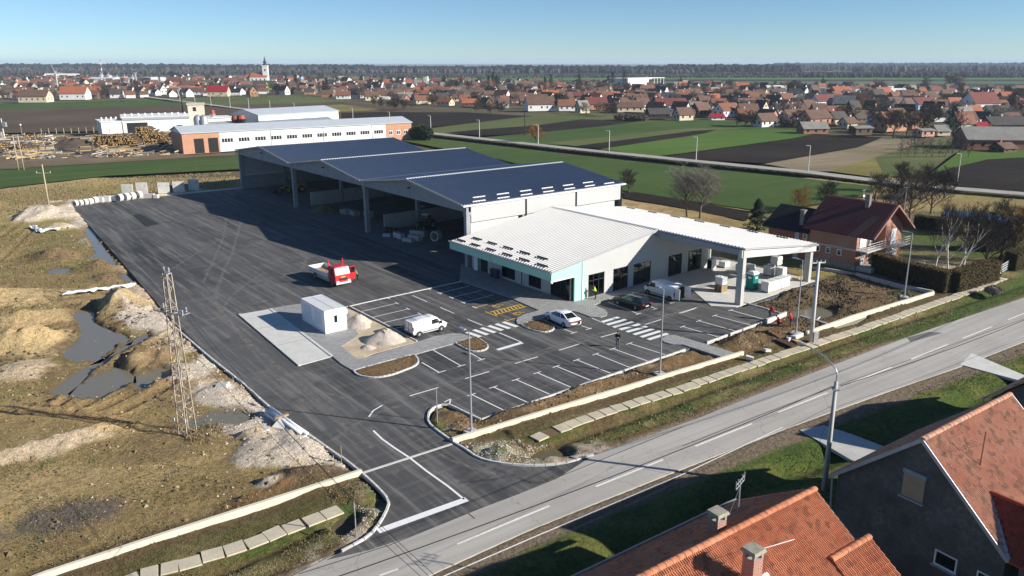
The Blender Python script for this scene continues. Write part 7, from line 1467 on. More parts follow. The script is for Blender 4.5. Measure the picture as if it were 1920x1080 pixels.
# conifers
CONIF = M('conifer_needles', (.020,.036,.016), .9, .35, 1.5); OLIVEC = M('olive_needles', (.075,.075,.022), .9, .3, 1.5)
def conifer(seed, h, w, n=900, leaf=.35):
    rr = random.Random(seed); a, b = MB(), MB(); a.tube((0,0,-.2),(0,0,h*.9),w*.07,.02,6,False)
    for i in range(n):
        t = rr.random()**.75; z = h*(.06+.94*t); rad = w*(1-t)**.8*(.75+.25*math.sin(z*5+seed))*math.sqrt(rr.uniform(.25,1)); an = rr.random()*6.283; p = Vector((rad*math.cos(an),rad*math.sin(an),z)); o = Vector((math.cos(an),math.sin(an),-.35))*leaf*rr.uniform(.6,1.3); s = Vector((-math.sin(an),math.cos(an),0))*leaf*.45
        b.add([p-s,p+s,p+o],[(0,1,2)])
    return a, b
def px_conifer(label, px, py, ty, w, seed, mat=CONIF, n=1100, leaf=.4, name='conifer'):
    b = P(px,py); h = zat(px,ty,b); c = thing(name, label, 'tree', b); a, q = conifer(seed, h, w, n, leaf); a.build('trunk', BARKT, c); q.build('crown', mat, c)
px_conifer('dark conifer standing behind the canopy roof', 1419, 432, 372, 2.6, 3, CONIF, 2600, .42); 
def round_bush(label, px, py, ty, w, mat, seed, n=1600, name='shrub', leaf=.5):
    rr = random.Random(seed); b = P(px,py); h = zat(px,ty,b); c = thing(name, label, 'shrub', b); m = MB(); a = MB(); a.tube((0,0,-.2),(0,0,h*.5),.12,.06,5); a.build('stem', BARKT, c)
    for i in range(n):
        d = Vector((rr.gauss(0,1),rr.gauss(0,1),rr.gauss(0,1))).normalized(); k = rr.uniform(.7,1.0); p = Vector((d.x*w*k,d.y*w*k,h*.52+d.z*h*.5*k)); t = Vector((rr.gauss(0,1),rr.gauss(0,1),rr.gauss(0,1))).normalized()*leaf; s = d.cross(t).normalized()*leaf*.4; m.add([p-s,p+s,p+t*.6+d*leaf*.5],[(0,1,2)])
    m.build('foliage', mat, c)
for k, (px,py,ty,w) in enumerate(((788,262,234,2.6),(800,263,237,2.6),(780,262,240,2.2),(794,263,236,2.4))): round_bush('dark evergreen bush at the right end of the factory, %s of the clump' % ordn(k+1), px, py, ty, w, CONIF if k % 2 else OLIVEC, 70+k, 900, leaf=.7)
round_bush('dry rounded bush on the verge beside the road', 1862, 552, 537, 1.0, TWIGL, 80, 1200, leaf=.22); 
for k,(px,py,ty) in enumerate(((1480,238,222),(1488,239,224),(1168,226,214),(1184,226,215),(1200,227,216))): round_bush('dry brown scrub bush at the village field edge, %s from the left' % ordn(sorted((1480,1488,1168,1184,1200)).index(px)+1), px, py, ty, 4.5, TWIG, 90+k, 700, leaf=.9)
# hedges: clipped boxes of small leaves round a dense core
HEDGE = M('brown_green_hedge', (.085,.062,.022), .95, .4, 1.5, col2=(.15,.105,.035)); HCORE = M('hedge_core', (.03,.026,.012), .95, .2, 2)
def hedge(label, q, w, h, n, leaf=.16, seed=1):
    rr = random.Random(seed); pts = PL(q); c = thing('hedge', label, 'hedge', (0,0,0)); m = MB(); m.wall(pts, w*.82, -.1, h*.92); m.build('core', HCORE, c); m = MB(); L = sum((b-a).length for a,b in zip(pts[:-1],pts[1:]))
    for i in range(n):
        s = rr.random()*L
        for a, b in zip(pts[:-1],pts[1:]):
            d = (b-a).length
            if s <= d: break
            s -= d
        t = (b-a).normalized(); nn = Vector((-t.y,t.x,0)); f = rr.random(); 
        if f < .36: p = a+t*s+nn*rr.uniform(-w/2,w/2); z = h+rr.uniform(-.10,.08)
        elif f < .94: p = a+t*s+nn*w/2*(1 if rr.random() < .5 else -1)*rr.uniform(.85,1.05); z = rr.uniform(0,h)
        else: e = rr.choice((pts[0],pts[-1])); p = e+nn*rr.uniform(-w/2,w/2)+t*rr.uniform(-.1,.1)*(1); z = rr.uniform(0,h)
        u = Vector((rr.gauss(0,1),rr.gauss(0,1),rr.gauss(0,.8)+.4)).normalized(); v_ = u.orthogonal().normalized(); s2 = leaf*rr.uniform(.6,1.4); p = Vector((p.x,p.y,z)); m.add([p-v_*s2*.4,p+v_*s2*.4,p+u*s2],[(0,1,2)])
    m.build('leaves', HEDGE, c)
hedge('long dark clipped hedge along the dug-over plot', [(1640,508),(1700,527),(1778,547)], 1.7, 2.6, 9000, .17, 3); hedge('sunlit brown hedge facing the road', [(1786,546),(1830,533),(1862,523)], 1.8, 2.6, 7000, .17, 4); hedge('hedge at the right picture edge beyond the gate', [(1892,506),(1925,497),(1970,485)], 2.0, 2.6, 5000, .17, 5)
hedge('dark garden hedge in shade behind the birches', [(1715,425),(1760,432),(1800,430)], 1.6, 2.2, 2500, .2, 6); hedge('shaded hedge below the bare trees at the right edge', [(1840,470),(1880,465),(1930,455)], 2.0, 2.2, 3000, .2, 7)
ga, gan, gL = frame_of((1866,522),(1888,508)); gt = thing('garden_gate', 'grey slatted garden gate between two hedges', 'gate', ga, gan)
for z in (.25,.6,.95,1.3): m = MB(); m.box(0,gL,-.03,.03,z,z+.2); m.build('slat', ZINC, gt)
for x in (0,gL-.15): m = MB(); m.box(x,x+.15,-.08,.08,0,1.7); m.build('gate_post', DARKM, gt)
bl, ban, bL = frame_of((1760,415),(1925,430)); bb = thing('blue_tarp_cover', 'dull blue tarpaulin stretched low behind the birches', 'tarp', bl, ban); m = MB(); m.hexa([(0,0,0),(bL,0,0),(bL,6,0),(0,6,0)],[(.5,.5,1.2),(bL-.5,.5,1.0),(bL-.5,5.5,1.3),(.5,5.5,1.4)]); m.build('tarp', M('dull_blue_tarp', (.05,.08,.16), .7, .2, .4), bb)

# ================================================================== VILLAGE
WM = {'white':M('house_white',(.72,.71,.68),.85,.12,.4),'cream':M('house_cream',(.58,.50,.36),.85,.15,.4),'grey':M('house_grey',(.32,.31,.29),.9,.2,.4),'brown':M('house_brown',(.15,.105,.07),.9,.3,.5),'dark':M('house_dark',(.05,.042,.036),.9,.3,.5),'brick':brickm('house_brick',(.36,.13,.07),(.30,.10,.05),(.3,.22,.17)),'orange brick':ORB,'pink':M('house_pink',(.58,.34,.27),.85,.12,.4),'pale blue':M('house_blue',(.26,.38,.56),.85,.12,.4),'teal':M('house_teal',(.12,.22,.21),.85,.15,.4),'lime green':M('house_lime',(.33,.60,.05),.85,.1,.4),'pale green':M('house_green',(.38,.58,.36),.85,.12,.4),'yellow':M('house_yellow',(.66,.62,.22),.85,.15,1)}
RM = {'brown tile':tile_far('old_brown_tile',(.095,.05,.033),(.155,.088,.058)),'orange tile':tile_far('orange_tile',(.30,.085,.035),(.40,.13,.055)),'rust tile':tile_far('rust_tile',(.16,.062,.036),(.235,.10,.06)),'maroon tile':tile_far('maroon_tile',(.12,.030,.025),(.18,.05,.04)),'black':M('black_tile',(.018,.018,.02),.8,.25,.6),'dark grey':tile_far('dark_grey_tile',(.045,.04,.036),(.08,.07,.062)),'grey':M('asbestos_grey',(.24,.23,.21),.9,.25,.4),'red sheet':M('red_sheet',(.28,.02,.025),.5,.12,.4),'white sheet':SHEDW}
WINM = M('far_window', (.02,.022,.026), .25, .1, 1); placed = []
def vhouse(x, y, wpx, hpx, rot, wall, roof, label, near, cat='house'):
    b = P(x,y); s = scale_at(b)*1.03; rz = R(rot); cs, sn = abs(math.cos(rz)), abs(math.sin(rz)); Wp = wpx*s; H = hpx*s*1.02; ratio = .62
    L = Wp/(cs+ratio*sn); D_ = min(max(L*ratio, 5.5), 12.0); L = max(5.5, min(L, (Wp-D_*sn)/max(cs,.25) if cs > .4 else L)); fl = roof == 'grey' and hpx < 19 and wpx > 30
    he = H*(.50 if not fl else .8); d = Vector((math.sin(rz)*0, D_*.35, 0)); c = thing('village_house', label, cat, b+d, rz, 'village houses'); placed.append((b.x,b.y+d.y,max(L,D_)*.5)); x0, x1, y0, y1 = -L/2, L/2, -D_/2, D_/2
    m = MB(); pr = [(y0,0),(y1,0),(y1,he),(0,H-.15),(y0,he)]; m.add([(x0,q,z) for q,z in pr]+[(x1,q,z) for q,z in pr], [(0,1,2,3,4)[::-1],(5,6,7,8,9)]+[(i,(i+1)%5,5+(i+1)%5,5+i) for i in range(5)]); m.build('wall', WM[wall], c)
    o = .45; k = (H-he)/(D_/2); ze = he-o*k; t = .2; m = MB()
    m.hexa([(x0-o,y0-o,ze),(x1+o,y0-o,ze),(x1+o,0,H),(x0-o,0,H)],[(x0-o,y0-o,ze+t),(x1+o,y0-o,ze+t),(x1+o,0,H+t),(x0-o,0,H+t)]); m.hexa([(x0-o,0,H),(x1+o,0,H),(x1+o,y1+o,ze),(x0-o,y1+o,ze)],[(x0-o,0,H+t),(x1+o,0,H+t),(x1+o,y1+o,ze+t),(x0-o,y1+o,ze+t)]); rf = m.build('roof', RM[roof], c)
    rr = random.Random(int(x*7+y*13))
    if not fl and rr.random() < .6: q = MB(); cx_ = rr.uniform(x0*.6,x1*.6); q.box(cx_-.3,cx_+.3,.3,.9,H-.9,H+1.0); q.build('chimney', WM['brick'] if rr.random() < .6 else WM['white'], rf)
    if near:
        n = max(2, int(L/3.2)); hh = min(1.2, he*.42)
        for i in range(n):
            wx = x0+(i+.5)*L/n; 
            if rr.random() < .15: continue
            q = MB(); q.box(wx-.45,wx+.45,y0-.05,y0-.01,he*.40,he*.40+hh); q.build('window', WINM, c)
        for sx in ((x1,1),(x0,-1)):
            for wy in (-D_*.22,D_*.22): q = MB(); q.box(min(sx[0],sx[0]+sx[1]*.05),max(sx[0],sx[0]+sx[1]*.05),wy-.4,wy+.4,he*.45,he*.45+hh); q.build('window', WINM, c)
            if H > 6: q = MB(); q.box(min(sx[0],sx[0]+sx[1]*.05),max(sx[0],sx[0]+sx[1]*.05),-.4,.4,he+.2,he+1.2); q.build('window', WINM, c)
    return c
o_, b_, r_, m_, k_, g_, d_ = 'orange tile','brown tile','rust tile','maroon tile','black','grey','dark grey'
HS = [(62,192,50,21,8,'cream',b_),(90,187,17,16,-40,'white',g_),(137,187,46,22,8,'white',o_),(173,182,28,18,8,'pink',o_),(157,162,20,12,-40,'cream',b_),(3,165,12,10,-50,'white',d_),(12,173,16,12,10,'brown',b_),(75,160,32,11,5,'pink',r_),(115,147,60,8,2,'pink','white sheet'),
 (306,177,20,17,-62,'white',d_),(278,172,24,13,8,'white',r_),(262,178,26,14,-30,'cream',b_),(327,178,18,14,5,'white',g_),(362,178,38,12,5,'white',b_),(356,166,28,13,5,'orange brick',b_),(408,181,36,18,5,'cream','red sheet'),(475,181,20,18,-70,'orange brick',d_),(533,178,20,16,-38,'white',b_),(487,169,24,16,5,'lime green',d_),(506,168,18,15,5,'lime green',d_),(448,170,40,10,5,'dark',d_),(428,151,20,9,-50,'white',d_),(407,162,18,11,-50,'cream',d_),(568,170,20,13,-30,'pink',b_),(585,173,18,13,-40,'orange brick',d_),(325,149,14,8,-40,'white',r_),(340,149,14,8,-40,'cream',r_),(350,147,14,8,-40,'white',m_),(555,150,14,9,-40,'cream',b_),(612,160,26,11,5,'brown',g_),(440,156,40,9,5,'pink',r_),(330,158,34,10,5,'white',m_),
 (678,160,18,11,-50,'white',o_),(697,159,14,10,-45,'cream',o_),(750,164,24,12,-40,'white','red sheet'),(648,159,20,13,-35,'white',r_),(720,160,20,10,5,'brown',o_),(817,160,20,10,5,'brown',m_),(793,190,30,14,6,'brown',r_),(760,180,30,14,6,'brown',b_),(722,182,36,12,6,'cream',r_),(690,184,30,14,6,'white',b_),(830,192,24,16,12,'dark',d_),(772,178,16,12,-55,'white',b_),(862,190,26,12,8,'cream',b_),(850,182,40,12,6,'brown',r_),(893,182,30,12,6,'brown',b_),(918,186,26,14,18,'cream',b_),(912,196,26,13,10,'cream',b_),(940,198,22,11,10,'brown',b_),(925,178,20,12,-50,'white',b_),(948,184,24,13,8,'brown',r_),
 (1012,208,56,24,14,'white',b_),(1062,208,32,19,8,'white',r_),(1092,212,26,21,32,'cream',g_),(1117,206,42,21,12,'orange brick',m_),(1148,199,24,18,-62,'white',d_),(1180,210,52,17,8,'cream',b_),(1235,223,42,18,10,'dark',d_),(1246,216,14,15,-60,'white',r_),(1282,226,36,22,26,'cream',b_),(1258,207,62,20,12,'pale blue',m_),(1032,184,32,13,10,'pale blue',o_),(1049,180,20,15,-55,'white',d_),(1070,186,40,12,8,'brown',m_),(1122,181,30,10,8,'brown',r_),(1214,173,26,12,10,'brick',r_),(1241,177,24,14,-38,'white',d_),(1250,190,40,12,8,'white',o_),(1276,188,26,14,8,'cream',r_),(963,178,14,11,-50,'white',o_),(985,196,24,14,15,'brown',b_),(1195,190,40,13,8,'cream',r_),(1000,180,26,12,10,'brown',r_),(1020,162,36,9,5,'brown',d_),(985,163,24,10,5,'white',r_),(1150,185,24,12,8,'white',o_),
 (1292,219,20,13,4,'orange brick',b_),(1315,218,38,23,36,'brown',b_),(1364,219,50,23,32,'white',r_),(1344,225,28,10,10,'white','red sheet'),(1436,238,46,23,30,'white',b_),(1482,227,34,19,30,'pale blue',b_),(1531,235,56,26,24,'orange brick',b_),(1526,251,50,20,8,'brick',g_),(1571,227,36,17,22,'white','red sheet'),(1592,240,32,18,26,'cream',b_),(1402,207,42,17,-20,'white',b_),(1431,205,24,15,-28,'cream',r_),(1370,196,36,15,-18,'white',k_),(1394,199,32,15,-28,'white',b_),(1325,194,20,15,-52,'white',b_),(1336,187,34,13,-16,'white',k_),(1295,174,32,12,-16,'white',d_),(1320,175,26,11,-16,'white',r_),(1341,179,12,10,0,'orange brick',o_),(1388,166,32,9,5,'brick',o_),(1428,177,22,11,-32,'cream',r_),(1456,168,34,7,0,'white','white sheet'),(1491,182,24,14,10,'pale blue',k_),(1541,200,40,20,26,'white',m_),(1584,207,40,25,-25,'teal',g_),(1471,213,50,17,16,'white',b_),(1578,179,38,15,14,'grey',o_),(1497,206,28,13,22,'pink',m_),(1443,190,30,13,10,'white',b_),(1520,190,26,13,-30,'cream',d_),
 (1622,184,26,13,-22,'grey',d_),(1656,181,34,15,18,'brick',o_),(1682,177,32,10,0,'white','white sheet'),(1743,188,24,15,16,'cream',b_),(1788,191,44,13,-22,'white',k_),(1842,212,66,35,18,'white',m_),(1897,200,36,17,-22,'cream',d_),(1650,193,28,13,-22,'white',k_),(1622,206,24,15,-52,'cream',d_),(1731,206,50,21,22,'pale blue',m_),(1668,213,20,19,-64,'white',g_),(1808,213,42,19,-36,'white',g_),(1806,248,44,33,20,'pale green',r_),(1842,236,34,24,-50,'pale green',d_),(1840,248,26,17,12,'orange brick','red sheet'),(1888,246,72,24,5,'brown',d_),(1906,228,44,19,-22,'white',d_),(1672,246,62,33,26,'orange brick',r_),(1713,242,30,23,22,'brick',b_),(1616,253,36,15,10,'brown',g_),(1610,230,30,16,26,'brown',d_),(1735,256,32,13,14,'pink',g_),(1766,254,24,17,8,'cream',g_),(1870,281,116,38,-6,'brick',g_),(1886,286,26,16,20,'brown',b_)]
yf = np.interp; FX = [-60,0,300,560,640,800,960,1100,1200,1280,1400,1520,1640,1750,1850,1990]; FYv = [190,189,184,176,186,198,204,204,212,216,226,234,236,236,240,246]; BX = [-60,300,600,900,1200,1500,1990]; BYv = [147,147,149,152,158,161,170]
rr = random.Random(12); fill = []
for row, t in enumerate((.03,.12,.21,.30,.38,.46,.54,.62,.70,.77,.84,.90,.96)):
    x = -50+rr.uniform(0,30)
    while x < 1970:
        y = float(np.interp(x,FX,FYv))*(1-t)+float(np.interp(x,BX,BYv))*t+rr.uniform(-1.2,1.2); sc_ = F/P(x,y).y; w = rr.uniform(7,13)*sc_; fill.append((x,y,w,rr.uniform(4.4,7.2)*sc_,rr.choice((6,8,12,-30,-40,-55,20,25)),rr.choices(('white','cream','brown','brick','orange brick','grey','pink','dark','pale blue'),(32,18,18,9,4,9,3,6,2))[0],rr.choices((b_,r_,o_,m_,d_,k_,g_),(44,24,7,7,10,4,4))[0],row)); x += w*rr.uniform(1.0,1.5)
allh = [(h, 99) for h in HS]; used_ = [(P(h[0],h[1]).x, P(h[0],h[1]).y) for h in HS]
resth = []
fill.sort(key=lambda f: -f[1])
for f in fill:
    p = P(f[0],f[1])
    if any(abs(p.x-q[0]) < 10 and abs(p.y-q[1]) < 10 for q in used_) or (455 < f[0] < 512 and f[1] < 160) or (1165 < f[0] < 1255 and f[1] < 166): continue
    used_.append((p.x,p.y)); (allh if len(allh) < 298 else resth).append((f[:7], f[7]))
allh.sort(key=lambda q: -q[0][1]); band = lambda y: 'front' if y > 215 else 'second' if y > 195 else 'middle' if y > 180 else 'rear' if y > 165 else 'farthest'
cnt = {}
for h, _ in sorted(allh, key=lambda q: q[0][0]):
    key = (band(h[1]), h[5], h[6]); cnt.setdefault(key, []).append(h)
for key, hs in cnt.items():
    for i, h in enumerate(hs):
        roof = key[2] if key[2] not in ('black','grey','dark grey') else key[2]
        lab = '%s house, %s roof, %s village row' % (key[1], roof, key[0]) + (', %s such from the left' % ordn(i+1) if len(hs) > 1 else '')
        vhouse(*h, lab, h[1] > 172)
# the farthest roofs, past what one could tell apart, read as one mass
far_w, far_r = {}, {}
for h, _ in resth:
    b = P(h[0],h[1]); s = scale_at(b); L = max(5.5,h[2]*s*.8); D_ = L*.6; H = h[3]*s; rz = R(h[4]); cs, sn = math.cos(rz), math.sin(rz); T = lambda x, y, z: (b.x+x*cs-y*sn, b.y+x*sn+y*cs, z); placed.append((b.x,b.y,L*.5))
    pr = [(-D_/2,0),(D_/2,0),(D_/2,H*.5),(0,H),(-D_/2,H*.5)]; far_w.setdefault(h[5], MB()).add([T(-L/2,q,z) for q,z in pr]+[T(L/2,q,z) for q,z in pr], [(0,1,2,3,4)[::-1],(5,6,7,8,9)]+[(i,(i+1)%5,5+(i+1)%5,5+i) for i in range(5)])
    o = .35; far_r.setdefault(h[6], MB()).add([T(x,y,z) for x in (-L/2-o,L/2+o) for y,z in ((-D_/2-o,H*.5-.2),(0,H+.15),(D_/2+o,H*.5-.2))], [(0,3,4,1),(1,4,5,2)])
for k, mb in far_w.items(): stuff(mb.build('far_house_walls', WM[k]), '%s walls of the farthest crowded village houses' % k, 'houses')
for k, mb in far_r.items(): stuff(mb.build('far_house_roofs', RM[k]), '%s roofs of the farthest crowded village houses' % k, 'houses')
# ---------------- church
cb = P(487,157); s = scale_at(cb); ch = thing('village_church', 'white church with orange roof and dark onion spire', 'church', cb, R(8)); WC = WM['white']; ORR = RM['orange tile']
wx = 20*s; m = MB(); m.box(-wx*.75,wx*.75,-6,6,0,12*s); m.build('nave', WC, ch); m = MB()
m.hexa([(-wx*.78,-6.6,12*s),(wx*.78,-6.6,12*s),(wx*.78,0,19*s),(-wx*.62,0,19*s)],[(-wx*.78,-6.6,12.4*s),(wx*.78,-6.6,12.4*s),(wx*.78,0,19.4*s),(-wx*.62,0,19.4*s)]); m.hexa([(-wx*.62,0,19*s),(wx*.78,0,19*s),(wx*.78,6.6,12*s),(-wx*.78,6.6,12*s)],[(-wx*.62,0,19.4*s),(wx*.78,0,19.4*s),(wx*.78,6.6,12.4*s),(-wx*.78,6.6,12.4*s)]); m.build('nave_roof', ORR, ch)
m = MB(); m.box(-wx*1.25,-wx*.75,-4,4,0,10*s); m.build('chancel', WC, ch); m = MB(); m.add([(-wx*1.3,-4.4,10*s),(-wx*.74,-4.4,10*s),(-wx*.74,4.4,10*s),(-wx*1.3,4.4,10*s),(-wx*.74,0,16.5*s),(-wx*1.1,0,16.5*s)],[(0,1,4,5),(2,3,5,4),(3,0,5)]); m.build('chancel_roof', ORR, ch)
tx = wx*.62; tw_ = 4.6*s; m = MB(); m.box(tx-tw_,tx+tw_,-tw_-1,tw_-1,0,32*s); m.build('tower', WC, ch); m = MB(); m.box(tx-tw_*1.12,tx+tw_*1.12,-tw_*1.12-1,tw_*1.12-1,31*s,32.4*s); m.build('cornice', WC, ch)
m = MB(); m.lathe([(4.6*s,32*s),(4.2*s,34*s),(2.4*s,35.2*s),(2.2*s,36*s),(3.3*s,37*s),(3.3*s,38.5*s),(1.6*s,40*s),(1.2*s,41.5*s),(1.6*s,42.5*s),(.9*s,44*s),(.25*s,48*s),(.05,50*s)],(tx,-1,0),12); m.build('onion_spire', M('slate_spire', (.045,.05,.05), .6, .2, .5), ch)
m = MB(); m.box(tx-.8,tx+.8,-tw_-1.1,-tw_-1.01,22*s,26*s); m.build('belfry_window', WINM, ch)
for k in range(4): m = MB(); x = -wx*.55+k*wx*.36; m.box(x-.7,x+.7,-6.1,-6.01,4*s,9*s); m.build('nave_window', WINM, ch)
# ---------------- fire tower, silos, masts, warehouse
fb_ = P(799,163); s = scale_at(fb_); ft = thing('fire_tower', 'tall white and green tower standing among the roofs', 'tower', fb_); m = MB(); m.box(-3.5*s,4*s,-3,3,0,19*s); m.build('shaft', WM['pale green'], ft); m = MB(); m.box(.0,4.05*s,-3.05,3.05,0,19.1*s); m.build('white_face', WC, ft); m = MB(); m.add([(-4*s,-3.4,19.1*s),(4.4*s,-3.4,19.1*s),(4.4*s,3.4,19.1*s),(-4*s,3.4,19.1*s),(.2*s,0,23*s)],[(0,1,4),(1,2,4),(2,3,4),(3,0,4)]); m.build('roof', RM['dark grey'], ft)
SILO = M('silo_steel', (.52,.55,.57), .4, .1, .3, .5)
for k, (x, y, w, h) in enumerate(((191,151,10,12),(205,151,12,12),(221,154,14,11),(235,154,13,11),(250,154,12,11))):
    b = P(x,y); s = scale_at(b); c = thing('grain_silo', 'round steel grain silo, %s from the left in the group' % ordn(k+1), 'silo', b, 0, 'grain silos'); m = MB(); r = w*s/2; m.lathe([(r,0),(r,h*.72*s),(.2,h*s),(.01,h*s)],(0,0,0),18); m.build('drum', SILO, c); m = MB(); m.tube((0,0,h*s),(0,0,h*s+2),.6,.6,8); m.build('hatch', SILO, c)
shed('silo_hall', 'long white hall in front of the grain silos', (167,155), (214,155), 18, 5.5, 1.5, SHEDW, SHEDW, False, 'hall'); shed('grey_depot', 'pale grey flat depot beside the white gable house', (284,158), (312,157), 18, 8.5, .3, SHEDG, SHEDW, True, 'hall')
b = P(255,156); h = zat(255,136,b); c = thing('grain_elevator', 'thin steel elevator tower at the right silo', 'tower', b); m = MB(); m.box(-1.2,1.2,-1.2,1.2,0,h*.9); m.build('shaft', SILO, c); m = MB(); m.box(-2,2,-1.5,1.5,h*.9,h); m.build('head', SILO, c)
b = P(193,150); h = zat(193,110,b); c = thing('radio_mast', 'tall red and white radio mast above the silos', 'mast', b)
for k in range(7): m = MB(); m.tube((0,0,h*k/7),(0,0,h*(k+1)/7),1.1-.1*k,1.0-.1*k,6); m.build('mast_section', SHEDW if k % 2 else M('mast_red', (.45,.07,.05), .6, .1, 1), c)
b = P(109,165); h = zat(107,135,b); c = thing('wind_turbine', 'small pale wind turbine among the left roofs', 'turbine', b); m = MB(); m.tube((0,0,0),(0,0,h),.55,.3,8); m.build('tower', SHEDW, c); m = MB(); m.box(-.5,.5,-1.2,.8,h-.3,h+.6); m.build('nacelle', SHEDW, c)
for k in range(3): t = R(100+120*k); m = MB(); m.hexa([(-.3,-1.4,0),(.3,-1.4,0),(.3,-1.25,0),(-.3,-1.25,0)],[(-.12,-1.4,9),(.12,-1.4,9),(.12,-1.25,9),(-.12,-1.25,9)]); o = m.build('blade', SHEDW, c); o.location = (0,0,h+.1); o.rotation_euler = (0,t,0)
wa, wan, wL = frame_of((1177,163),(1222,161)); wh = thing('white_warehouse', 'new white warehouse with open steel frame beyond the village', 'warehouse', wa, wan); hh = zat(1177,148,wa); m = MB(); m.box(0,wL,0,28,0,hh); m.build('wall', WC, wh)
for k in range(8): m = MB(); x = wL*(k+.5)/8; m.box(x-.6,x+.6,-.15,-.02,.5,hh-2); m.build('window_strip', STEEL, wh)
m = MB(); m.box(wL*.86,wL*1.0,-.3,-.16,0,hh-1); m.build('opening', DARKM, wh); m = MB(); m.box(-.5,wL*1.55,-.5,28,hh,hh+.6); m.build('roof', WC, wh)
for k in range(4): m = MB(); x = wL*(1.1+.14*k); m.box(x,x+.7,0,.7,0,hh); m.build('steel_column', WC, wh)
# yellow facade in the garden
b = P(1743,240); s = scale_at(b); c = thing('yellow_gable', 'bright yellow diamond-shaped gable among dark trees', 'gable wall', b, R(-15)); m = MB(); m.add([(0,0,-.2),(8*s,0,9*s),(1*s,0,25*s),(-6*s,0,10*s)]+[(0,.4,-.2),(8*s,.4,9*s),(1*s,.4,25*s),(-6*s,.4,10*s)],[(0,1,2,3),(7,6,5,4),(0,4,5,1),(1,5,6,2),(2,6,7,3),(3,7,4,0)]); m.build('facade', WM['yellow'], c); m = MB(); m.box(-9*s,-4*s,-.2,.6,10*s,11*s); m.build('crossbar', WM['yellow'], c)
# ---------------- village trees
VT = []
for k, (sd, tw) in enumerate(((101,TWIG),(102,TWIGD),(103,TWIG),(104,TWIGL),(105,TWIGD),(106,TWIG))):
    a, b = bare_tree(sd, 9.0, 4, (9,5,4,3), .22, .085, .8, .12); VT.append((a.mesh('trunk', BARKT), b.mesh('crown', tw)))
rr = random.Random(77); nt_ = 0; spots = []
for k in range(2000):
    x = rr.uniform(-40,1960); t = rr.random()**1.15; y = float(np.interp(x,FX,FYv))*(1-t)+float(np.interp(x,BX,BYv))*t-1
    p = P(x,y)
    if any(abs(p.x-q[0]) < q[2]+1.0 and abs(p.y-q[1]) < q[2]+2 for q in placed): continue
    spots.append((x,y,rr.uniform(.7,1.25)))
    if len(spots) >= 235: break
for x, y, s in ((20,186,1.0),(8,186,1.0),(30,184,.9),(196,183,1.1),(205,182,1.2),(214,182,1.1),(225,182,1.0),(730,205,.9),(745,207,.9),(760,208,.9),(715,203,.9),(700,201,.9),(775,206,.9),(920,214,.9),(935,214,1.0),(895,212,.9),(1120,216,.9),(1135,217,.9),(1150,219,.9),(1100,216,.9),(1380,237,.9),(1395,238,.9),(1410,238,1.0),(1780,165,1.7),(1792,164,2.1),(1802,165,1.9),(1740,166,1.5),(1590,230,1.2),(1640,236,1.3),(1700,252,1.2),(1660,248,1.2),(1727,252,1.2),(1370,170,1.4),(1410,178,1.3),(1090,180,1.5),(1110,178,1.5),(1130,176,1.5),(1150,176,1.5),(1170,177,1.4),(1085,172,1.5),(860,172,1.5),(880,172,1.5),(905,172,1.5),(840,172,1.4),(1480,172,1.4),(1500,172,1.4),(1350,186,1.2),(585,160,1.5),(600,158,1.5),(630,160,1.4),(470,152,1.4),(390,152,1.4),(370,150,1.4)): spots.append((x,y,s))
spots.sort()
px_tree('bare_tree', 'big bare tree in front of the right village houses', 1675, 260, 206, 211, TWIG, BARKT, twig=.05, r=.35, levels=4, kids=(10,6,5,3)); px_tree('bare_tree', 'big leaning bare tree beside the pale green house', 1788, 262, 205, 213, TWIGD, BARKT, twig=.05, r=.35, levels=4, kids=(9,6,4,3))
for i, (x, y, s) in enumerate(spots):
    c = thing('village_tree', 'leafless brown village tree, %s from the left among the roofs' % ordn(i+1), 'tree', P(x,y), rr.random()*6.3, 'bare trees in the village'); c.scale = (s*rr.uniform(.9,1.2),s*rr.uniform(.9,1.2),s*rr.uniform(.75,1.0)); a, b = VT[rr.randrange(6)]; obj('trunk', a, c); obj('crown', b, c)
CA = []
for sd, mt in ((1,CONIF),(2,CONIF),(3,OLIVEC)): a, b = conifer(sd, 12, 3.4, 420, 1.0); CA.append((a.mesh('trunk', BARKT), b.mesh('crown', mt)))
for i, (x, y, s, v) in enumerate(sorted(((362,147,1.1,0),(366,147,1.0,1),(614,181,1.3,1),(608,181,1.1,0),(916,170,1.3,0),(925,170,1.6,1),(932,170,1.3,0),(1022,176,1.3,2),(1033,176,1.5,2),(1148,165,1.5,0),(1086,166,1.3,0),(1170,165,1.5,1),(834,163,1.1,0),(537,158,1.1,1),(555,163,1.2,0),(1140,170,1.3,1),(300,160,1.0,0),(540,176,1.0,0),(1290,176,1.0,1),(717,160,1.0,0)))):
    c = thing('village_conifer', ('olive' if v == 2 else 'dark green')+' conifer among the village roofs, %s from the left' % ordn(i+1), 'tree', P(x,y), rr.random()*6, 'village conifers'); c.scale = (s,)*3; obj('trunk', CA[v][0], c); obj('crown', CA[v][1], c)
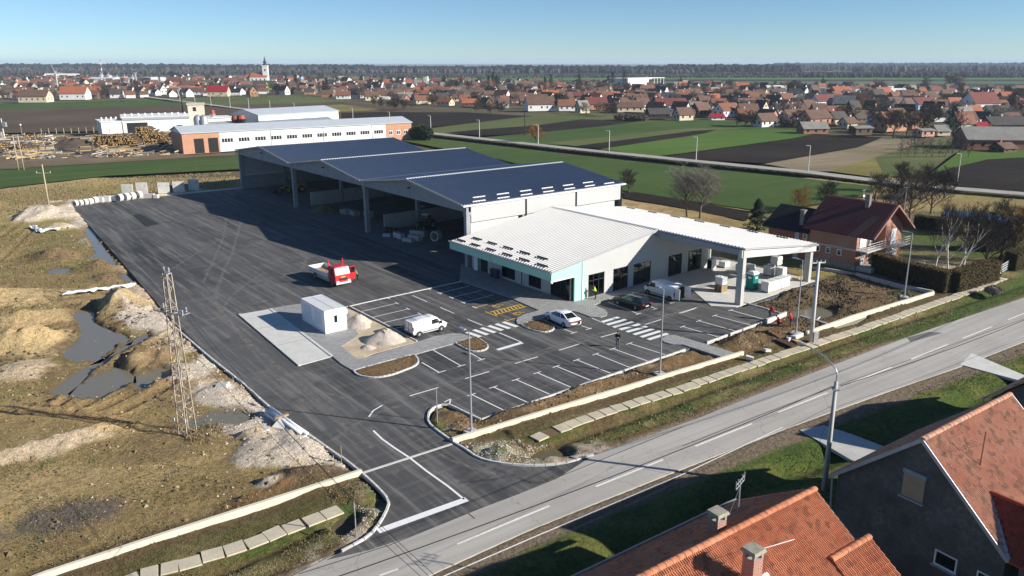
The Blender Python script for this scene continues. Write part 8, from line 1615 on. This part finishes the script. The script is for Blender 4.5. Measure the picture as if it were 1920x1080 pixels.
# parked things and sheds too small to part are left to the yards; fence of the small park
# ---------------- woods on the horizon: masses nobody could count
WOODF = M('far_wood', (.022,.020,.022), .95, .35, .02); WOODP = M('far_wood_pale', (.075,.066,.064), .95, .3, .02); SCRUB = M('far_scrub', (.05,.042,.036), .95, .35, .03)
def wood(name, label, spec, mat, n, seed):
    """spec: list of (px x0, x1, base y near, base y far, tree height m)"""
    rr = random.Random(seed); m = MB()
    tot = sum(s[1]-s[0] for s in spec)
    for (x0,x1,y0,y1,h) in spec:
        for i in range(int(n*(x1-x0)/tot)):
            p = P(rr.uniform(x0,x1), rr.uniform(y0,y1)); hh = h*(rr.uniform(.72,1.08) if rr.random() < .93 else rr.uniform(1.05,1.25)); w = hh*rr.uniform(.28,.6); k = 5; an = rr.random()*6
            ring = lambda f, z: [(p.x+w*f*math.cos(an+j*6.283/k)*rr.uniform(.8,1.2), p.y+w*f*math.sin(an+j*6.283/k), z) for j in range(k)]
            vs = ring(.5,0)+ring(1.0,hh*.5)+ring(.55,hh*.88)+[(p.x,p.y,hh)]; m.add(vs, [(r*k+j,r*k+(j+1)%k,(r+1)*k+(j+1)%k,(r+1)*k+j) for r in range(2) for j in range(k)]+[(2*k+j,2*k+(j+1)%k,3*k) for j in range(k)])
    return stuff(m.build(name, mat), label, 'wood')
wood('horizon_forest', 'dark bare forest along the whole horizon', [(-250,350,130.5,134.5,21.5),(300,700,131,136,19.5),(600,1000,133.5,137.5,17),(950,1300,133.5,138.5,18),(1250,1500,132,138.5,20.5),(1450,2200,124,128,24)], WOODF, 9000, 1)
wood('far_tree_belt', 'distant grey tree belts and scrub before the forest', [(1330,1700,128,134,18),(1600,2200,128,137,18),(1500,2150,142,146,9),(1300,1700,139,141.5,7),(300,640,137,141,12),(-200,350,137,142,10),(640,1300,139.5,143,4)], SCRUB, 4200, 2)
wood('pale_poplars', 'pale grey poplar crowns in front of the forest', [(0,620,135,139.5,15),(640,1050,137.5,139.5,13),(1180,1300,138,139.5,12),(1690,1770,134,138,17),(1360,1460,134,136,12)], WOODP, 420, 3)
wood('hedge_belts', 'low dark hedge belts between the far fields', [(700,1300,144.5,145.5,4),(1080,1900,145,146,4.5),(560,900,141.5,142.5,5),(-100,300,146,152,7),(1750,2100,139,141,8)], SCRUB, 1500, 4)
# ================================================================== CLODS of earth and gravel
def clods(label, q, n, mat, seed, s0, s1, thr=.45, avoid=True):
    rr = random.Random(seed); pts = [(p.x,p.y) for p in PL(q)]; xs = [p[0] for p in pts]; ys = [p[1] for p in pts]; X = np.array([rr.uniform(min(xs),max(xs)) for _ in range(n)]); Y = np.array([rr.uniform(min(ys),max(ys)) for _ in range(n)])
    ok = (sdf(pts,X,Y) < 0) & (fbm(X,Y,.22,3,seed) > thr) & (sdf([(p.x,p.y) for p in YARD],X,Y) > .35) & (sdf([(p.x,p.y) for p in ROAD],X,Y) > .6)
    for wl_ in (WALK_L, WALK_R): ok &= ldist([(p.x,p.y) for p in wl_],X,Y) > .8
    for pu in PUD: ok &= sdf([(p.x,p.y) for p in pu],X,Y) > .1
    Z = ground(X[None,:],Y[None,:])[0][0]; m = MB()
    for i in np.nonzero(ok)[0]:
        s = s0+(s1-s0)*rr.random()**3; x, y, z = X[i],Y[i],Z[i]; j = lambda: rr.uniform(.55,1.25)*s; an = rr.random()*6.3; c_, s_ = math.cos(an), math.sin(an)
        v = [(j(),0,0),(0,j(),0),(-j(),0,0),(0,-j(),0),(0,0,j()*.8)]; m.add([(x+a*c_-b*s_, y+a*s_+b*c_, z-.02+d) for a,b,d in v], [(0,1,4),(1,2,4),(2,3,4),(3,0,4)])
    stuff(m.build('earth_clods', mat), label, 'clods')
CL1 = M('clod_brown', (.17,.12,.065), .95, .4, 3); CL2 = M('clod_tan', (.36,.28,.165), .95, .35, 3); CL3 = M('clod_pale', (.52,.47,.40), .95, .3, 3); CL4 = M('clod_dark', (.085,.063,.04), .95, .4, 3)
MUDQ = [(0,420),(150,420),(240,520),(330,620),(400,690),(640,870),(650,900),(300,1010),(0,1075)]
clods('brown clods of earth over the muddy waste ground', MUDQ, 9000, CL1, 1, .05, .28, .47); clods('tan lumps of clay over the muddy waste ground', MUDQ, 8000, CL2, 2, .04, .24, .5)
clods('pale gravel stones along the left yard edge', [(230,560),(330,612),(640,868),(600,880),(420,870),(330,760),(250,640)], 9000, CL3, 3, .03, .16, .36); clods('dark clods on the mud ruts and heaps', [(0,560),(240,560),(330,640),(340,760),(200,780),(0,780)], 6000, CL4, 4, .05, .3, .5)
BEDQ = [(845,765),(902,792),(1285,660),(1400,612),(1475,595),(1512,628),(1393,668),(860,832),(812,795)]
clods('brown clods in the soil strip behind the parking row', BEDQ, 9000, CL1, 5, .04, .2, .42); clods('tan clods in the soil strip behind the parking row', BEDQ, 5000, CL2, 6, .04, .18, .5); clods('dark clods in the soil strip behind the parking row', BEDQ, 5000, CL4, 7, .05, .22, .5)
GQ = [(1397,566),(1500,520),(1605,515),(1749,551),(1600,600),(1512,630),(1470,591)]
clods('dark clods of the dug-over plot', GQ, 9000, CL4, 8, .06, .3, .42); clods('brown clods of the dug-over plot', GQ, 6000, CL1, 9, .05, .26, .48)
clods('stones and gravel around the right entrance curve', [(850,830),(1000,820),(1113,850),(1060,868),(930,868),(870,845)], 5000, CL3, 10, .02, .1, .40); clods('brown clods around the left entrance curve', [(600,900),(680,890),(725,945),(700,1005),(640,1030),(620,960)], 3000, CL1, 11, .03, .14, .42); clods('pale stones around the left entrance curve', [(640,900),(680,890),(725,945),(700,1005),(640,1030)], 2500, CL3, 12, .02, .1, .45)
clods('fine pale crumbs over the near waste ground', [(0,800),(340,760),(560,850),(640,905),(300,1010),(0,1075)], 14000, CL2, 14, .02, .09, .4); clods('fine dark crumbs over the near waste ground', [(0,800),(340,760),(560,850),(640,905),(300,1010),(0,1075)], 12000, CL4, 15, .02, .09, .45); clods('fine brown crumbs along the near verges', [(60,1095),(640,915),(680,900),(640,960),(250,1090)], 7000, CL1, 16, .02, .08, .3)
clods('dark turned earth along the plinth wall and walk', [(1512,634),(1750,556),(1755,562),(1520,645),(1393,690),(900,838),(880,834),(1393,672)], 7000, CL4, 13, .03, .14, .35)
# ================================================================== GRASS
def blades(label, q, n, hgt, mat, seed, w=.05, tm=None):
    rr = random.Random(seed); pts = [(p.x,p.y) for p in PL(q)]; xs = [p[0] for p in pts]; ys = [p[1] for p in pts]; X = np.array([rr.uniform(min(xs),max(xs)) for _ in range(n)]); Y = np.array([rr.uniform(min(ys),max(ys)) for _ in range(n)]); inside = sdf(pts,X,Y) < 0; nn = fbm(X,Y,.3,3,seed); Z, _ = ground(X[None,:],Y[None,:]); Z = Z[0]; ok = inside & (nn > .40) & (sdf([(p.x,p.y) for p in ROAD],X,Y) > .7) & (sdf([(p.x,p.y) for p in YARD],X,Y) > .3); m = MB()
    for wl_ in (WALK_L, WALK_R): ok &= ldist([(p.x,p.y) for p in wl_],X,Y) > .75
    for i in np.nonzero(ok)[0]:
        x, y, z = X[i],Y[i],Z[i]; an = rr.random()*6.3; h = hgt*rr.uniform(.5,1.3); l = rr.uniform(.2,.7)*h
        m.add([(x-w*math.cos(an),y-w*math.sin(an),z-.02),(x+w*math.cos(an),y+w*math.sin(an),z-.02),(x+l*math.sin(an),y+l*math.cos(an),z+h)],[(0,1,2)])
    stuff(m.build('grass', mat), label, 'grass')
GB = M('grass_blades', (.105,.115,.035), .9, .35, .6, col2=(.14,.14,.045)); GD = M('dry_grass_blades', (.23,.18,.095), .9, .3, .8); GDK = M('lawn_blades', (.06,.10,.02), .9, .3, .5, col2=(.11,.135,.03))
blades('rough green grass on the ditch verge right of the entrance', [(1060,835),(1150,790),(1400,710),(1640,640),(1860,560),(1925,540),(1925,558),(1660,652),(1400,745),(1280,793),(1120,850)], 18000, .13, GB, 5)
blades('dry yellow grass along the ditch right of the entrance', [(1080,826),(1280,745),(1640,622),(1800,570),(1800,600),(1640,655),(1280,790),(1130,845)], 12000, .2, GD, 6)
blades('grass on the verge left of the entrance', [(40,1100),(300,1030),(640,925),(660,970),(600,1040),(540,1080),(400,1100)], 3500, .08, GB, 7, .035); blades('dry grass on the verge left of the entrance', [(300,1080),(520,1000),(640,960),(640,1020),(540,1075),(380,1100)], 3500, .10, GD, 8, .035)
blades('green tufts on the muddy waste ground', [(0,870),(240,840),(460,900),(560,905),(330,1010),(60,1090),(0,1000)], 6000, .12, GB, 9); blades('dry reeds on the muddy waste ground', [(75,565),(105,545),(110,580),(80,590)], 500, .9, GD, 10, .03); blades('dry reeds at the left edge of the mud', [(0,590),(22,585),(25,640),(0,650)], 400, .9, GD, 12, .03); blades('dry grass beside the lattice mast', [(340,815),(390,780),(420,805),(380,850)], 900, .4, GD, 13, .03)
blades('dry grass tufts on the rough ground before the wheat field', [(0,358),(200,334),(440,322),(440,350),(300,362),(130,380),(0,410)], 9000, .35, GD, 21, .12); blades('green and brown tufts on the waste ground beyond the mud', [(0,420),(60,430),(150,440),(230,540),(60,540),(0,540)], 7000, .25, GB, 22, .08)
blades('mown lawn between road and near houses', [(1040,1100),(1200,990),(1400,900),(1500,830),(1680,745),(1800,700),(1925,640),(1925,720),(1800,800),(1560,940),(1300,1090)], 42000, .10, GDK, 11)
# ================================================================== AIR
m = MB(); m.box(-9000,9000,-120,13500,-2.2,62); hz = m.build('haze', None); hm_ = bpy.data.materials.new('haze_air'); hm_.use_nodes = True; t = hm_.node_tree; t.nodes.remove(t.nodes['Principled BSDF']); pv = N(t, 'VolumePrincipled', Density=.00009); pv.inputs['Color'].default_value = (.66,.83,1.0,1); pv.inputs['Anisotropy'].default_value = .0; t.links.new(pv.outputs[0], t.nodes['Material Output'].inputs['Volume']); hz.data.materials.append(hm_); stuff(hz, 'thin blue winter haze over the plain', 'haze')
